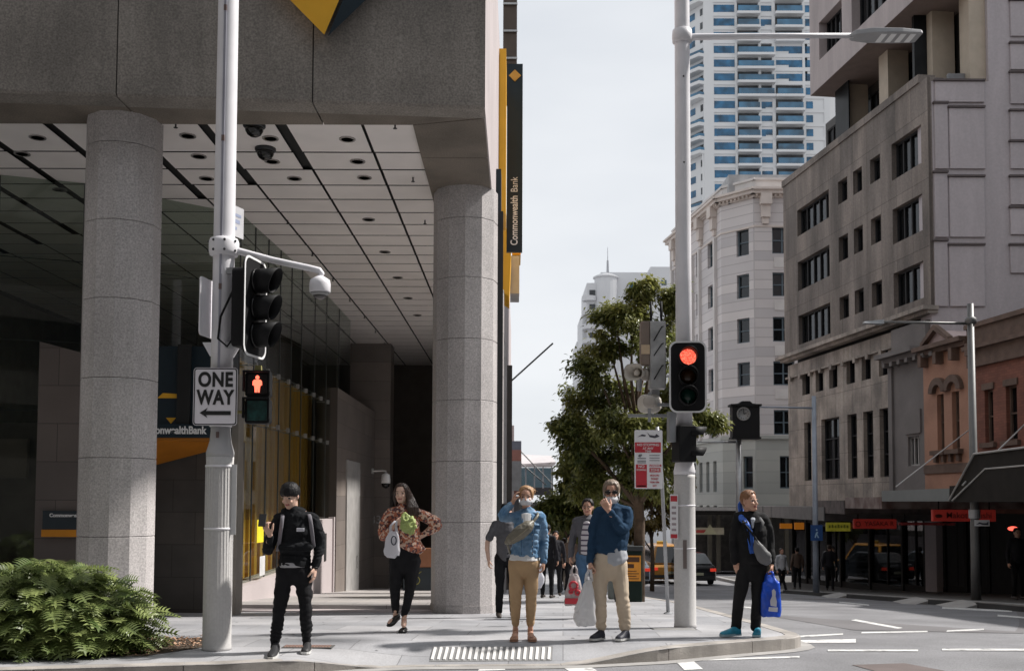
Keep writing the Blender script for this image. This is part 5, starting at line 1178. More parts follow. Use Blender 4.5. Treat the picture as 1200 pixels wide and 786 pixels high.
def signal(name, label, loc, rz, h=.92, lit=True, board=True, group=None, nl=3, sc=1.0):
    t = thing(name, label, 'traffic light', loc, rz, group)
    w = h*.5; hd = .17
    if board:
        m = MB(); m.prism(rrect(w, h, .09*sc), -.01, .012); o = m.build('backing_board', blk, t)
        outer, inner = rrect(w+.028, h+.028, .10*sc, 8), rrect(w-.016, h-.016, .085*sc, 8)
        m = MB(); n = len(outer)
        for k in range(n):
            a, b = outer[k], outer[(k+1) % n]; c, d = inner[(k+1) % n], inner[k]
            m.hexa([(a[0], -.016, a[1]), (b[0], -.016, b[1]), (c[0], -.016, c[1]), (d[0], -.016, d[1]), (a[0], -.0105, a[1]), (b[0], -.0105, b[1]), (c[0], -.0105, c[1]), (d[0], -.0105, d[1])])
        m.build('white_border', sign_white, o)
    m = MB(); m.prism(rrect(.27*sc, h*.82, .05*sc), .0125, .0125+hd); m.build('housing', blk, t, bevel=.01)
    for k in range(nl):
        z = h*.28 - k*h*.28*(2/(nl-1)); col = [M('lens_red', (.12, .01, .01), rough=.2), M('lens_amber', (.06, .025, .01), rough=.2), M('lens_green', (.005, .05, .035), rough=.2)][k if nl == 3 else (0, 2)[k]]
        r = .105*sc
        m = MB(); m.smooth = True; m.lathe((0, -.018, z), [(r+.014, 0), (r+.014, .02), (r, .022), (r, 0)], 28, axis='Y'); v = m.build('bezel', blk_in, t)
        # visor: open hood made of a curved strip with thickness
        m = MB(); m.smooth = True; n = 22; L = .24*sc; rings = []
        for j in range(n+1):
            a = radians(-86) + radians(352)*j/n; ln = L*(.80+.20*sin(a))
            ro, ri = r+.012, r+.004
            rings.append([(ro*cos(a), -.02, z+ro*sin(a)), (ro*cos(a), -.02-ln, z+ro*sin(a)), (ri*cos(a), -.02-ln, z+ri*sin(a)), (ri*cos(a), -.02, z+ri*sin(a))])
        m.loft(rings); m.build('visor', blk, t)
        m = MB(); m.smooth = True; m.lathe((0, -.02, z), [(r*.99, 0), (r*.8, .018), (r*.4, .03), (.001, .034)], 24, axis='Y')
        m.build('lens', red_lens() if (lit and k == 0) else col, t)
    return t
# left light, facing right
pL_ = atY(298, 361, LY-.15)
s1_ = signal('traffic_light', 'three lamp traffic light on the left pole, turned side on with black hoods', pL_, radians(79), h=.98, lit=False, sc=1.08)
m = MB(); m.smooth = True; m.tube([(-.12, .1, .3), (-.1, .22, .1), (-.13, .30, -.1), (-.12, .33, -.32), (-.1, .24, -.4), (-.1, .16, -.3)], .012, 8); m.build('cable', blk, s1_)
m = MB(); m.box(-.03, .03, .18, .30, .36, .42); m.box(-.03, .03, .18, .30, -.4, -.34); m.build('bracket', galv, s1_)
# pedestrian signal
pp = atY(301.5, 465.5, LY-.1)
ps = thing('pedestrian_signal', 'pedestrian signal showing a glowing red standing figure above a dark green lamp', 'pedestrian signal', pp, radians(4))
m = MB()
m.build if False else None
for k, z in enumerate((.135, -.135)):
    m = MB(); m.prism(rrect(.25, .262, .035), .0, .16); hb = m.build('housing', blk, ps, bevel=.008); hb.location = (0, 0, z)
    m = MB(); m.smooth = False
    m.box(-.125, .125, -.10, .0, .115, .13); m.box(-.135, -.124, -.09, 0, -.08, .13); m.box(.124, .135, -.09, 0, -.08, .13); o = m.build('hood', blk, ps); o.location = (0, 0, z)
    m = MB(); m.box(-.098, .098, -.006, -.001, -.1, .1); o = m.build('lens_face', M('ped_glass', (.012, .008, .008), rough=.25) if k == 0 else M('ped_green', (.01, .05, .045), rough=.3, var=.6, scale=14), ps); o.location = (0, 0, z)
m = MB(); zf = .135
m.prism([(cos(a*pi/6)*.019, zf+.068+sin(a*pi/6)*.021) for a in range(12)], -.014, -.008)
m.prism([(-.028, zf+.045), (.028, zf+.045), (.045, zf+.03), (.048, zf-.01), (.030, zf-.018), (.026, zf-.05), (.024, zf-.085), (.004, zf-.085), (0, zf-.04), (-.004, zf-.085), (-.024, zf-.085), (-.026, zf-.05), (-.030, zf-.018), (-.048, zf-.01), (-.045, zf+.03)], -.0145, -.0085)
m.build('red_figure', M('figure_red', (1, .12, .06), emit=(1, .14, .08), es=1.9), ps)
m = MB(); m.box(-.03, .03, .02, .08, .266, .33); m.box(-.26, -.12, .06, .1, -.16, -.13); m.build('bracket', M('bracket_yellow', (.3, .27, .1)), ps)
# ONE WAY sign
ow = thing('one_way_sign', 'white ONE WAY sign with a black left arrow strapped to the left signal pole', 'sign', atY(252.3, 464.5, LY-.17))
W2, H2 = .445, .585
m = MB(); m.prism(rrect(W2, H2, .035), 0, .004); m.build('plate', M('sign_face', (.80, .77, .81), rough=.4, var=.02), ow)
outer, inner = rrect(W2-.012, H2-.012, .03, 8), rrect(W2-.034, H2-.034, .022, 8); m = MB(); n = len(outer)
for k in range(n):
    a, b = outer[k], outer[(k+1) % n]; c, d = inner[(k+1) % n], inner[k]; m.quad((a[0], -.002, a[1]), (b[0], -.002, b[1]), (c[0], -.002, c[1]), (d[0], -.002, d[1]))
m.build('border', M('sign_black', (.012, .012, .012), rough=.5), ow, fix=False)
sb = M('sign_black')
text('ONE', .20, sb, ow, (0, -.003, .165), bold=.007, sx=.80, space=1.08); text('WAY', .20, sb, ow, (0, -.003, -.015), bold=.007, sx=.76, space=1.08)
m = MB(); m.prism([(-.155, -.165), (-.075, -.115), (-.09, -.146), (.16, -.146), (.16, -.187), (-.09, -.187), (-.075, -.215)], -.005, -.002); m.build('arrow', sb, ow)
m = MB(); m.box(-.06, .06, .004, .05, .2, .23); m.box(-.06, .06, .004, .05, -.23, -.2); m.build('strap', galv, ow)
# street name plate, side on plate
sn = thing('street_name_sign', 'small pale street name plate high on the left pole behind it', 'sign', atY(276, 258, LY+.05), radians(70))
m = MB(); m.box(-.14, .14, -.003, .003, -.17, .15); m.build('plate', M('name_plate', (.5, .5, .52), rough=.5), sn)
m = MB(); m.box(-.09, .09, -.006, -.004, .04, .07); m.box(-.08, .07, -.006, -.004, -.03, .01); m.box(-.09, .02, -.006, -.004, -.10, -.07); m.build('print', M('print_blue', (.28, .32, .45)), sn)
sp_ = thing('side_plate_sign', 'white sign plate seen edge on at the left side of the signal pole', 'sign', atY(242, 361, LY), radians(82))
m = MB(); m.prism(rrect(.35, .60, .04), -.014, .0); m.build('plate', pole_w, sp_)

# ---- right pole with street light arm
RY = 13.0; rb = Vector((atY(803, 730, RY).x, RY, 0)); rb.z = path_z(rb.x, RY)
rp_ = thing('street_light_pole', 'tall white street light pole at the kerb carrying the red traffic light', 'street light', rb)
zr_ = lambda py: atY(803, py, RY).z - rb.z
m = MB(); m.smooth = True; m.lathe((0, 0, 0), [(.142, 0), (.14, .05), (.137, .06), (.132, zr_(560)), (.134, zr_(556))], 40); m.build('sleeve', pole_g, rp_)
m = MB(); m.smooth = True; m.lathe((0, 0, 0), [(.134, zr_(556)), (.138, zr_(552)), (.11, zr_(540)), (.10, zr_(535))], 32); m.build('cone', pole_w, rp_)
m = MB(); m.smooth = True; m.lathe((0, 0, 0), [(.104, zr_(535)), (.10, zr_(300)), (.096, zr_(0)), (.094, zr_(-40))], 32); m.build('shaft', pole_w, rp_)
m = MB(); m.smooth = True; zz_ = zr_(43); m.lathe((0, 0, 0), [(.1, zz_-.09), (.125, zz_-.075), (.13, zz_), (.125, zz_+.075), (.1, zz_+.09)], 28); m.build('collar', pole_w, rp_)
def rl(px, py, Y=RY): return atY(px, py, Y) - rb
m = MB(); m.smooth = True; m.tube([rl(803, 45), rl(815, 43.5), rl(900, 42.5), rl(1000, 42)], [.05, .042, .036, .032], 12); m.build('arm', pole_w, rp_)
a_, b_ = rl(996, 42), rl(1077, 42)
m = MB(); rings = []
for t_, hh, ww in ((0, .035, .05), (.06, .06, .10), (.3, .065, .16), (.7, .055, .17), (.97, .04, .15), (1, .03, .13)):
    c_ = a_.lerp(b_, t_); c_ = c_ + Vector((0, 0, 0)); rings.append([c_+Vector((0, -ww, -.03)), c_+Vector((0, ww, -.03)), c_+Vector((0, ww*.9, hh-.02)), c_+Vector((0, -ww*.9, hh-.02))])
m.loft(rings); lu = m.build('luminaire', M('lamp_grey', (.33, .33, .34), rough=.4), rp_, bevel=.008)
for k in range(4):
    c_ = a_.lerp(b_, .45+.14*k); m = MB(); m.box(c_.x-.035, c_.x+.035, -.12, .12, c_.z-.036, c_.z-.0305); m.build('led_panel', sign_white, lu)
m = MB()
for py in (592, 642): m.lathe((0, 0, 0), [(.134, zr_(py)-.01), (.139, zr_(py)), (.134, zr_(py)+.01)], 32)
m.build('bands', pole_w, rp_)
m = MB(); m.box(-.045, -.0, -.142, -.134, zr_(665), zr_(632)); m.build('access_slot', M('slot_brown', (.16, .13, .12)), rp_)
m = MB()
for py in (93, 193): m.ell((.0, -.098, zr_(py)), (.012, .006, .012), 8, 5)
m.build('holes', blk, rp_)
# traffic light on right pole, red lit
signal('traffic_light', 'traffic light on the right pole facing the camera with its red lamp glowing', atY(806, 441.5, RY-.22), radians(-6), h=.875, lit=True)
# black back of side signal below
sg2 = thing('traffic_light', 'small hooded side signal below the lit traffic light, seen from the back', 'traffic light', atY(802, 520, RY-.1), radians(18))
m = MB(); m.prism(rrect(.24, .46, .03), -.1, .12); m.build('housing', blk, sg2, bevel=.01)
for z in (.14, -.12):
    m = MB(); m.smooth = True; n = 16; rr = []
    for j in range(n+1):
        a = radians(0)+radians(180)*j/n; ro = .118; ri = .108
        rr.append([(.05, ro*cos(a), z+ro*sin(a)-.03), (.30-.10*(1-sin(a)), ro*cos(a), z+ro*sin(a)-.03), (.30-.10*(1-sin(a)), ri*cos(a), z+ri*sin(a)-.03), (.05, ri*cos(a), z+ri*sin(a)-.03)])
    m.loft(rr); m.build('visor', blk, sg2)
m = MB(); m.box(-.22, -.13, -.03, .05, .02, .4); m.build('junction_box', galv, sg2)
# cross bar with speakers
cb = thing('cross_bar', 'thin galvanised cross bar fixed to the right pole holding the loudspeakers', 'bracket', atY(790, 487, RY))
m = MB(); a, b = atY(736, 487, RY)-cb.location, atY(808, 486, RY)-cb.location; m.box(a.x, b.x, -.02, .02, -.02, .02)
m.build('bar', galv, cb)
m = MB(); m.box(-.25, .05, -.018, .018, .12, .16); m.box(-.33, -.30, -.03, .03, .0201, .3); m.build('stay', galv, cb)
def horn(label, px, py, Y, rz, w, h, dp):
    t = thing('loudspeaker', label, 'loudspeaker', atY(px, py, Y), rz)
    hm = M('horn_cream', (.62, .58, .52), rough=.5, var=.05)
    m = MB(); m.smooth = True; rings = []
    for (t_, s_) in ((0, 1), (.02, 1.02), (.12, .9), (.35, .62), (.7, .35), (1, .3)):
        rings.append([(x*s_, -dp/2+dp*t_, z*s_) for x, z in rrect(w, h, min(w, h)*.4, 5)])
    for (t_, s_) in ((1, .28), (.7, .32), (.35, .58), (.06, .92), (0, .96)): rings.append([(x*s_, -dp/2+dp*t_*.98+.004, z*s_) for x, z in rrect(w, h, min(w, h)*.4, 5)])
    m.loft(rings, cap=False); m.build('horn', hm, t)
    m = MB(); m.smooth = True; m.lathe((0, dp/2-.02, 0), [(.075, 0), (.08, -.02), (.08, -.11), (.06, -.13)], 20, axis='Y'); m.build('driver', M('driver_beige', (.4, .36, .32), rough=.5), t)
    m = MB(); m.smooth = True; m.lathe((0, -dp/2+.12, 0), [(.03, 0), (.045, .03), (.03, .05), (.005, .06)], 14, axis='Y'); m.build('plug', hm, t)
    m = MB(); m.box(-.02, .02, 0, .05, -h*.5-.12, -h*.3); m.build('bracket', galv, t)
    return t
horn('cream horn loudspeaker facing left beside the equipment box', 748, 437, RY-.05, radians(-38), .27, .21, .26)
horn('cream horn loudspeaker below the other, its round driver facing the camera', 761, 472, RY-.05, radians(172), .30, .24, .24)
eb = thing('equipment_box', 'tall weathered grey equipment box with two antennas behind the traffic light', 'equipment box', atY(765, 418, RY+.05))
zb_ = lambda py: (418-py)/F*RY
m = MB(); m.bev(-.045, .155, -.1, .12, zb_(456), zb_(377), .012); m.build('metal_box', M('box_grey', (.42, .42, .42), rough=.5, var=.25, scale=5, metal=.3), eb)
m = MB(); m.bev(-.16, -.047, -.09, .1, zb_(428), zb_(377), .012); m.build('taupe_box', M('box_taupe', (.22, .17, .14), rough=.6), eb)
m = MB(); m.box(-.16, -.05, -.095, -.091, zb_(416), zb_(405)); m.build('label_plate', M('label_pale', (.6, .45, .3)), eb)
for x in (-.02, .11): m = MB(); m.smooth = True; m.tube([(x, 0, zb_(377)), (x, 0, zb_(368)), (x, 0, zb_(352))], [.012, .018, .014], 8); m.build('antenna', blk, eb)
m = MB(); m.smooth = True
for q in ((384, 400), (404, 418), (430, 446)): m.tube([(.0, -.104, zb_(q[1])), (.05, -.12, zb_((q[0]+q[1])/2)), (.1, -.11, zb_(q[0])), (.20, -.05, zb_(q[0]-3))], .007, 5)
m.build('cables', blk, eb)
m = MB(); m.box(.0, .1, .1, .3, zb_(470), zb_(452)); m.tube([(.1, .08, zb_(440)), (.33, .05, zb_(440))], .018, 6); m.build('bracket', galv, eb)
# no stopping signs and its leaning post
NY = 15.6; nb = atG(783, 719)
npole = thing('sign_post', 'thin leaning galvanised post behind the bin with red and white parking plates', 'sign post', (nb.x, nb.y, nb.z))
tp = atY(775.5, 560, nb.y) - npole.location; tp2 = atY(770, 500, nb.y) - npole.location
m = MB(); m.smooth = True; m.tube([(0, 0, 0), tuple(tp), tuple(tp2)], .028, 10); m.build('post', galv, npole)
m = MB(); m.lathe((0, 0, 0), [(.07, 0), (.07, .015), (.04, .03)], 16); m.build('foot', galv, npole)
psn = thing('parking_sign', 'red and white no stopping and loading zone parking sign', 'sign', atY(760, 538, NY), 0)
pxw = 1/F*(NY-.03); 
def SP(px, py): return ((px-760)*pxw, (538-py)*pxw)
def plate(mb, x0, y0, x1, y1, t0=-.004, t1=0.0):
    a, b = SP(x0, y1), SP(x1, y0); mb.box(a[0], b[0], t0, t1, a[1], b[1])
swh = M('plate_white', (.76, .76, .78), rough=.4, var=.03); srd = M('plate_red', (.48, .03, .045), rough=.45, var=.05); sdk = M('plate_ink', (.05, .05, .07), rough=.6)
m = MB(); m.prism(rrect(33*pxw, 69*pxw, .02), 0, .006); m.build('backing_plate', swh, psn)
m = MB(); plate(m, 744, 518, 774.5, 530); plate(m, 745, 544, 758, 571); m.build('red_panel', srd, psn)
m = MB(); plate(m, 761, 544, 775, 546.5); plate(m, 761, 548, 774, 553); m.build('red_band', srd, psn)
a = SP(759, 509.5); m = MB(); m.smooth = False
m.prism([(-.17, a[1]-.03), (-.10, a[1]+.01), (-.04, a[1]+.0), (-.05, a[1]-.02), (-.12, a[1]-.015)], -.006, -.001)
m.prism([(-.02, a[1]+.04), (.02, a[1]+.0), (.10, a[1]-.01), (.12, a[1]+.02), (.17, a[1]-.02), (.1, a[1]-.045), (.02, a[1]-.03)], -.006, -.001); m.build('tow_symbol', sdk, psn)
tx = M('plate_text_white', (.7, .7, .7))
for body, px, py, sz, mt in (('NO STOPPING', 759.5, 521, .052, tx), ('AT ANY', 759.5, 525.2, .045, tx), ('TIME', 759.5, 528.6, .045, tx), ('NO', 751.5, 546.5, .06, tx), ('STOPPING', 751.5, 550.5, .032, tx), ('LOADING', 767.5, 545.3, .035, swh), ('ZONE', 767.5, 550.6, .05, tx), ('4P', 750, 534, .06, sdk), ('MON-FRI', 767, 557, .035, srd), ('TICKET', 767, 561, .035, srd), ('8AM-6PM', 767, 565, .035, srd), ('SAT', 767, 569, .035, srd)):
    p = SP(px, py); text(body, sz, mt, psn, (p[0], -.0055, p[1]), ext=.001, bold=.001)
m = MB(); plate(m, 746, 568.5, 757, 570); m.build('arrow_bar', tx, psn)
m = MB(); 
for y in (536.5, 539.5, 541.5): plate(m, 747, y, 757, y+.7)
for y in (533, 536, 539): plate(m, 761, y, 773, y+.6)
m.build('small_print', sdk, psn)
# narrow red/white sign on right pole sleeve side
ns = thing('narrow_parking_sign', 'narrow upright red and white sign strapped to the side of the right pole', 'sign', atY(790, 605, RY-.1), radians(-35))
m = MB(); m.box(-.055, .055, -.004, 0, -.28, .28); m.build('plate', swh, ns)
m = MB(); m.box(-.045, .045, -.008, -.005, .19, .26); m.box(-.045, .045, -.008, -.005, -.27, -.22); m.build('red_panel', srd, ns)
m = MB()
for k in range(5): m.box(-.03, .03, -.007, -.005, -.18+.07*k, -.15+.07*k)
m.build('small_print', M('print_grey', (.35, .3, .32)), ns)
# litter bin
gb = atG(743, 705); bn = thing('litter_bin', 'dark green litter bin with an orange poster on its front', 'bin', gb)
m = MB(); bw = .17; m.bev(-.36, .17, -.0, .5, 0, 1.02, .02); m.build('bin_body', M('bin_green', (.008, .018, .014), rough=.6, spec=.2), bn)
m = MB(); m.bev(-.38, .19, -.03, .53, 1.022, 1.12, .02); m.build('lid', M('bin_top', (.03, .034, .036), rough=.6), bn)
m = MB(); m.box(-.2, .14, -.008, -.001, .42, .93); m.build('poster', M('poster_orange', (.75, .30, .03), rough=.5), bn)
m = MB(); m.box(-.17, .11, -.012, -.009, .80, .9); m.box(-.17, .0, -.012, -.009, .68, .76)
for k in range(4): m.box(-.17, .10-.05*(k % 2), -.012, -.009, .46+.05*k, .475+.05*k)
m.build('poster_print', M('print_dark', (.08, .03, .01)), bn)
m = MB(); m.box(-.34, .15, .02, .48, -.06, .001); m.build('base', blk, bn)
gb2 = atG(728, 703); b2 = thing('small_bollard', 'short grey box bollard half hidden behind the man in the blue jumper', 'bollard', gb2+Vector((-.05, .3, 0)))
m = MB(); m.bev(-.2, .1, -.1, .15, 0, .62, .03); m.build('body', M('bollard_grey', (.16, .18, .17), rough=.6), b2)

# ---- clock on its post (stands across the side street)
CY = 30.0; cg = Vector((atY(868.5, 600, CY).x, CY, base_z(CY)))
ck = thing('street_clock', 'black square street clock with a white dial above the suited man', 'clock', cg)
cl = lambda px, py: atY(px, py, CY) - cg
a, b = cl(857, 513), cl(888.5, 474)
m = MB(); cx0 = (a.x+b.x)/2; hw = (b.x-a.x)/2
m.prism([(cx0-hw, a.z), (cx0+hw, a.z), (cx0+hw, b.z), (cx0+hw*.5, b.z+.02), (cx0+hw*.3, b.z+.09), (cx0-hw*.3, b.z+.09), (cx0-hw*.5, b.z+.02), (cx0-hw, b.z)], -.2, .2); m.build('case', blk, ck, bevel=.02)
m = MB(); m.box(cx0-hw-.05, cx0+hw+.05, -.24, .24, b.z-.06, b.z); m.box(cx0-hw-.03, cx0+hw+.03, -.22, .22, a.z-.03, a.z+.02); m.build('mould', blk, ck)
d = cl(869.5, 485.5); r = .2
m = MB(); m.smooth = True; m.lathe((d.x, -.201, d.z), [(r, 0), (r, .02), (r-.03, .025), (r-.03, .01)], 32, axis='Y'); dl = m.build('dial_ring', M('dial_ring', (.2, .2, .2)), ck)
m = MB(); m.lathe((d.x, -.203, d.z), [(r-.03, 0), (r-.03, .006), (.001, .006)], 32, axis='Y'); m.build('dial', M('dial_white', (.5, .5, .47), rough=.5), ck)
m = MB()
for k in range(12):
    A = k*pi/6; m.box(d.x+cos(A)*.135-.008, d.x+cos(A)*.135+.008, -.215, -.211, d.z+sin(A)*.135-.012, d.z+sin(A)*.135+.012)
m.build('hour_marks', blk, ck)
for nm_, L_, A, wd in (('minute_hand', .12, radians(88), .010), ('hour_hand', .085, radians(15), .014)):
    m = MB(); u = Vector((cos(A), 0, sin(A))); v = Vector((-sin(A), 0, cos(A)))*wd; c_ = Vector((d.x, -.222, d.z)); m.hexa([c_-v, c_+v, c_+v*.5+u*L_, c_-v*.5+u*L_] + [q+Vector((0, .004, 0)) for q in (c_-v, c_+v, c_+v*.5+u*L_, c_-v*.5+u*L_)]); m.build(nm_, blk, ck)
m = MB(); m.smooth = True; m.tube([(0, .26, 0), (0, .26, cl(870, 505).z)], [.11, .085], 14); m.build('post', galv, ck)
m = MB(); m.smooth = True; e = cl(819, 517); m.tube([(0, .26, e.z), (e.x, .26, e.z)], [.035, .02], 8); m.build('arm', galv, ck)
m = MB(); m.box(-.07, .07, .1, .24, a.z, a.z+.1); m.build('bracket', blk, ck)
# ---- slim street lights across the road
def slim(label, px, pyb, pyt, Y, armx, army, col, r=.08, plate=None):
    x = atY(px, 500, Y).x; X = atY(px, 650, Y).x; loc = Vector((X, Y, base_z(Y)))
    t = thing('street_light', label, 'street light', loc, group='slim street lights across the road'); q = lambda a, b: atY(a, b, Y)-loc
    m = MB(); m.smooth = True; m.tube([(0, 0, 0), (0, 0, 1), (0, 0, q(px, pyt).z)], [r*1.3, r*1.15, r*.85], 14); m.build('post', col, t)
    m = MB(); m.smooth = True; m.tube([(0, 0, q(px, army).z), (q(armx+20, army).x, 0, q(px, army).z+.03)], [.035, .025], 8); m.build('arm', col, t)
    a, b = q(armx, army), q(armx+22, army); m = MB(); m.loft([[(a.x, y, a.z+z) for y, z in ((-.08, 0), (.08, 0), (.06, .04), (-.06, .04))], [(b.x, y, a.z+z) for y, z in ((-.12, -.02), (.12, -.02), (.1, .08), (-.1, .08))]]); m.build('lamp_head', galv, t)
    return t, q
g1 = M('post_grey', (.13, .13, .13), rough=.5, metal=.3, var=.1); g2 = M('post_bluegrey', (.25, .28, .33), rough=.5, metal=.3)
t, q = slim('street light with a thick grey post near the right edge, arm reaching left', 1143, 696, 356, 23.5, 1012, 379, g1, r=.085)
m = MB(); m.smooth = True; m.lathe((0, 0, 0), [(.10, q(1143, 376).z-.08), (.13, q(1143, 376).z-.05), (.13, q(1143, 376).z+.05), (.10, q(1143, 376).z+.08)], 16); m.build('collar', g1, t)
m = MB(); m.lathe((0, 0, 0), [(.125, q(1143, 602).z-.1), (.125, q(1143, 602).z+.1)], 16); m.build('band', galv, t)
wsg = thing('small_road_sign', 'small white and black plate on the right street light post under the red sign', 'sign', atY(1151, 612.5, 23.3))
m = MB(); m.box(-.17, .17, 0, .01, -.07, .07); m.build('plate', swh, wsg)
m = MB(); m.prism([(-.14, -.04), (-.06, .02), (0, -.0), (.1, .0), (.14, .04), (.14, -.05), (0, -.04), (-.05, -.02)], -.005, -.001); m.build('symbol', sdk, wsg)
t, q = slim('street light with a slim blue grey post against the stone offices', 956, 684, 464, 34.5, 868, 478, g2, r=.085)
bs = thing('blue_parking_sign', 'blue square pedestrian sign on the slim post between the dark shopfronts', 'sign', atY(957, 624, 34.2))
m = MB(); m.box(-.2, .2, 0, .01, -.26, .26); m.build('plate', M('sign_blue', (.02, .07, .22), rough=.5), bs)
m = MB(); m.ell((0, -.006, .1), (.03, .004, .03), 8, 5); m.prism([(-.07, -.15), (-.02, .02), (.05, .04), (.02, -.05), (.08, -.16), (.04, -.17), (0, -.07), (-.04, -.17)], -.006, -.001); m.build('walking_figure', M('figure_pale', (.3, .45, .6)), bs)
# ---- stay wires etc. along far side
# ================================================================== VEHICLES
def car(label, loc, rz, body, name='parked_car', group=None, taxi=False, scale=1.0, van=False):
    t = thing(name, label, 'car', loc, rz, group)
    L, Wd, H = 4.5, 1.8, 1.45 if not van else 1.85
    prof = [(0, .35, .62), (.02, .28, .80), (.10, .22, .92), (.9, .2, .98), (1.0, .2, 1.0), (3.9, .2, .95), (4.4, .25, .85), (4.5, .35, .62)]
    def sec(y, z0, z1, w): return [(-w/2, y, z0), (w/2, y, z0), (w/2+.0, y, (z0+z1)/2+.05), (w/2-.07, y, z1), (-w/2+.07, y, z1), (-w/2, y, (z0+z1)/2+.05)]
    m = MB(); m.smooth = False; rings = [sec(y, z0, z1, Wd-(.16 if y < .05 or y > 4.45 else .05 if y < .2 or y > 4.3 else 0)) for y, z0, z1 in prof]
    m.loft(rings); m.build('body', body, t, bevel=.05)
    m = MB(); g0, g1_ = (.35, 1.0) if not van else (.12, .3); f0, f1 = 3.5, 2.75
    roof = [[(-Wd/2+.1, g0, .96), (Wd/2-.1, g0, .96), (Wd/2-.1, f0, .93), (-Wd/2+.1, f0, .93)], [(-Wd/2+.28, g1_, H-.04), (Wd/2-.28, g1_, H-.04), (Wd/2-.28, f1, H-.06), (-Wd/2+.28, f1, H-.06)], [(-Wd/2+.36, g1_+.15, H), (Wd/2-.36, g1_+.15, H), (Wd/2-.36, f1-.15, H), (-Wd/2+.36, f1-.15, H)]]
    m.loft(roof); m.build('cabin', body, t, bevel=.03)
    gm_ = M('car_glass', (.015, .018, .02), rough=.08, spec=.7)
    def face(name, q):  # inset glass panel on a quad
        m = MB(); c = sum((Vector(v) for v in q), Vector())/4; n = (Vector(q[1])-Vector(q[0])).cross(Vector(q[3])-Vector(q[0])).normalized()
        a = [c+(Vector(v)-c)*.88+n*.012 for v in q]; b = [v-n*.01 for v in a]; m.loft([b, a]); m.build(name, gm_, t)
    A, B = roof[0], roof[1]
    face('rear_window', [A[0], A[1], B[1], B[0]]); face('windscreen', [A[2], A[3], B[3], B[2]])
    face('side_window', [A[1], A[2], B[2], B[1]]); face('side_window', [A[3], A[0], B[0], B[3]])
    for sx in (-1, 1):
        for y in (.85, 3.6):
            m = MB(); m.smooth = True; m.lathe((sx*(Wd/2-.11), y, .32), [(.18, -.1), (.31, -.1), (.33, -.06), (.33, .06), (.31, .1), (.18, .1)], 20, axis='X'); w = m.build('wheel', M('tyre', (.015, .015, .015), rough=.9), t)
            m = MB(); m.lathe((sx*(Wd/2-.11), y, .32), [(.18, -.08), (.18, .08)], 14, axis='X'); m.build('rim', galv, w)
        m = MB(); m.box(min(sx*.58, sx*.85), max(sx*.58, sx*.85), -.025, .08, .66, .80); m.build('tail_light', M('tail_red', (.45, .02, .02), rough=.3, emit=(.8, .06, .03), es=.4), t)
        m = MB(); m.box(min(sx*.58, sx*.84), max(sx*.58, sx*.84), 4.42, 4.51, .6, .72); m.build('headlight', M('head_pale', (.6, .6, .6), rough=.2), t)
        m = MB(); m.ell((sx*(Wd/2+.06), 3.0, .98), (.09, .06, .07), 10, 6); m.build('mirror', body, t)
    m = MB(); m.box(-.26, .26, -.02, .01, .48, .60); m.build('number_plate', M('plate_cream', (.5, .5, .35)), t)
    m = MB(); m.box(-.8, .8, -.03, .06, .3, .44); m.build('bumper', M('bumper_dark', (.03, .03, .03), rough=.6), t)
    if taxi: m = MB(); m.bev(-.25, .25, 1.8, 2.0, H+.001, H+.14, .03); m.build('roof_sign', M('roof_sign', (.5, .4, .1)), t)
    return t
def onroad(px, py): return atG(px, py, True)
car('black hatchback seen from behind right of the street light pole', onroad(818, 686)+Vector((0, 0, .0)), radians(3), M('car_black', (.015, .018, .022), rough=.2, coat=.6))
car('yellow taxi half hidden behind the tall street light pole', onroad(785, 684), radians(3), M('taxi_yellow', (.48, .22, .03), rough=.3, coat=.4), taxi=True, van=True)
car('silver blue car just right of the orange poster bin', onroad(748, 686)+Vector((-.3, 0, 0)), radians(3), M('car_silver', (.17, .2, .24), rough=.3, coat=.5, metal=.3))

# ================================================================== TREES
def leaf_mat(name, c1, c2, trans=.35):
    m = bpy.data.materials.new(name); m.use_nodes = True; MATS[name] = m; N = m.node_tree.nodes; L = m.node_tree.links; b = N['Principled BSDF']
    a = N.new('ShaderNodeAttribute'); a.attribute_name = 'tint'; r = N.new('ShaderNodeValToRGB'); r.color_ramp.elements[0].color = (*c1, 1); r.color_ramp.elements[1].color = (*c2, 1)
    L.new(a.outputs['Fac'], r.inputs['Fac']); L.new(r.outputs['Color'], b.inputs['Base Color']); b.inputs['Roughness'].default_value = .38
    tr = N.new('ShaderNodeBsdfTranslucent'); L.new(r.outputs['Color'], tr.inputs['Color']); mx_ = N.new('ShaderNodeMixShader'); mx_.inputs[0].default_value = trans
    L.new(b.outputs[0], mx_.inputs[1]); L.new(tr.outputs[0], mx_.inputs[2]); L.new(mx_.outputs[0], N['Material Output'].inputs[0]); return m
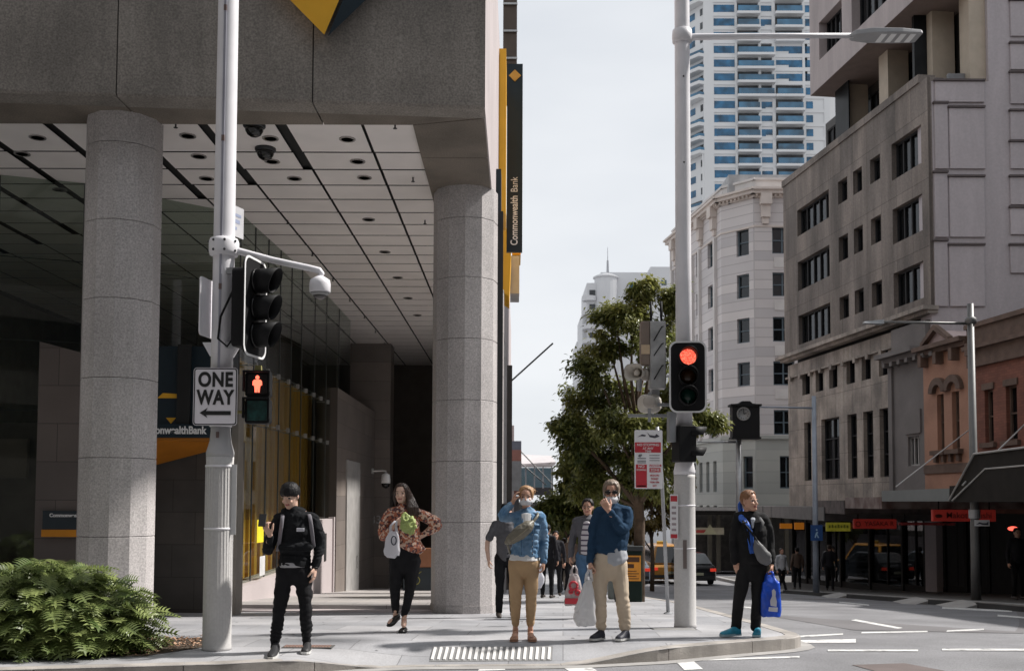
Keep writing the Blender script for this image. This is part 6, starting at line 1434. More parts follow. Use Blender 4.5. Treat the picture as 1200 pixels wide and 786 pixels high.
def leaves_mesh(name, pts, size, mat, parent, droop=.5, rnd=None, shape=0):
    """pts: list of (pos, outward dir, tint). Each leaf: 4-face lance shape folded along its midrib"""
    vs, fs, tint = [], [], []
    R = rnd or random
    for p, d, tn in pts:
        d = Vector((d.x+R.uniform(-.7, .7), d.y+R.uniform(-.7, .7), d.z*.5+R.uniform(-.7, .5)-droop)); d.normalize()
        s = d.cross(Vector((R.uniform(-.4, .4), R.uniform(-.4, .4), 1))); s.normalize(); u = s.cross(d)
        L = size*R.uniform(.7, 1.35); w = L*R.uniform(.2, .28); i = len(vs)
        vs += [p, p+d*L*.45+s*w+u*w*.35, p+d*L*.5, p+d*L*.45-s*w+u*w*.35, p+d*L-u*L*.08]
        fs += [(i, i+1, i+2), (i, i+2, i+3), (i+1, i+4, i+2), (i+2, i+4, i+3)]; tint += [tn+R.uniform(-.15, .15)]*4
    me = bpy.data.meshes.new(name); me.from_pydata([tuple(v) for v in vs], [], fs); at = me.attributes.new('tint', 'FLOAT', 'FACE'); at.data.foreach_set('value', tint)
    me.materials.append(mat); me.update(); return link(name, me, parent)
bark = M('bark', (.11, .075, .05), rough=.9, var=.3, scale=8, bump=.5, bscale=25)
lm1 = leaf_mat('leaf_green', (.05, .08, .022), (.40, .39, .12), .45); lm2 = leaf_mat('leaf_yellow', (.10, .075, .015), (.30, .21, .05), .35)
def tree(label, base, h, blobs, nleaf, size, mat, seed, trunk_r=.11, name='street_tree'):
    R = random.Random(seed); t = thing(name, label, 'tree', base)
    m = MB(); m.smooth = True; top = h*.6
    tp_ = [(0, 0, -.1), (.03, .02, h*.2), (-.03, .03, h*.4), (.02, 0, top)]; m.tube(tp_, [trunk_r*1.2, trunk_r, trunk_r*.8, trunk_r*.45], 10); m.build('trunk', bark, t)
    m = MB(); m.smooth = True
    pts = []
    for (c, r) in blobs:
        c = Vector(c); z0 = min(top, max(h*.25, c.z*.55)); a = Vector((0, 0, z0)); mid = a.lerp(c, .5)+Vector((R.uniform(-.1, .1), R.uniform(-.1, .1), .12)); m.tube([a, mid, c], [trunk_r*.45, trunk_r*.28, .012], 6)
        vol = r[0]*r[1]*r[2]
        nt = max(5, int(26*vol**.5))
        for q in range(nt):   # twigs reaching the blob's surface, each with a spray of leaves
            v = Vector((R.gauss(0, 1), R.gauss(0, 1), R.gauss(0, 1)+.15)).normalized(); k = R.uniform(.45, 1.12)
            e = c + Vector((v.x*r[0], v.y*r[1], v.z*r[2]))*k
            m.tube([c.lerp(e, .15), c.lerp(e, .6)+Vector((0, 0, .04)), e], [.012, .008, .004], 4)
            ntn = R.uniform(.05, .75)
            for w in range(int(nleaf/len(blobs)/nt)):
                f = R.uniform(.35, 1.08); p = c.lerp(e, f) + Vector((R.gauss(0, .075), R.gauss(0, .075), R.gauss(0, .06)))*(1+size*3)
                pts.append((p, (v*.8+Vector((0, 0, .1))), ntn*.6 + .25*R.random() + .25*max(0, (p.z/h-.45))))  # leaves tinted lighter toward the crown top, sunlight put into the colour
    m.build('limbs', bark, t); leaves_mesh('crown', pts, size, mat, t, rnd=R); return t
TY1 = 21.0
tb_ = Vector((atY(748, 640, TY1).x, TY1, base_z(TY1)))
def bl_(px, py, rx, rz, dy=0, Y=TY1, b=tb_):
    p = atY(px, py, Y)-b; s = Y/F; return ((p.x, dy, p.z), (rx*s, rx*s*.9, rz*s))
blobs = [bl_(752, 335, 17, 24), bl_(722, 372, 24, 22, .1), bl_(740, 378, 26, 26, -.2), bl_(785, 350, 16, 22, .2), bl_(775, 385, 24, 30, .3), bl_(715, 405, 28, 28, .2), bl_(755, 420, 34, 30, -.5), bl_(700, 440, 30, 28, -.2), bl_(735, 460, 36, 30, .5), bl_(790, 450, 30, 34, .3),
 bl_(690, 475, 32, 28, .3), bl_(715, 500, 34, 26, -.5), bl_(765, 495, 36, 28, .2), bl_(810, 490, 26, 26, -.1), bl_(680, 515, 26, 24, -.1), bl_(835, 492, 10, 10, 0), bl_(700, 540, 30, 24, .4), bl_(745, 540, 36, 24, -.2), bl_(795, 535, 24, 22, .3), bl_(660, 500, 10, 10), bl_(765, 565, 32, 22, -.2), bl_(725, 570, 30, 20, .1), bl_(690, 575, 28, 20, .2), bl_(795, 500, 26, 22, -.4), bl_(738, 505, 26, 20, -.7)]
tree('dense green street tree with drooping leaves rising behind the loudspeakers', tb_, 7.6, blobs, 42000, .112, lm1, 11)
T2 = Vector((atY(672, 640, 30).x, 30, base_z(30)))
b2_ = lambda px, py, rx, rz, dy=0: bl_(px, py, rx, rz, dy, 30.0, T2)
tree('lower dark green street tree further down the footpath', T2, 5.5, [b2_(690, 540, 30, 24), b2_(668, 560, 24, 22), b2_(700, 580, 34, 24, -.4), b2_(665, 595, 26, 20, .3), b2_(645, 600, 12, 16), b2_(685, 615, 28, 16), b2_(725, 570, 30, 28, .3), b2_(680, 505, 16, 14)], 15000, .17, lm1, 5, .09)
T3 = Vector((atY(764, 650, 42).x, 42, base_z(42)))
b3_ = lambda px, py, rx, rz, dy=0: bl_(px, py, rx, rz, dy, 42.0, T3)
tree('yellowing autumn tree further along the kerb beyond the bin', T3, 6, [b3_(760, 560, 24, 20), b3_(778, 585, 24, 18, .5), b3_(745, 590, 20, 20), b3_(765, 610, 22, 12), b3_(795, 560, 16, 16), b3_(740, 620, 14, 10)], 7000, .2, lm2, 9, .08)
T4 = Vector((atY(655, 650, 60).x, 60, base_z(60)))
b4_ = lambda px, py, rx, rz, dy=0: bl_(px, py, rx, rz, dy, 60.0, T4)
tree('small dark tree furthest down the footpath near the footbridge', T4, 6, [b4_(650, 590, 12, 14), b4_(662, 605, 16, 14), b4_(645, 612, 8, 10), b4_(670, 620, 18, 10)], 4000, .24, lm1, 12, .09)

# ---- shrub: lobed philodendron leaves
def lobed_leaf(L, W, nl=7):
    """flat lobed leaf in local frame: x side, y along; returns verts, faces"""
    v, f = [], []
    for k in range(nl):
        t0 = (k)/nl; t1 = (k+.50)/nl; tm = (k+.9)/nl; w = W*(.55+.75*sin(pi*(.22+.72*t0)))*.9
        for s in (-1, 1):
            i = len(v)
            a = (0, L*t0); b = (0, L*t1); tip = (s*w, L*(t1+.20)); q = (s*w*.55, L*(t0+.03)+L*.05); r = (s*w*.6, L*(t1+.07)+L*.035)
            for (x, y) in (a, q, tip, r, b): v.append((x, y, -abs(x)*abs(x)*1.6+abs(x)*.35 - (y/L)**2*L*.25))
            f.append((i, i+1, i+2, i+3, i+4))
    i = len(v); v += [(-W*.16, L*.92, -L*.2), (W*.16, L*.92, -L*.2), (0, L*1.16, -L*.33)]; f.append((i, i+1, i+2))
    for k in range(nl):      # web along the midrib
        i = len(v); y0, y1 = L*k/nl, L*(k+1)/nl; w = W*.13
        v += [(-w, y0, .07*w-(y0/L)**2*L*.25), (w, y0, .07*w-(y0/L)**2*L*.25), (w, y1, .07*w-(y1/L)**2*L*.25), (-w, y1, .07*w-(y1/L)**2*L*.25)]; f.append((i, i+1, i+2, i+3))
    return v, f
def shrub(label, base, n, rad, hgt, seed):
    R = random.Random(seed); t = thing('leafy_shrub', label, 'shrub', base)
    vs, fs, tint = [], [], []; st = MB(); st.smooth = True
    for k in range(n):
        a = R.uniform(0, 2*pi); e = R.random()**.7; el = radians(88-85*e)      # from upright to flat
        rr = R.uniform(.62, 1.0) if k % 3 else R.uniform(.3, .7)
        tip = Vector((cos(a)*rad[0]*sin(pi/2*e)*rr, sin(a)*rad[1]*sin(pi/2*e)*rr, max(.10, hgt*(cos(pi/2*e)**.7)*rr+R.uniform(-.05, .05))))
        root = Vector((R.uniform(-.35, .35)*rad[0], R.uniform(-.35, .35)*rad[1], .0))
        root.x += tip.x*.45; root.y += tip.y*.45
        mid = root.lerp(tip, .55) + Vector((0, 0, .15*hgt))
        st.tube([root, mid, tip], [.008, .006, .004], 4)
        d = Vector((cos(a), sin(a), R.uniform(-.35, .45)-e*.25)).normalized(); up = Vector((R.uniform(-.7, .7), R.uniform(-.7, .7), 1)); s = d.cross(up).normalized(); u = s.cross(d)
        L = R.uniform(.11, .21); W = L*R.uniform(.42, .60); lv, lf = lobed_leaf(L, W, R.choice([5, 6, 7])); i = len(vs)
        for (x, y, z) in lv: vs.append(tip + s*x + d*y + u*z)
        tn = R.random()
        for f in lf: fs.append(tuple(i+q for q in f)); tint.append(min(1, max(0, tn*.7+R.uniform(0, .2))))
    st.build('stems', M('stem_green', (.10, .13, .04), rough=.5), t)
    me = bpy.data.meshes.new('foliage'); me.from_pydata([tuple(v) for v in vs], [], fs); at = me.attributes.new('tint', 'FLOAT', 'FACE'); at.data.foreach_set('value', tint)
    me.materials.append(leaf_mat('leaf_shrub', (.07, .115, .03), (.36, .42, .15), .3)); link('foliage', me, t); return t
sb_ = Vector((-4.72, 10.35, 0.0))
shrub('glossy green shrub with deeply lobed leaves at the kerb in the lower left corner', sb_, 2300, (1.22, .76, 0), .88, 3)
shrub('second lobed leaf shrub continuing off the left edge', sb_+Vector((-1.3, .15, 0)), 800, (.9, .7, 0), .82, 8)
# planting bed with dry leaves
pb = MB(); bed = [(-7, 9.85), (-3.55, 9.98), (-2.98, 10.9), (-3.4, 11.35), (-7, 11.2)]
pb.poly([(x, y, path_z(x, y)+.006) for x, y in bed]); o = pb.build('planting_bed', M('soil', (.07, .05, .035), rough=.95, var=.4, scale=14)); o['kind'] = 'structure'
R_ = random.Random(2); vs, fs = [], []
for k in range(420):
    x, y = R_.uniform(-4.0, -3.1), R_.uniform(9.95, 11.2)
    if x > -3.5 and (y < 10.0 or x > -3.5+(y-9.98)*.6): continue
    a = R_.uniform(0, 6.28); L = R_.uniform(.03, .07); z = R_.uniform(.01, .05); i = len(vs)
    vs += [(x, y, z), (x+cos(a+.5)*L*.5, y+sin(a+.5)*L*.5, z+.012), (x+cos(a)*L, y+sin(a)*L, z+.004), (x+cos(a-.5)*L*.5, y+sin(a-.5)*L*.5, z+.008)]; fs.append((i, i+1, i+2, i+3))
me = bpy.data.meshes.new('leaf_litter'); me.from_pydata(vs, [], fs); me.materials.append(M('dry_leaf', (.42, .26, .17), rough=.8, var=.5, scale=40)); o = link('leaf_litter', me); tag(o, 'dry brown leaf litter in the planting bed', None, kind='stuff')
# ================================================================== PEOPLE
def wrink(m, amp, sc, seed=0, zs=1.0, bands=None):
    """fabric folds: push vertices along normals by stretched noise"""
    n = [v.normal.copy() for v in m.vertices]
    for v, nn in zip(m.vertices, n):
        p = v.co; q = Vector((p.x*sc+seed, p.y*sc, p.z*sc*zs))
        a = amp*(.8*noise.noise(q) + .4*noise.noise(q*2.1) - .9*max(0, .30-abs(noise.noise(q*.85+Vector((7, 3, 1)))))/.30*.8)
        if bands:
            for (z0, wd, am, fr) in bands:
                k = math.exp(-((p.z-z0)/wd)**2); a += .7*am*k*sin(p.z*fr + 14*p.x + 7*noise.noise(Vector((p.x*7+seed, p.y*7, p.z*4))))
        v.co = p + nn*a
def remesh(mb, name, mats, parent, voxel=.008, smooth=3, fold=None, world=True, post=None, keep=None):
    me = bpy.data.meshes.new(name); vs = mb.v
    inv = root_of(parent)['_inv']; inv = Matrix([inv[i*4:i*4+4] for i in range(4)]); vs = [inv @ v for v in vs] if world else vs
    me.from_pydata([tuple(v) for v in vs], [], mb.f)
    bm = bmesh.new(); bm.from_mesh(me); bmesh.ops.recalc_face_normals(bm, faces=bm.faces); bm.to_mesh(me); bm.free()
    o = bpy.data.objects.new(name+'_tmp', me); COL.objects.link(o)
    r = o.modifiers.new('r', 'REMESH'); r.mode = 'VOXEL'; r.voxel_size = voxel; r.use_smooth_shade = True
    if smooth: s_ = o.modifiers.new('s', 'SMOOTH'); s_.factor = .6; s_.iterations = smooth
    dg = bpy.context.evaluated_depsgraph_get(); dg.update()
    m2 = bpy.data.meshes.new_from_object(o.evaluated_get(dg)); bpy.data.objects.remove(o); m2.name = name
    if fold: wrink(m2, **fold)
    m2.materials.clear()
    for m in (mats if isinstance(mats, (list, tuple)) else [mats]): m2.materials.append(m)
    m2.polygons.foreach_set('use_smooth', [True]*len(m2.polygons)); m2.update()
    if post: post(m2)
    return link(name, m2, parent)
skin_l = M('skin_light', (.66, .43, .33), rough=.5, var=.06, scale=20, sss=.12)
skin_m = M('skin_tan', (.54, .31, .22), rough=.5, var=.06, scale=20, sss=.12)
lipm = M('lip', (.36, .13, .11), rough=.45); browm = M('brow', (.08, .045, .03), rough=.8); eyew = M('eye_white', (.55, .52, .5), rough=.25); eyed = M('eye_dark', (.02, .012, .008), rough=.15)
PROF = [(-.50, .07, -.33, -.15), (-.47, .14, -.37, -.10), (-.42, .19, -.385, .0), (-.33, .245, -.385, .12), (-.22, .28, -.385, .24), (-.10, .305, -.385, .33), (.0, .325, -.375, .38), (.12, .335, -.385, .405), (.24, .325, -.36, .39), (.34, .29, -.30, .345), (.42, .225, -.215, .27), (.475, .14, -.12, .17), (.50, .05, -.03, .07)]
def prof_at(z):
    z = max(-.5, min(.5, z))
    for a, b in zip(PROF, PROF[1:]):
        if z <= b[0]: t = (z-a[0])/(b[0]-a[0]); return tuple(a[i]+(b[i]-a[i])*t for i in (1, 2, 3))
    return PROF[-1][1:]
def hairshell(mb, HD, front, side, back, th, n=40, seed=0, ragged=.04, part=0.0):
    R = random.Random(seed); outer, inner = [], []; K_ = 12
    lows = []
    for j in range(n):
        a = 2*pi*j/n; s_ = sin(a)
        zl_ = side + (front-side)*sst(.45, .85, -s_) if s_ < 0 else side + (back-side)*sst(.1, .6, s_)
        lows.append(zl_ + R.uniform(-ragged, ragged) + (part*abs(cos(a)) if s_ < 0 else 0))
    for k in range(K_+1):
        f = k/K_; ro, ri = [], []
        for j in range(n):
            a = 2*pi*j/n; z = lows[j] + (.5-lows[j])*(1-(1-f)**1.0); hw, fr, bk = prof_at(z); cy, hy = (fr+bk)/2, (bk-fr)/2
            t_ = th*(.35+.65*min(1, f*4)) ; top = th*sst(.25, .5, z)*1.0
            ro.append(HD.w((hw+t_)*cos(a), cy+(hy+t_)*sin(a), z+top)); ri.append(HD.w(max(.0, hw-.03)*cos(a), cy+max(0, hy-.03)*sin(a), z-.02))
        outer.append(ro); inner.append(ri)
    i0 = len(mb.v)
    for r in outer+inner: mb.v += r
    N_ = K_+1
    for k in range(K_):
        for j in range(n):
            j2 = (j+1) % n; a, b, c, d = i0+k*n+j, i0+k*n+j2, i0+(k+1)*n+j2, i0+(k+1)*n+j; mb.face((a, b, c, d)); o_ = N_*n; mb.face((a+o_, d+o_, c+o_, b+o_))
    for j in range(n): j2 = (j+1) % n; mb.face((i0+j, i0+N_*n+j, i0+N_*n+j2, i0+j2))
    mb.face(tuple(i0+K_*n+j for j in range(n))); mb.face(tuple(i0+(N_+K_)*n+j for j in reversed(range(n))))
class Head:
    def __init__(s, c, h, yaw=0, pitch=0, roll=0):
        """c centre of head (eye height), h chin to crown; yaw: 0 = faces camera (-Y), positive turns to image right"""
        s.c = Vector(c); s.h = h; s.R = Matrix.Rotation(yaw, 3, 'Z') @ Matrix.Rotation(pitch, 3, 'X') @ Matrix.Rotation(roll, 3, 'Y')
    def w(s, x, y, z): return s.c + s.R @ (Vector((x, y, z))*s.h)   # units of head height; -y forward
    def add(s, mb):
        h = s.h
        # skull + face lofted as rings from chin to crown:  z, half width, front y, back y
        prof = PROF
        rings = []
        for z, hw, f, b in prof:
            r = []; cy = (f+b)/2; hy = (b-f)/2
            for j in range(20):
                a = 2*pi*j/20; x = hw*cos(a); y = cy+hy*sin(a)
                if sin(a) < 0: x *= 1-.10*(-sin(a))
                r.append(s.w(x, y, z))
            rings.append(r)
        mb.loft(rings)
        mb.tube([s.w(0, -.375, .03), s.w(0, -.42, -.06), s.w(0, -.465, -.15)], [.035*h, .042*h, .05*h], 8, dome=True)   # nose
        for sx in (-1, 1):
            mb.ell(s.w(sx*.045, -.415, -.165), (.035*h, .035*h, .03*h), 8, 6)
            mb.ell(s.w(sx*.345, .03, -.05), (.03*h, .07*h, .12*h), 8, 6, s.R)       # ear
            mb.tube([s.w(sx*.06, -.375, .055), s.w(sx*.14, -.375, .07), s.w(sx*.23, -.33, .05)], .028*h, 6, dome=True)  # brow ridge
            mb.ell(s.w(sx*.16, -.33, -.15), (.09*h, .07*h, .08*h), 8, 6)            # cheek
        mb.tube([s.w(-.09, -.375, -.265), s.w(0, -.405, -.255), s.w(.09, -.375, -.265)], [.018*h, .026*h, .018*h], 7, dome=True)
        mb.tube([s.w(-.07, -.37, -.30), s.w(0, -.40, -.305), s.w(.07, -.37, -.30)], [.018*h, .028*h, .018*h], 7, dome=True)
        mb.ell(s.w(0, -.355, -.42), (.085*h, .05*h, .06*h), 10, 6)
    def paint(s, me, root, brow=True):
        """material slots by place on the face: 0 skin 1 lips 2 brow 3 eye white 4 iris"""
        inv = root['_inv']; Mi = Matrix([inv[i*4:i*4+4] for i in range(4)]).inverted(); Rt = s.R.transposed()
        for p in me.polygons:
            q = Rt @ ((Mi @ p.center) - s.c) / s.h
            if q.y > -.26 or abs(q.z) > .5: continue
            if abs(q.x) < .115 and -.325 < q.z < -.238 and q.y < -.355: p.material_index = 1
            elif .06 < abs(q.x) < .235 and .078 < q.z < .125 and brow: p.material_index = 2
            else:
                ex = (abs(q.x)-.148)/.070; ez = (q.z-.005)/.034
                if ex*ex+ez*ez < 1: p.material_index = 4 if abs(abs(q.x)-.148) < .036 else 3
def hand(mb, wrist, d, pn, thumb, curl=.5, size=.18, spread=.12, r0=.0088):
    """wrist point, pointing direction d, palm normal pn, thumb side vector, curl 0..1.5"""
    d = Vector(d).normalized(); pn = Vector(pn); pn = (pn-d*pn.dot(d)).normalized(); sd = d.cross(pn)
    if sd.dot(Vector(thumb)) < 0: sd = -sd          # towards the thumb
    k = size/.18; w = Vector(wrist)
    rings = []
    for t, wd, th in ((-.02, .026, .021), (.0, .029, .021), (.03, .038, .019), (.06, .042, .017), (.088, .041, .014)):
        c = w + d*t*k; rings.append([c + sd*(wd*k*cos(2*pi*j/14)) + pn*(th*k*sin(2*pi*j/14)) for j in range(14)])
    mb.loft(rings)
    for q, (off, L) in enumerate(((.031, .070), (.0105, .079), (-.0105, .074), (-.031, .058))):
        b = w + d*.08*k + sd*off*k; ang = (off/.031)*spread; dd = (d*cos(ang)+sd*sin(ang)).normalized(); cur = 0; pts = [b - dd*.02*k, b]; p = b
        for seg, fr in enumerate((.42, .32, .26)):
            cur += curl*(.75 if seg == 0 else .9); v = dd*cos(cur)+pn*sin(cur); p = p + v*L*k*fr; pts.append(p.copy())
        mb.tube(pts, [r0*k*1.05, r0*k*1.05, r0*k, r0*k*.92, r0*k*.8], 8, dome=True)
    tb = w + d*.018*k + sd*.028*k + pn*.006*k; v1 = (d*.62+sd*.72+pn*.28).normalized(); v2 = (d*.85+sd*.25+pn*(.3+.3*curl)).normalized()
    p1 = tb+v1*.036*k; p2 = p1+v2*.03*k; p3 = p2+(v2+pn*.2).normalized()*.024*k
    mb.tube([tb-v1*.012*k, tb, p1, p2, p3], [.016*k, .015*k, .0115*k, .0105*k, .0085*k], 8, dome=True)
def cr(pts, rad, n=4):
    """smooth a path and its radii"""
    P = [Vector(p) for p in pts]; o, r = [], []
    for i in range(len(P)-1):
        a, b, c, d = P[max(i-1, 0)], P[i], P[i+1], P[min(i+2, len(P)-1)]
        for k in range(n):
            t = k/n; o.append(.5*((2*b)+(c-a)*t+(2*a-5*b+4*c-d)*t*t+(3*b-a-3*c+d)*t**3)); ra, rb_ = rad[i], rad[i+1]
            s_ = t*t*(3-2*t)
            r.append(tuple(x+(y-x)*s_ for x, y in zip(ra, rb_)) if isinstance(ra, tuple) else ra+(rb_-ra)*s_)
    o.append(P[-1]); r.append(rad[-1]); return o, r
def limb(mb, pts, rad, n=12, k=4, side=None):
    a, b = cr(pts, rad, k); mb.tube(a, b, n, dome=True, side=side)
def shoe(t, heel, toe, ank, mat, sole, name='shoe', low=False, zg=None):
    """heel/toe on the ground"""
    h, e = Vector(heel), Vector(toe); d = (e-h); L = d.length; d.normalize(); up = Vector((0, 0, 1)); s = d.cross(up).normalized()
    m = MB(); rings = []
    H = (.035, .05) if low else (.075, .095)
    for f, w, z in ((0.0, .022, H[0]), (.05, .034, H[1]*.95), (.2, .037, H[1]), (.38, .038, H[1]*.92), (.55, .043, .068 if not low else .045), (.75, .047, .052 if not low else .038), (.9, .04, .042 if not low else .03), (.985, .022, .03 if not low else .022)):
        c = h+d*L*f; zb = .012
        rings.append([c+s*w+up*zb, c+s*w*.98+up*(zb+z*.5), c+s*w*.6+up*(zb+z*.92), c+up*(zb+z), c-s*w*.6+up*(zb+z*.92), c-s*w*.98+up*(zb+z*.5), c-s*w+up*zb])
    m.loft(rings); o = remesh(m, name, mat, t, .006, 2)
    m = MB(); rr = []
    for f, w in ((-.02, .018), (.04, .034), (.3, .036), (.55, .044), (.78, .049), (.93, .04), (1.0, .02)):
        c = h+d*L*f; rr.append([c+s*w, c+s*w*1.0+up*(.024 if not low else .010), c-s*w*1.0+up*(.024 if not low else .010), c-s*w])
    m.loft(rr); m.build('sole', sole, o, world=True)
    return o
def person(label, Y, px, group=None, name='person'):
    g = atG(px, 740); loc = Vector((atY(px, 650, Y).x, Y, path_z(atY(px, 650, Y).x, Y) if atY(px, 650, Y).x < 3.4 else base_z(Y)))
    return thing(name, label, 'person', loc, 0, group)
def torso(mb, P, w=1.0, d=1.0, z_lo=None, sk=1.0, off=0.0):
    """P dict: hip, waist, chest, shl, shr, neck (world). elliptical sections"""
    hip, waist, chest, neck = [Vector(P[k]) for k in ('hip', 'waist', 'chest', 'neck')]
    sh = (Vector(P['shr'])-Vector(P['shl'])); sw = sh.length/2; side = sh.normalized()
    R = P.get('rad', dict(hip=(.165, .11), waist=(.14, .10), chest=(.165, .115)))
    pts = [hip, waist, chest, (Vector(P['shl'])+Vector(P['shr']))/2+Vector((0, 0, .01)), neck]
    rad = [tuple(x*w+off for x in R['hip']), tuple(x*w+off for x in R['waist']), tuple(x*w+off for x in R['chest']), (sw*.80, .08*d+off), (.062+off, .062+off)]
    a, b = cr(pts, rad, 4); mb.tube(a, b, 18, side=side, dome=True)
    # shoulders
    for k in ('shl', 'shr'):
        mb.tube([Vector(P['neck'])+(Vector(P[k])-Vector(P['neck']))*.15+Vector((0, 0, -.03)), Vector(P[k])+Vector((0, 0, -.012))], [.055+off, .058+off], 12, dome=True)
blackcloth = M('cloth_black', (.012, .012, .014), rough=.85, var=.25, scale=8, spec=.2, bump=.1, bscale=300)
white_sole = M('sole_white', (.6, .6, .58), rough=.6)

def J(px, py, Y): return atY(px, py, Y)

# ------------------------------------------------ 1. hooded man with phone (left)
Y = 10.32
t = person('young man in black hoodie and joggers looking at his phone beside the left pole', Y, 341)
q = lambda px, py, dy=0: J(px, py, Y+dy)
HD = Head(q(340.5, 580.5, -.02), .235, yaw=radians(-22), pitch=radians(20), roll=0)
P = dict(hip=q(345, 668), waist=q(346, 648), chest=q(347, 622), shl=q(328, 607), shr=q(366, 607), neck=q(344, 599), rad=dict(hip=(.155, .105), waist=(.145, .10), chest=(.165, .11)))
Lel, Lwr = q(314, 644, -.02), q(316, 626, -.22); Rel, Rwr = q(375, 638, .03), q(369, 665, -.04)
m = MB(); HD.add(m); torso(m, P, .88); m.tube([q(343, 603), HD.w(0, .08, -.25)], [.052, .05], 14, dome=True)
limb(m, [P['shl'], Lel, Lwr], [.046, .038, .027]); limb(m, [P['shr'], Rel, Rwr], [.046, .038, .027])
hand(m, Lwr, q(308.5, 613, -.27)-Lwr, (.1, .35, .9), (.5, -.8, .1), curl=.85, size=.185)
hand(m, Rwr, (-.05, -.05, -1), (-1, .1, 0), (0, -1, 0), curl=.35, size=.185)
hipL, hipR = q(334, 672), q(355, 672); kL, kR = q(327, 715, -.03), q(358.5, 714, -.02); aL, aR = q(321.5, 758, .02), q(359.5, 756, .05)
for a in ((hipL, kL, aL), (hipR, kR, aR)): limb(m, a, [.06, .04, .026])
remesh(m, 'body', [skin_l, lipm, browm, eyew, eyed], t, .0062, 2, post=lambda me: HD.paint(me, t))
hood = M('hoodie_black', (.013, .014, .016), rough=.9, var=.2, scale=8, spec=.15, bump=.15, bscale=260)
m = MB(); P2 = dict(P); P2['hip'] = q(345, 662); torso(m, P2, 1.0, 1.15, off=.014)
limb(m, [P['shl'], q(320, 626, .0), Lel, Lwr.lerp(Lel, .12)], [.068, .066, .060, .042]); limb(m, [P['shr'], q(372, 622), Rel, Rwr.lerp(Rel, .08)], [.068, .064, .058, .043])
m.tube([q(333, 601, .01), q(343, 605, -.085), q(354, 601, .01)], [.04, .03, .04], 10, dome=True); m.tube([q(333, 600, .03), q(343, 598, .09), q(354, 600, .03)], [.05, .06, .05], 10, dome=True)
m.tube([q(330, 641, -.10), q(362, 641, -.10)], [.05, .05], 8, dome=True)
remesh(m, 'hoodie', hood, t, .0075, 1, fold=dict(amp=.009, sc=11, seed=3, zs=1.3, bands=[(q(345, 650).z, .05, .005, 110), (Lel.z, .05, .004, 150)]))
m = MB(); m.tube([q(345, 658), q(345, 664.2)], [(.150, .118), (.157, .122)], 18, side=(1, 0, 0)); remesh(m, 'undershirt', M('shirt_grey', (.4, .4, .42), rough=.8), t, .008, 2)
m = MB(); limb(m, [q(345, 660), q(345, 668), q(345, 676)], [(.155, .11), (.16, .115), (.12, .10)], 16, side=(1, 0, 0))
for h_, k_, a_ in ((hipL, kL, aL), (hipR, kR, aR)): limb(m, [h_+Vector((0, 0, .02)), h_.lerp(k_, .5), k_, k_.lerp(a_, .5), a_], [.098, .082, .066, .060, .044], 14)
remesh(m, 'joggers', blackcloth, t, .0085, 2, fold=dict(amp=.010, sc=8, seed=9, zs=1.4, bands=[(aL.z+.16, .09, .008, 120), (kL.z, .08, .004, 100)]))
sh1 = M('trainer_black', (.02, .02, .022), rough=.6)
shoe(t, q(324.5, 763, .08)*1+Vector((0, 0, 0)), atG(317, 772.5), aL, sh1, white_sole)
shoe(t, Vector((q(359, 760).x, Y+.10, .0)), Vector((q(361, 760).x, Y-.17, 0)), aR, sh1, white_sole)
# hair: bowl cut with fringe
hairb = M('hair_black', (.010, .009, .010), rough=.55, var=.3, scale=30, spec=.25, stretch=(6, 6, 1))
m = MB(); hairshell(m, HD, .13, .0, -.28, .085, seed=1, ragged=.035)
remesh(m, 'hair', hairb, t, .005, 1, fold=dict(amp=.004, sc=60, seed=1, zs=.25))
# rucksack straps, watch, badge
gry = M('strap_grey', (.17, .16, .18), rough=.8)
for nm_, a in (('strap', [q(331, 601, .06), q(331, 605, -.095), q(329, 622, -.135), q(326.5, 640, -.10), q(325, 645, .02)]), ('strap', [q(361, 601, .06), q(363, 605, -.095), q(365.5, 622, -.13), q(367, 636, -.09), q(368, 642, .02)])):
    m = MB(); m.smooth = True; o_, r_ = cr(a, [(.019, .006)]*5); m.tube(o_, r_, 8, side=(1, 0, 0)); m.build(nm_, gry, t, world=True)
m = MB(); m.bev(q(351, 619).x, q(360, 619).x, Y-.148, Y-.132, q(350, 622).z, q(350, 618).z, .004); m.build('chest_print', M('print_white', (.55, .55, .6)), t, world=True)
m = MB(); m.smooth = True; m.tube([Rwr+Vector((0, 0, .012)), Rwr-Vector((0, 0, .012))], [.034, .034], 14); m.build('watch', blk, t, world=True)
rk = thing('rucksack', 'grey rucksack worn on the back of the young man in the black hoodie', 'rucksack', q(347, 655, .18))
m = MB(); m.tube([q(347, 652, .20), q(347, 630, .22), q(347, 607, .18)], [(.14, .07), (.15, .09), (.11, .06)], 14, side=(1, 0, 0), dome=True); remesh(m, 'bag_body', gry, rk, .01, 2)
phn = thing('phone', 'black smartphone held in front of the young man', 'phone', q(307.5, 609.5, -.27), radians(25))
m = MB(); m.bev(-.036, .036, -.005, .005, -.07, .075, .004); o = m.build('case', blk, phn); o.rotation_euler = (radians(-35), 0, radians(-20))

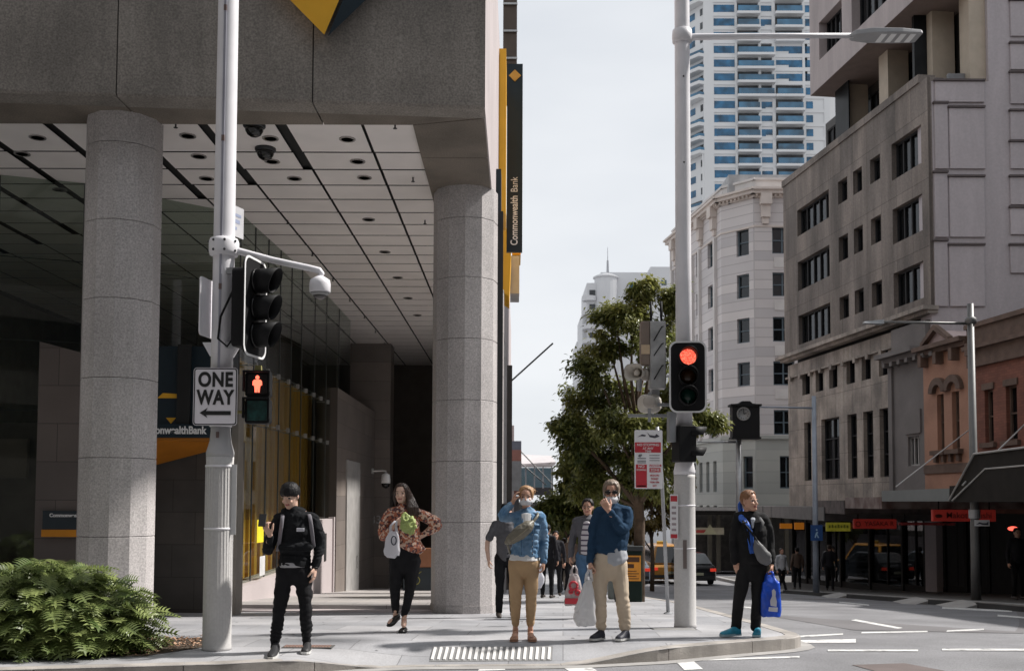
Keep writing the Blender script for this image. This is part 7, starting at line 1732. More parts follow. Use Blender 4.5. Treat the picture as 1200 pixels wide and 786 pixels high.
# ------------------------------------------------ 2. woman in patterned blouse
Y = 12.15
t = person('dark haired woman in a patterned orange blouse and black jeans, one hand on her hip', Y, 472)
q = lambda px, py, dy=0: J(px, py, Y+dy)
HD = Head(q(470.5, 577.5, -.02), .22, yaw=radians(-8), pitch=radians(4))
P = dict(hip=q(474, 652), waist=q(480, 634), chest=q(475, 614), shl=q(456, 601), shr=q(487, 600.5), neck=q(472, 594), rad=dict(hip=(.175, .12), waist=(.12, .095), chest=(.15, .12)))
Lel, Lwr = q(450, 628, .0), q(464, 613, -.20); Rel, Rwr = q(511, 615, .06), q(492, 629, .0)
m = MB(); HD.add(m); torso(m, P, .9); m.tube([q(471.5, 598), HD.w(0, .08, -.25)], [.046, .044], 14, dome=True)
limb(m, [P['shl'], Lel, Lwr], [.042, .035, .025]); limb(m, [P['shr'], Rel, Rwr], [.042, .035, .025])
hand(m, Lwr, (.75, -.25, .35), (.3, .8, -.2), (0, -.4, 1), curl=.9, size=.165); hand(m, Rwr, (-.75, -.2, -.55), (-.2, .8, .1), (.3, -.5, .8), curl=.5, size=.165)
hipL, hipR = q(465.5, 658), q(484, 658); kL, kR = q(463, 692, -.02), q(480, 692, -.03); aL, aR = q(463.5, 720, .05), q(473.5, 724, .0)
for a in ((hipL, kL, aL), (hipR, kR, aR)): limb(m, a, [.07, .042, .029])
for a, tip in ((aL, q(456, 731, -.10)), (aR, q(473, 735, -.13))): m.tube([a, a+Vector((0, 0, -.05)), a.lerp(tip, .6)+Vector((0, 0, -.01)), tip+Vector((0, 0, .02))], [.033, .034, .034, .022], 10, dome=True)
remesh(m, 'body', [skin_l, lipm, browm, eyew, eyed], t, .0062, 2, post=lambda me: HD.paint(me, t))
def pattern(name, base, c2, c3, sc=28):
    if name in MATS: return MATS[name]
    m = M(name, base, rough=.75); N = m.node_tree.nodes; L = m.node_tree.links; b = N['Principled BSDF']; tc_ = N.new('ShaderNodeTexCoord')
    v = N.new('ShaderNodeTexVoronoi'); v.inputs['Scale'].default_value = sc; L.new(tc_.outputs['Object'], v.inputs['Vector'])
    r = N.new('ShaderNodeValToRGB'); r.color_ramp.interpolation = 'CONSTANT'; e = r.color_ramp.elements; e[0].color = (*base, 1); e[1].color = (*c2, 1); e[1].position = .38; x = e.new(.68); x.color = (*c3, 1)
    sp = N.new('ShaderNodeSeparateColor'); L.new(v.outputs['Color'], sp.inputs[0]); L.new(sp.outputs[0], r.inputs['Fac']); L.new(r.outputs['Color'], b.inputs['Base Color']); return m
bl_m = pattern('blouse_pattern', (.40, .13, .07), (.62, .44, .34), (.10, .045, .05), 42)
m = MB(); P2 = dict(P); P2['hip'] = q(480, 639); torso(m, P2, 1.02, 1.15, off=.016)
limb(m, [P['shl'], q(450.5, 614), Lel, Lwr.lerp(Lel, .15)], [.062, .068, .068, .034]); limb(m, [P['shr'], q(500, 606, .04), Rel, Rwr.lerp(Rel, .12)], [.062, .07, .08, .034])
remesh(m, 'blouse', bl_m, t, .0085, 2, fold=dict(amp=.012, sc=11, seed=4, zs=.8, bands=[(q(0, 634).z, .04, .004, 90)]))
m = MB(); limb(m, [q(481, 633), q(478, 643), q(474.5, 654), q(474, 664)], [(.122, .10), (.15, .115), (.178, .125), (.13, .11)], 18, side=(1, 0, 0))
for h_, k_, a_ in ((hipL, kL, aL), (hipR, kR, aR)): limb(m, [h_+Vector((0, 0, .02)), h_.lerp(k_, .5), k_, k_.lerp(a_, .5), a_+Vector((0, 0, .04))], [.098, .083, .062, .054, .040], 14)
remesh(m, 'jeans', blackcloth, t, .0085, 2, fold=dict(amp=.005, sc=10, seed=2, bands=[(kL.z, .06, .003, 140), (aL.z+.08, .05, .004, 160)]))
flat = M('flat_black', (.012, .012, .012), rough=.35)
shoe(t, q(467, 724, .07), q(455.5, 734, -.12), aL, flat, flat, low=True); shoe(t, Vector((aR.x+.005, Y+.05, path_z(0, Y))), Vector((aR.x-.01, Y-.19, path_z(0, Y-.19))), aR, flat, flat, low=True)
hairbr = M('hair_brown', (.035, .018, .012), rough=.45, var=.4, scale=25, stretch=(6, 6, .6))
m = MB(); hairshell(m, HD, .40, -.10, -.45, .055, seed=2, part=-.12)
for k in range(7):
    x = .16+.05*k; m.tube([HD.w(.26, -.1+.05*k, .30), HD.w(.345, -.10+.07*k, .05), HD.w(.38+.03*k, -.12+.06*k, -.35), HD.w(.45+.07*k, -.28+.04*k, -.8), HD.w(.48+.09*k, -.36+.03*k, -1.15-.07*(k % 3))], [.022, .026, .026, .024, .008], 7, dome=True)
for k in range(5):
    m.tube([HD.w(-.26, -.08+.06*k, .30), HD.w(-.345, -.08+.1*k, .05), HD.w(-.36, .0+.08*k, -.35), HD.w(-.3, .12+.04*k, -.75)], [.02, .026, .026, .012], 7, dome=True)
m.ell(HD.w(0, .30, -.3), (.32*.22, .17*.22, .5*.22), 12, 8, HD.R)
remesh(m, 'hair', hairbr, t, .006, 1, fold=dict(amp=.004, sc=45, seed=1, zs=.25))
def plastic(name, col, tr=.35):
    m = M(name, col, rough=.3, var=.05); N = m.node_tree.nodes; L = m.node_tree.links; b = N['Principled BSDF']; t_ = N.new('ShaderNodeBsdfTranslucent'); t_.inputs['Color'].default_value = (*col, 1)
    if 'Mix Shader' not in [n.name for n in N]:
        x = N.new('ShaderNodeMixShader'); x.inputs[0].default_value = tr; L.new(b.outputs[0], x.inputs[1]); L.new(t_.outputs[0], x.inputs[2]); L.new(x.outputs[0], N['Material Output'].inputs[0])
    return m
def carrier(label, Y, top, pts, mat, depth=.06, name='carrier_bag', fold=.012, seed=0):
    """pts: list (px,py,halfwidth px) down the bag"""
    b = thing(name, label, 'bag', J(pts[-1][0], pts[-1][1], Y)); s_ = Y/F; m = MB()
    secs = []
    for i, (x, y, w) in enumerate(pts):
        c = J(x, y, Y); hw = w*s_; hd = max(.014, min(depth, hw*.7)); secs.append((c, hw, hd))
    for c, hw, hd in secs[:1]: pass
    rings = []
    for i in range(len(secs)-1):
        for k in range(5):
            f = k/5; c = secs[i][0].lerp(secs[i+1][0], f); hw = secs[i][1]+(secs[i+1][1]-secs[i][1])*f; hd = secs[i][2]+(secs[i+1][2]-secs[i][2])*f
            rings.append([(c.x+x, c.y+y, c.z+.012*sin(x*90+seed)) for x, y in rrect(2*hw, 2*hd, min(hw, hd)*.6, 4)])
    c, hw, hd = secs[-1]; rings.append([(c.x+x, c.y+y, c.z) for x, y in rrect(2*hw, 2*hd, min(hw, hd)*.6, 4)])
    m.loft(rings)
    o = remesh(m, 'sack', mat, b, .0065, 1, fold=dict(amp=fold, sc=11, seed=seed, zs=.55))
    m = MB(); m.smooth = True
    x0, y0, w0 = pts[0]
    for sx in (-1, 1): m.tube([J(top[0]+sx*.8, top[1], Y), J(x0+sx*w0*.7, (top[1]+y0)/2, Y-.02), J(x0+sx*w0*.8, y0+3, Y)], [(.012, .004), (.014, .004), (.02, .005)], 8)
    m.build('handles', mat, b, world=True); return b
wplas = plastic('white_plastic', (.75, .75, .79), .45)
bg1 = carrier('small white carrier bag hanging from the wrist of the woman in the patterned blouse', Y-.22, (464, 610), [(461, 621, 4.5), (460, 632, 8), (459, 644, 10), (459, 651, 8.5), (459, 653.5, 5)], wplas, seed=2)
m = MB(); m.smooth = True; c_ = J(461.5, 633, Y-.292); m.tube([c_+Vector((.028*cos(a*pi/8), 0, .05*sin(a*pi/8))) for a in range(17)], .007, 6); m.build('print_ring', M('print_black'), bg1, world=True)
sal = thing('green_packet', 'crumpled lime green packet held at the chest of the woman in the patterned blouse', 'packet', J(478, 616, Y-.27))
m = MB(); m.tube([J(474, 603, Y-.22), J(478, 611, Y-.27), J(480, 618, Y-.28), J(483, 625, Y-.27)], [(.04, .03), (.10, .045), (.10, .04), (.035, .02)], 14, side=(1, 0, .3), dome=True)
remesh(m, 'wrap', M('lime', (.33, .40, .13), rough=.5, var=.2, scale=14), sal, .006, 1, fold=dict(amp=.02, sc=16, seed=5))

# ------------------------------------------------ 3. woman in denim jacket with mask
Y = 11.3
t = person('masked woman in a blue denim jacket and tan trousers, hand raised to her head', Y, 613)
q = lambda px, py, dy=0: J(px, py, Y+dy)
HD = Head(q(616.5, 581.5, -.02), .225, yaw=radians(-3), pitch=radians(3))
P = dict(hip=q(614, 655), waist=q(616, 638), chest=q(618, 620), shl=q(604, 605), shr=q(633.5, 604.5), neck=q(617.5, 599), rad=dict(hip=(.155, .11), waist=(.135, .10), chest=(.145, .11)))
Lel, Lwr = q(588.5, 604, -.06), q(601, 588, -.06); Rel, Rwr = q(638, 632, .03), q(637, 659, -.02)
m = MB(); HD.add(m); torso(m, P, .82); m.tube([q(617, 603), HD.w(0, .08, -.25)], [.046, .045], 14, dome=True)
limb(m, [P['shl'], Lel, Lwr], [.042, .035, .025]); limb(m, [P['shr'], Rel, Rwr], [.042, .035, .025])
hand(m, Lwr, (.28, .0, .95), (.9, .1, -.1), (0, -1, .2), curl=.45, size=.17); hand(m, Rwr, (-.05, -.1, -1), (-1, .1, 0), (0, -1, 0), curl=.75, size=.17)
hipL, hipR = q(605, 660), q(623, 660); kL, kR = q(604, 703, -.02), q(622.5, 703, -.02); aL, aR = q(604, 736, .03), q(621.5, 736, .03)
for a in ((hipL, kL, aL), (hipR, kR, aR)): limb(m, a, [.065, .04, .029])
for a, tip in ((aL, q(602.5, 748, -.14)), (aR, q(623, 748, -.14))): m.tube([a, a+Vector((0, 0, -.06)), a.lerp(tip, .6)+Vector((0, 0, -.01)), tip+Vector((0, 0, .02))], [.032, .034, .034, .022], 10, dome=True)
remesh(m, 'body', [skin_m, lipm, browm, eyew, eyed], t, .0062, 2, post=lambda me: HD.paint(me, t))
denim = M('denim', (.075, .17, .30), col2=(.24, .36, .50), rough=.85, scale=9, detail=6, bump=.15, bscale=250, fine=.15, fscale=120, spec=.2)
m = MB(); P2 = dict(P); P2['hip'] = q(615, 651); P2['waist'] = q(616, 637); P2['rad'] = dict(hip=(.150, .115), waist=(.142, .11), chest=(.150, .115)); torso(m, P2, 1.0, 1.15, off=.012)
limb(m, [P['shl'], q(595, 606, -.03), Lel, Lwr.lerp(Lel, .2)], [.054, .057, .057, .042]); limb(m, [P['shr'], q(636.5, 616), Rel, Rwr.lerp(Rel, .05)], [.055, .053, .050, .043])
m.tube([q(610.5, 599, .03), q(613.5, 604, -.09)], [.025, .018], 8, dome=True); m.tube([q(625, 599, .03), q(622.5, 604, -.09)], [.025, .018], 8, dome=True)
remesh(m, 'denim_jacket', denim, t, .007, 1, fold=dict(amp=.011, sc=12, seed=6, zs=1.2, bands=[(Rel.z, .08, .004, 120)]))
dnd = M('denim_dark', (.05, .12, .22), rough=.85, var=.2)
for (pts_, r_) in (([q(613, 605, -.10), q(611.5, 622, -.165), q(611, 650, -.155)], .006), ([q(623, 605, -.10), q(624.5, 622, -.165), q(624, 650, -.155)], .006)):
    m = MB(); m.smooth = True; m.tube(cr(pts_, [r_]*3)[0], r_, 6); m.build('placket_seam', dnd, t, world=True)
m = MB(); m.bev(q(626, 616).x, q(633, 616).x, Y-.150, Y-.125, q(626, 619.5).z, q(626, 614.5).z, .004); m.build('pocket_flap', dnd, t, world=True)
for dy_ in (0, 4, 8, 12): m = MB(); m.ell(q(624, 626+dy_*1.8, -.168), (.006, .004, .006), 8, 5); m.build('button', M('button_metal', (.45, .42, .38), rough=.35, metal=.7), t, world=True)
wsh = M('tshirt_white', (.7, .7, .7), rough=.85, var=.04)
m = MB(); m.tube([q(614.5, 649), q(614.3, 656.5)], [(.152, .115), (.170, .128)], 18, side=(1, 0, 0)); remesh(m, 'tshirt_hem', wsh, t, .008, 2, fold=dict(amp=.006, sc=10, seed=1))
m = MB(); m.tube([q(617, 602, -.09), q(617.3, 613, -.128), q(617, 622, -.13)], [(.055, .012), (.05, .012), (.025, .01)], 10, side=(1, 0, 0), dome=True); m.build('tshirt_front', wsh, t, world=True)
tan = M('trousers_tan', (.42, .285, .165), rough=.85, var=.10, scale=6, spec=.2)
m = MB(); limb(m, [q(614.5, 652), q(614, 660), q(614, 669)], [(.158, .115), (.165, .12), (.12, .10)], 18, side=(1, 0, 0))
for h_, k_, a_ in ((hipL, kL, aL), (hipR, kR, aR)): limb(m, [h_+Vector((0, 0, .02)), h_.lerp(k_, .5), k_, k_.lerp(a_, .5), a_+Vector((0, 0, .05))], [.092, .080, .066, .055, .046], 14)
remesh(m, 'trousers', tan, t, .0085, 2, fold=dict(amp=.007, sc=8, seed=12, zs=.7, bands=[(kL.z, .08, .004, 110), (aL.z+.1, .05, .003, 130)]))
beige = M('flat_beige', (.42, .23, .15), rough=.5)
for a, s_ in ((aL, -.02), (aR, .03)): shoe(t, Vector((a.x, Y+.07, .0)), Vector((a.x+s_, Y-.17, 0)), a, beige, beige, low=True)
hairbl = M('hair_blond', (.33, .19, .095), rough=.5, var=.35, scale=25, stretch=(6, 6, .6))
m = MB(); hairshell(m, HD, .36, .02, -.22, .05, seed=3, part=-.10); m.ell(HD.w(.26, .26, .24), (.045, .05, .045), 12, 8)
for k in range(8): a = k*.8; m.tube([HD.w(.3, .2, .3), HD.w(.3+.15*cos(a), .15, .28+.16*sin(a)), HD.w(.32+.26*cos(a), .12, .26+.24*sin(a))], [.010, .006, .003], 6, dome=True)
remesh(m, 'hair', hairbl, t, .006, 1, fold=dict(amp=.005, sc=45, seed=2, zs=.3))
def mask(HD, t, low=0.0, name='face_mask', col=(.62, .63, .66)):
    m = MB(); m.smooth = True; g = []
    for r in range(7):
        v = r/6; z = -.05 - .36*v - low; row = []
        for c in range(11):
            u = (c-5)/5; x = u*(.30-.10*abs(v-.45)); y = -.49 + .21*abs(u)**2.0 + .10*(abs(v-.5)*2)**2 ; row.append(HD.w(x, y, z))
        g.append(row)
    inn = [[p + (HD.c-p).normalized()*.006 for p in row] for row in g]
    for A, flip in ((g, 0), (inn, 1)):
        for r in range(6):
            for c in range(10): m.quad(A[r][c], A[r][c+1], A[r+1][c+1], A[r+1][c])
    o = m.build(name, M('mask_white', col, rough=.8, var=.03), t, world=True)
    m = MB(); m.smooth = True
    for sx in (-1, 1):
        for z in (-.08, -.36): m.tube([HD.w(sx*.29, -.30, z-low), HD.w(sx*.34, -.1, (z*.5-.08)-low*.6), HD.w(sx*.37, .06, -.03)], .0025, 5)
    m.build('ear_loops', M('mask_white'), o, world=True)
mask(HD, t)
olive = M('bag_olive', (.16, .145, .11), rough=.45, var=.2, scale=10)
cbg = thing('crossbody_bag', 'olive grey quilted pouch bag slung across the chest of the denim jacket woman', 'bag', q(608, 628, -.2))
m = MB(); limb(m, [q(593, 636, -.16), q(600, 631, -.19), q(609, 624, -.20), q(618, 617, -.19), q(624, 612, -.16)], [.025, .062, .078, .07, .03], 14); remesh(m, 'pouch', olive, cbg, .007, 2, fold=dict(amp=.004, sc=25, seed=1, bands=None))
m = MB(); m.smooth = True; m.tube(cr([q(623, 613, -.16), q(630, 604, -.10), q(629, 600, .0)], [(.016, .004)]*3)[0], (.016), 6); m.tube([q(594, 635, -.16), q(598, 648, -.02)], .014, 6); m.build('strap', olive, cbg, world=True)
m = MB(); a = q(597, 636, -.225); b_ = q(621, 617, -.262); m.tube([a, q(608, 627.5, -.287), b_], .004, 5); m.build('zip', M('zip', (.25, .22, .16), rough=.5), cbg, world=True)

# ------------------------------------------------ 4. man in blue jumper
Y = 11.35
t = person('grey haired man in navy jumper and cream trousers, hand at his lowered mask', Y, 716)
q = lambda px, py, dy=0: J(px, py, Y+dy)
HD = Head(q(716.5, 576, -.02), .245, yaw=radians(-6), pitch=radians(4))
P = dict(hip=q(714, 657), waist=q(716.5, 636), chest=q(718, 615), shl=q(702.5, 599), shr=q(733.5, 598), neck=q(718, 593), rad=dict(hip=(.165, .125), waist=(.17, .13), chest=(.175, .13)))
Lel, Lwr = q(695, 632, .02), q(691.5, 659, -.06); Rel, Rwr = q(729.5, 619, -.12), q(713, 597, -.25)
m = MB(); HD.add(m); torso(m, P, .88); m.tube([q(717.5, 597), HD.w(0, .08, -.25)], [.056, .053], 14, dome=True)
limb(m, [P['shl'], Lel, Lwr], [.05, .042, .03]); limb(m, [P['shr'], Rel, Rwr], [.05, .042, .03])
hand(m, Rwr, (-.5, .12, .85), (.1, .9, .1), (.5, 0, .8), curl=.65, size=.19); hand(m, Lwr, (-.05, -.1, -1), (1, .1, 0), (0, -1, 0), curl=1.0, size=.19)
hipL, hipR = q(704, 662), q(724.5, 662); kL, kR = q(703, 700, -.02), q(729, 700, -.03); aL, aR = q(704.5, 735, .03), q(733, 736, .03)
for a in ((hipL, kL, aL), (hipR, kR, aR)): limb(m, a, [.07, .045, .03])
remesh(m, 'body', [skin_m, lipm, browm, eyew, eyed], t, .0064, 2, post=lambda me: HD.paint(me, t))
jump = M('jumper_blue', (.020, .048, .092), rough=.9, var=.12, scale=8, bump=.2, bscale=260, spec=.15)
m = MB(); P2 = dict(P); P2['hip'] = q(715.5, 646); torso(m, P2, 1.0, 1.15, off=.016)
limb(m, [P['shl'], q(697, 616), Lel, Lwr.lerp(Lel, .05)], [.070, .066, .058, .044]); limb(m, [P['shr'], q(735, 610, -.04), Rel, Rwr.lerp(Rel, .1)], [.072, .07, .062, .042])
remesh(m, 'jumper', jump, t, .008, 1, fold=dict(amp=.009, sc=10, seed=16, zs=1.2, bands=[(q(0, 643).z, .05, .005, 100)]))
grt = M('shirt_pale_grey', (.38, .40, .44), rough=.8, var=.06)
m = MB(); m.tube([q(716.5, 642), q(719, 657), q(720.5, 662)], [(.165, .14), (.17, .145), (.12, .13)], 18, side=(1, 0, -.12)); remesh(m, 'shirt_tail', grt, t, .008, 2, fold=dict(amp=.008, sc=9, seed=1))
cream_t = M('trousers_cream', (.52, .43, .33), rough=.85, var=.08, scale=6, spec=.2)
m = MB(); limb(m, [q(714.5, 650), q(714.3, 660), q(714, 671)], [(.165, .13), (.172, .135), (.13, .11)], 18, side=(1, 0, 0))
for h_, k_, a_ in ((hipL, kL, aL), (hipR, kR, aR)): limb(m, [h_+Vector((0, 0, .02)), h_.lerp(k_, .5), k_, k_.lerp(a_, .5), a_+Vector((0, 0, .01))], [.103, .092, .080, .072, .066], 14)
remesh(m, 'trousers', cream_t, t, .0088, 2, fold=dict(amp=.011, sc=6, seed=22, zs=.8, bands=[(kL.z-.02, .10, .006, 90), (aL.z+.07, .06, .006, 120)]))
navy_s = M('sneaker_navy', (.02, .022, .035), rough=.6)
shoe(t, Vector((q(707.5, 740).x, Y+.03, 0)), Vector((q(691.5, 745).x, Y-.13, 0)), aL, navy_s, white_sole); shoe(t, Vector((q(736.5, 740).x, Y+.03, 0)), Vector((q(721.5, 745).x, Y-.14, 0)), aR, navy_s, white_sole)
hairg = M('hair_grey', (.20, .15, .11), rough=.5, var=.35, scale=25, stretch=(6, 6, .6))
m = MB(); hairshell(m, HD, .34, -.16, -.36, .065, seed=4, part=-.08)
remesh(m, 'hair', hairg, t, .0065, 1, fold=dict(amp=.005, sc=40, seed=2, zs=.3))
mask(HD, t, low=.10)
m = MB(); m.smooth = True
for sx in (-1, 1): m.ell(HD.w(sx*.155, -.425, .0), (.030, .012, .023), 12, 8, HD.R)
m.tube([HD.w(-.08, -.44, .02), HD.w(.08, -.44, .02)], .004, 5)
for sx in (-1, 1): m.tube([HD.w(sx*.26, -.38, .03), HD.w(sx*.36, .03, .0)], .004, 5)
m.build('sunglasses', M('lens_black', (.008, .007, .007), rough=.1), t, world=True)
carrier('large white plastic carrier bag in the lowered hand of the man in the navy jumper', Y-.12, (691.5, 667), [(690, 678, 4), (688, 695, 8), (686, 712, 12), (686, 726, 13.5), (687, 733, 11)], plastic('clear_plastic', (.80, .80, .81), .5), depth=.10, seed=7, fold=.02)

# ------------------------------------------------ 5. suited man with scarf
Y = 11.72
t = person('man in black suit, blue scarf and blue trainers at the kerb corner', Y, 876)
q = lambda px, py, dy=0: J(px, py, Y+dy)
HD = Head(q(877.5, 587, -.02), .235, yaw=radians(42), pitch=radians(-4))
P = dict(hip=q(881, 662), waist=q(882, 642), chest=q(881, 622), shl=q(865.5, 607.5), shr=q(894.5, 606.5), neck=q(878.5, 602), rad=dict(hip=(.155, .11), waist=(.145, .105), chest=(.16, .12)))
Lel, Lwr = q(860.5, 636, .03), q(861.5, 659, -.02); Rel, Rwr = q(902, 634, .03), q(904, 662, -.06)
m = MB(); HD.add(m); torso(m, P, .9); m.tube([q(878, 605), HD.w(0, .08, -.25)], [.052, .05], 14, dome=True)
limb(m, [P['shl'], Lel, Lwr], [.046, .038, .028]); limb(m, [P['shr'], Rel, Rwr], [.046, .038, .028])
hand(m, Lwr, (.35, -.2, -.9), (.3, .9, .1), (.5, -.6, .2), curl=.55, size=.18); hand(m, Rwr, (.0, -.1, -1), (-1, .1, 0), (0, -1, 0), curl=1.0, size=.18)
hipL, hipR = q(873, 666), q(889.5, 666); kL, kR = q(866, 702, -.02), q(887.5, 702, -.03); aL, aR = q(862, 735, .03), q(885, 735, .03)
for a in ((hipL, kL, aL), (hipR, kR, aR)): limb(m, a, [.065, .04, .028])
remesh(m, 'body', [skin_m, lipm, browm, eyew, eyed], t, .0064, 2, post=lambda me: HD.paint(me, t))
suit = M('suit_black', (.012, .012, .013), rough=.8, var=.2, scale=8, spec=.2, bump=.08, bscale=300)
m = MB(); P2 = dict(P); P2['hip'] = q(881, 658); torso(m, P2, 1.03, 1.15, off=.018)
limb(m, [P['shl'], q(861.5, 622), Lel, Lwr.lerp(Lel, .05)], [.066, .064, .058, .05]); limb(m, [P['shr'], q(900, 620), Rel, Rwr.lerp(Rel, .12)], [.066, .064, .058, .05])
m.tube([q(863, 604.5), q(870, 603)], [.05, .045], 10, dome=True)
remesh(m, 'suit_jacket', suit, t, .0085, 2, fold=dict(amp=.007, sc=8, seed=26, zs=1.2))
m = MB(); limb(m, [q(881, 652), q(881, 664), q(881, 673)], [(.158, .115), (.165, .12), (.12, .10)], 18, side=(1, 0, 0))
for h_, k_, a_ in ((hipL, kL, aL), (hipR, kR, aR)): limb(m, [h_+Vector((0, 0, .02)), h_.lerp(k_, .5), k_, k_.lerp(a_, .5), a_], [.096, .082, .068, .062, .062], 14)
remesh(m, 'suit_trousers', suit, t, .0085, 2, fold=dict(amp=.006, sc=8, seed=30, zs=.8))
aqua = M('trainer_blue', (.015, .23, .34), rough=.5, var=.2, scale=20)
shoe(t, Vector((q(868, 740).x, Y+.02, 0)), Vector((q(842, 744).x, Y-.10, 0)), aL, aqua, M('sole_pale_blue', (.35, .5, .55))); shoe(t, Vector((q(890, 740).x, Y+.06, 0)), Vector((q(882, 744).x, Y-.16, 0)), aR, aqua, M('sole_pale_blue'))
hairo = M('hair_ginger', (.22, .10, .045), rough=.5, var=.3, scale=25, stretch=(6, 6, .8))
m = MB(); hairshell(m, HD, .34, .10, -.25, .06, seed=5)
remesh(m, 'hair', hairo, t, .006, 1, fold=dict(amp=.004, sc=45, seed=2, zs=.4))
scf = M('scarf_blue', (.02, .10, .45), rough=.6, var=.35, scale=14)
m = MB(); limb(m, [q(868, 603, .05), q(869, 607, -.08), q(874, 614, -.14), q(878, 624, -.15), q(880, 640, -.15), q(881, 648, -.145)], [(.04, .03), (.045, .03), (.042, .022), (.04, .018), (.036, .016), (.03, .014)], 12, side=(1, 0, 0)); m.tube([q(868, 598, .06), q(867, 590, .07), q(868, 586, .07)], [.035, .03, .012], 10, dome=True); m.tube([q(868, 602, .06), q(878, 600, .10), q(889, 603, .05)], [.04, .04, .035], 10, dome=True)
remesh(m, 'scarf', scf, t, .0075, 2, fold=dict(amp=.010, sc=16, seed=4, zs=.5))
m = MB(); m.smooth = True; m.tube([q(888, 603, -.03), q(893, 612, -.13), q(891, 622, -.16)], [(.02, .01), (.03, .012), (.01, .008)], 8, side=(1, 0, 0)); m.build('lapel', M('lapel_grey', (.06, .06, .065), rough=.7), t, world=True)
m = MB(); m.smooth = False
lp1 = [q(873.5, 604, -.07), q(869.5, 612, -.155), q(872.5, 622, -.175), q(879.5, 640, -.172), q(878.5, 628, -.170), q(876, 612, -.15)]
lp2 = [q(884.5, 604, -.07), q(891.5, 611, -.155), q(889.5, 621, -.178), q(882.5, 640, -.172), q(884, 626, -.170), q(884.5, 612, -.15)]
for L_p in (lp1, lp2): m.loft([L_p, [p+Vector((0, -.008, 0)) for p in L_p]])
m.build('lapels', suit, t, world=True)
m = MB(); m.tube([q(882, 603, -.055), q(882.5, 609, -.125), q(882, 618, -.150)], [(.028, .012), (.026, .012), (.010, .010)], 10, side=(1, 0, 0), dome=True); m.build('shirt_collar', grt, t, world=True)
gbag = thing('crossbody_bag', 'grey sling bag hanging across the front of the suited man', 'bag', q(893, 648, -.2))
m = MB(); limb(m, [q(886, 634, -.19), q(890, 644, -.20), q(896, 653, -.19), q(900, 659, -.17)], [(.03, .03), (.07, .04), (.085, .045), (.05, .03)], 14, side=(1, 0, .4)); remesh(m, 'pouch', M('bag_grey', (.13, .13, .135), rough=.6, var=.1), gbag, .008, 2, fold=dict(amp=.005, sc=12, seed=3))
m = MB(); m.smooth = True; m.tube(cr([q(890, 640, -.22), q(884, 628, -.185), q(872, 613, -.15), q(868, 605, -.04)], [.012]*4)[0], .012, 6); m.build('strap', blk, gbag, world=True)
bluep = M('bag_blue', (.012, .075, .52), rough=.35, var=.25, scale=6)
bb5 = carrier('bright blue plastic bag with a white print in the hand of the suited man', Y-.10, (904, 669), [(902, 674, 5), (903, 682, 9.5), (902.5, 698, 11.5), (903, 712, 12), (903, 722, 11)], bluep, depth=.08, seed=11, fold=.012)
m = MB(); c_ = J(906, 700, Y-.215); k_ = .0098
m.prism([(c_.x+x*k_, c_.z+z*k_) for x, z in ((-3, -9), (3.5, -10), (4, -4), (2.5, 2), (3, 7), (1, 10), (-1.5, 8), (-1, 2), (-3.5, -3))], c_.y-.01, c_.y); m.prism([(c_.x+x*k_, c_.z+z*k_) for x, z in ((-5.5, -15), (4.5, -16), (5, -11), (-5, -10.5))], c_.y-.01, c_.y)
m.build('white_print', M('print_white'), bb5, world=True)

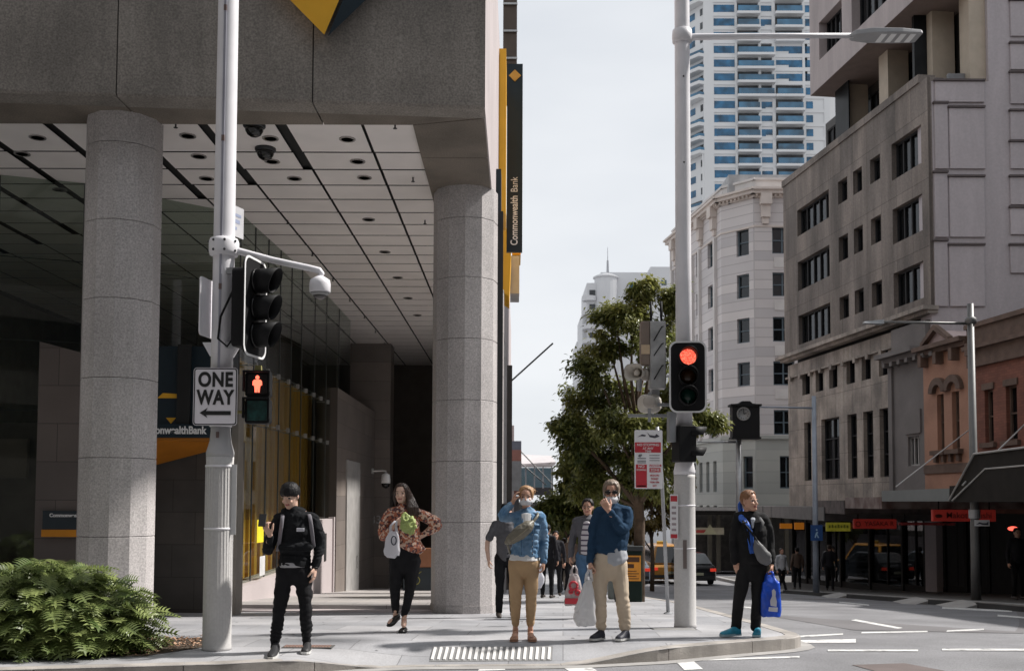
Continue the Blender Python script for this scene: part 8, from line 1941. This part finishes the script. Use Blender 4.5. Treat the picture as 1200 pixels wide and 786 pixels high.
# ------------------------------------------------ 6/7. two people just behind
def simple_person(label, Y, px, fy, hpx, shirt, trous, skin, hair, facing=0, voxel=.011, pose=0, jacket=None, group=None, arm=0, seed=0, zg=None, extra=None):
    """fy: pixel of the feet is implied by the ground; body scaled by hpx (height in metres)"""
    X = atY(px, 640, Y).x; z0 = zg if zg is not None else (path_z(X, Y) if X < 3.4 else base_z(Y) - (.13 if X < AX(Y)-.45 else 0)); H = hpx
    t = thing('person', label, 'person', (X, Y, z0), facing, group); k = H/1.75
    def L(x, y, z): return Vector((x*k, y*k, z*k))
    hd = Head(L(0, -.01, 1.62), .235*k, yaw=0, pitch=0)
    st = .16 if pose == 1 else .0
    sl_, sr_ = L(-.17, 0, 1.42), L(.17, 0, 1.42); el_, er_ = L(-.235-.05*arm, .03, 1.14), L(.235, .03, 1.14); wl_, wr_ = L(-.25-.03*arm, -.06-.05*arm, .88), L(.25, -.06, .88)
    P = dict(hip=L(0, 0, .98), waist=L(0, 0, 1.10), chest=L(0, 0, 1.30), shl=sl_, shr=sr_, neck=L(0, 0, 1.47), rad=dict(hip=(.15*k, .11*k), waist=(.135*k, .10*k), chest=(.16*k, .115*k)))
    m = MB(); hd.add(m); torso(m, P, .88); m.tube([L(0, 0, 1.44), L(0, 0, 1.55)], .05*k, 10, dome=True)
    limb(m, [sl_, el_, wl_], [.045, .037, .027], 10, 3); limb(m, [sr_, er_, wr_], [.045, .037, .027], 10, 3)
    for w_, s_ in ((wl_, 1), (wr_, -1)): hand(m, w_, (0, -.1, -1), (s_, .1, 0), (0, -1, 0), curl=.6, size=.18*k)
    legs = [(L(-.09, 0, .92), L(-.10, -.04-st*.5, .50), L(-.11, st, .09)), (L(.09, 0, .92), L(.10, -.02+st*.3, .50), L(.11, -st, .09))]
    for a in legs: limb(m, a, [.07, .045, .035], 10, 3)
    remesh(m, 'body', [skin, lipm, browm, eyew, eyed], t, voxel*.75, 2, world=False, post=lambda me: hd_paint(hd, me))
    m = MB(); P2 = dict(P); P2['hip'] = L(0, 0, .93); torso(m, P2, 1.0, 1.15, off=.014)
    long_ = jacket is not None or shirt.name.startswith('coat')
    e1, e2 = (wl_.lerp(el_, .08), wr_.lerp(er_, .08)) if long_ else (el_.lerp(sl_, .2), er_.lerp(sr_, .2))
    if long_: limb(m, [sl_, el_, e1], [.064, .056, .044], 10, 3); limb(m, [sr_, er_, e2], [.064, .056, .044], 10, 3)
    else: limb(m, [sl_, sl_.lerp(el_, .5), e1], [.064, .062, .060], 10, 3); limb(m, [sr_, sr_.lerp(er_, .5), e2], [.064, .062, .06], 10, 3)
    remesh(m, 'top', jacket or shirt, t, voxel, 2, world=False, fold=dict(amp=.009, sc=9, seed=seed, zs=1.2))
    if jacket:
        m = MB(); m.tube([L(.0, -.128, .95), L(.0, -.135, 1.2), L(0, -.112, 1.40)], [(.085*k, .02), (.085*k, .025), (.05*k, .02)], 12, side=(1, 0, 0), dome=True); remesh(m, 'shirt', shirt, t, voxel, 1, world=False)
    m = MB(); limb(m, [L(0, 0, 1.0), L(0, 0, .92), L(0, 0, .86)], [(.155*k, .115*k), (.16*k, .12*k), (.12*k, .1*k)], 12, side=(1, 0, 0))
    for a in legs: limb(m, [a[0], a[0].lerp(a[1], .5), a[1], a[1].lerp(a[2], .5), a[2]], [.093, .082, .066, .06, .052], 10, 3)
    remesh(m, 'trousers', trous, t, voxel, 2, world=False, fold=dict(amp=.008, sc=8, seed=seed+3))
    m = MB(); hairshell(m, hd, .33, .05, -.25, .06, seed=seed); remesh(m, 'hair', hair, t, voxel*.7, 1, world=False, fold=dict(amp=.004, sc=30, seed=1))
    for a in legs:
        h_ = Vector((a[2].x, a[2].y+.06, .0)); e_ = Vector((a[2].x*1.1, a[2].y-.20, .0)); m = MB()
        m.tube([h_+Vector((0, 0, .045)), h_.lerp(e_, .5)+Vector((0, 0, .042)), e_+Vector((0, 0, .03))], [(.036, .043), (.042, .038), (.03, .026)], 10, side=(1, 0, 0), dome=True); remesh(m, 'shoe', M('shoe_dark', (.04, .03, .025), rough=.6), t, voxel*.7, 1, world=False)
    return t, hd, L
def hd_paint(hd, me):
    for p in me.polygons:
        q = (p.center-hd.c)/hd.h
        if q.y > -.26 or abs(q.z) > .5: continue
        if abs(q.x) < .115 and -.325 < q.z < -.238 and q.y < -.355: p.material_index = 1
        elif .055 < abs(q.x) < .235 and .075 < q.z < .115: p.material_index = 2
        else:
            if ((abs(q.x)-.145)/.062)**2+(q.z/.026)**2 < 1: p.material_index = 4 if abs(abs(q.x)-.145) < .03 else 3
greyt = M('tshirt_grey', (.085, .085, .095), rough=.85, var=.2, scale=6)
simple_person('man in a dark grey T-shirt mostly hidden behind the denim jacket woman', 15.0, 593, 721, 1.66, greyt, blackcloth, skin_l, hairb, facing=radians(8), voxel=.009, arm=1, seed=3)
def stripes(name, c1, c2, n):
    m = M(name, c1, rough=.8); N = m.node_tree.nodes; L = m.node_tree.links; b = N['Principled BSDF']; tc_ = N.new('ShaderNodeTexCoord'); w = N.new('ShaderNodeTexWave'); w.bands_direction = 'Z'; w.inputs['Scale'].default_value = n; w.inputs['Distortion'].default_value = .3
    r = N.new('ShaderNodeValToRGB'); r.color_ramp.interpolation = 'CONSTANT'; r.color_ramp.elements[0].color = (*c2, 1); r.color_ramp.elements[1].color = (*c1, 1); r.color_ramp.elements[1].position = .22
    L.new(tc_.outputs['Object'], w.inputs['Vector']); L.new(w.outputs['Fac'], r.inputs['Fac']); L.new(r.outputs['Color'], b.inputs['Base Color']); return m
strp = stripes('shirt_striped', (.55, .53, .56), (.09, .07, .11), 4.2)
t, hd, L_ = simple_person('man in glasses, striped shirt and grey jacket behind the navy jumper man', 14.8, 689, 0, 1.72, strp, M('jeans_blue', (.07, .15, .27), rough=.85, var=.3, scale=5), skin_m, hairb, facing=radians(-14), voxel=.009, jacket=M('coat_grey', (.10, .10, .115), rough=.85, var=.2), seed=5)
m = MB(); m.smooth = True
for sx in (-1, 1): m.tube([hd.w(sx*.15+.075*cos(a*pi/6), -.43, .0+.06*sin(a*pi/6)) for a in range(13)], .0025, 5)
m.build('glasses', blk, t)
rb_m = plastic('bag_white_print', (.55, .5, .5), .3)
rbg = carrier('white and red printed shopping bag carried by the man in the striped shirt', 14.55, (673, 662), [(673, 671, 4), (673, 685, 8.5), (672.5, 697, 10.5), (671.5, 707, 10.5), (671.5, 709, 9)], rb_m, depth=.07, seed=14)
m = MB(); m.smooth = True
for (px, py, r) in ((672, 686, .055), (677, 694, .03), (669, 693, .02)): c_ = J(px, py, 14.46); m.tube([c_+Vector((r*cos(a*pi/8), 0, r*sin(a*pi/8))) for a in range(17)], .016, 6)
m.build('red_print', srd, rbg, world=True)
m = MB(); a = J(671.5, 703.5, 14.47); m.box(a.x-.115, a.x+.115, a.y-.01, a.y, a.z-.045, a.z+.035); m.build('red_band', srd, rbg, world=True)
# small white bag behind denim woman
carrier('white carrier bag just visible behind the hand of the denim jacket woman', 13.2, (632, 660), [(632, 667, 3), (631, 676, 7), (630, 684, 8), (629, 689, 5)], wplas, depth=.05, seed=19)
# ------------------------------------------------ distant pedestrians
grp = 'pedestrians further down the street'
cw = M('coat_white', (.5, .5, .52), rough=.8); cb_ = M('coat_dark', (.02, .02, .025), rough=.8, spec=.2); cg = M('coat_brown', (.12, .08, .06), rough=.8); crd = M('coat_red', (.3, .05, .05), rough=.8)
far = [('pedestrian all in black on the footpath right of the denim jacket woman', 27, 651, 1.7, cb_, blackcloth, 0), ('pedestrian in white top behind the black clad walker', 31, 661, 1.65, cw, blackcloth, 1), ('pedestrian in a brown coat left of the shopping bag', 29, 668, 1.7, cg, blackcloth, 0), ('second white topped pedestrian far down the footpath', 38, 658, 1.75, cw, M('trousers_beige', (.3, .25, .2)), 1),
 ('pedestrian in dark clothes close behind the denim jacket woman', 24, 641, 1.72, cb_, blackcloth, 0), ('pedestrian in pale shirt crossing near the taxi', 55, 771, 1.75, cw, blackcloth, 1), ('dark clad pedestrian beside the pale shirted one near the taxi', 55, 763, 1.75, cg, blackcloth, 0),
 ('pedestrian in white shirt on the far pavement right of the suited man', 40, 915.5, 1.75, cw, blackcloth, 1), ('brown clad pedestrian on the far pavement in the awning shade', 42, 934, 1.7, cg, blackcloth, 0), ('dark clad pedestrian by the blue sign post', 38, 972, 1.7, cb_, blackcloth, 1), ('dark clad pedestrian in the shop doorway at the right edge', 24.5, 1192, 1.7, cb_, blackcloth, 0)]
for k, (lab, Y_, px, h_, s_, tr_, po) in enumerate(far):
    simple_person(lab, Y_, px, 0, h_, s_, tr_, skin_m, [hairb, hairbr][k % 2], facing=radians([0, 170, 20, 180, 160][k % 5]), voxel=.02, pose=po, group=grp, seed=k)
print('objects', len(bpy.data.objects))
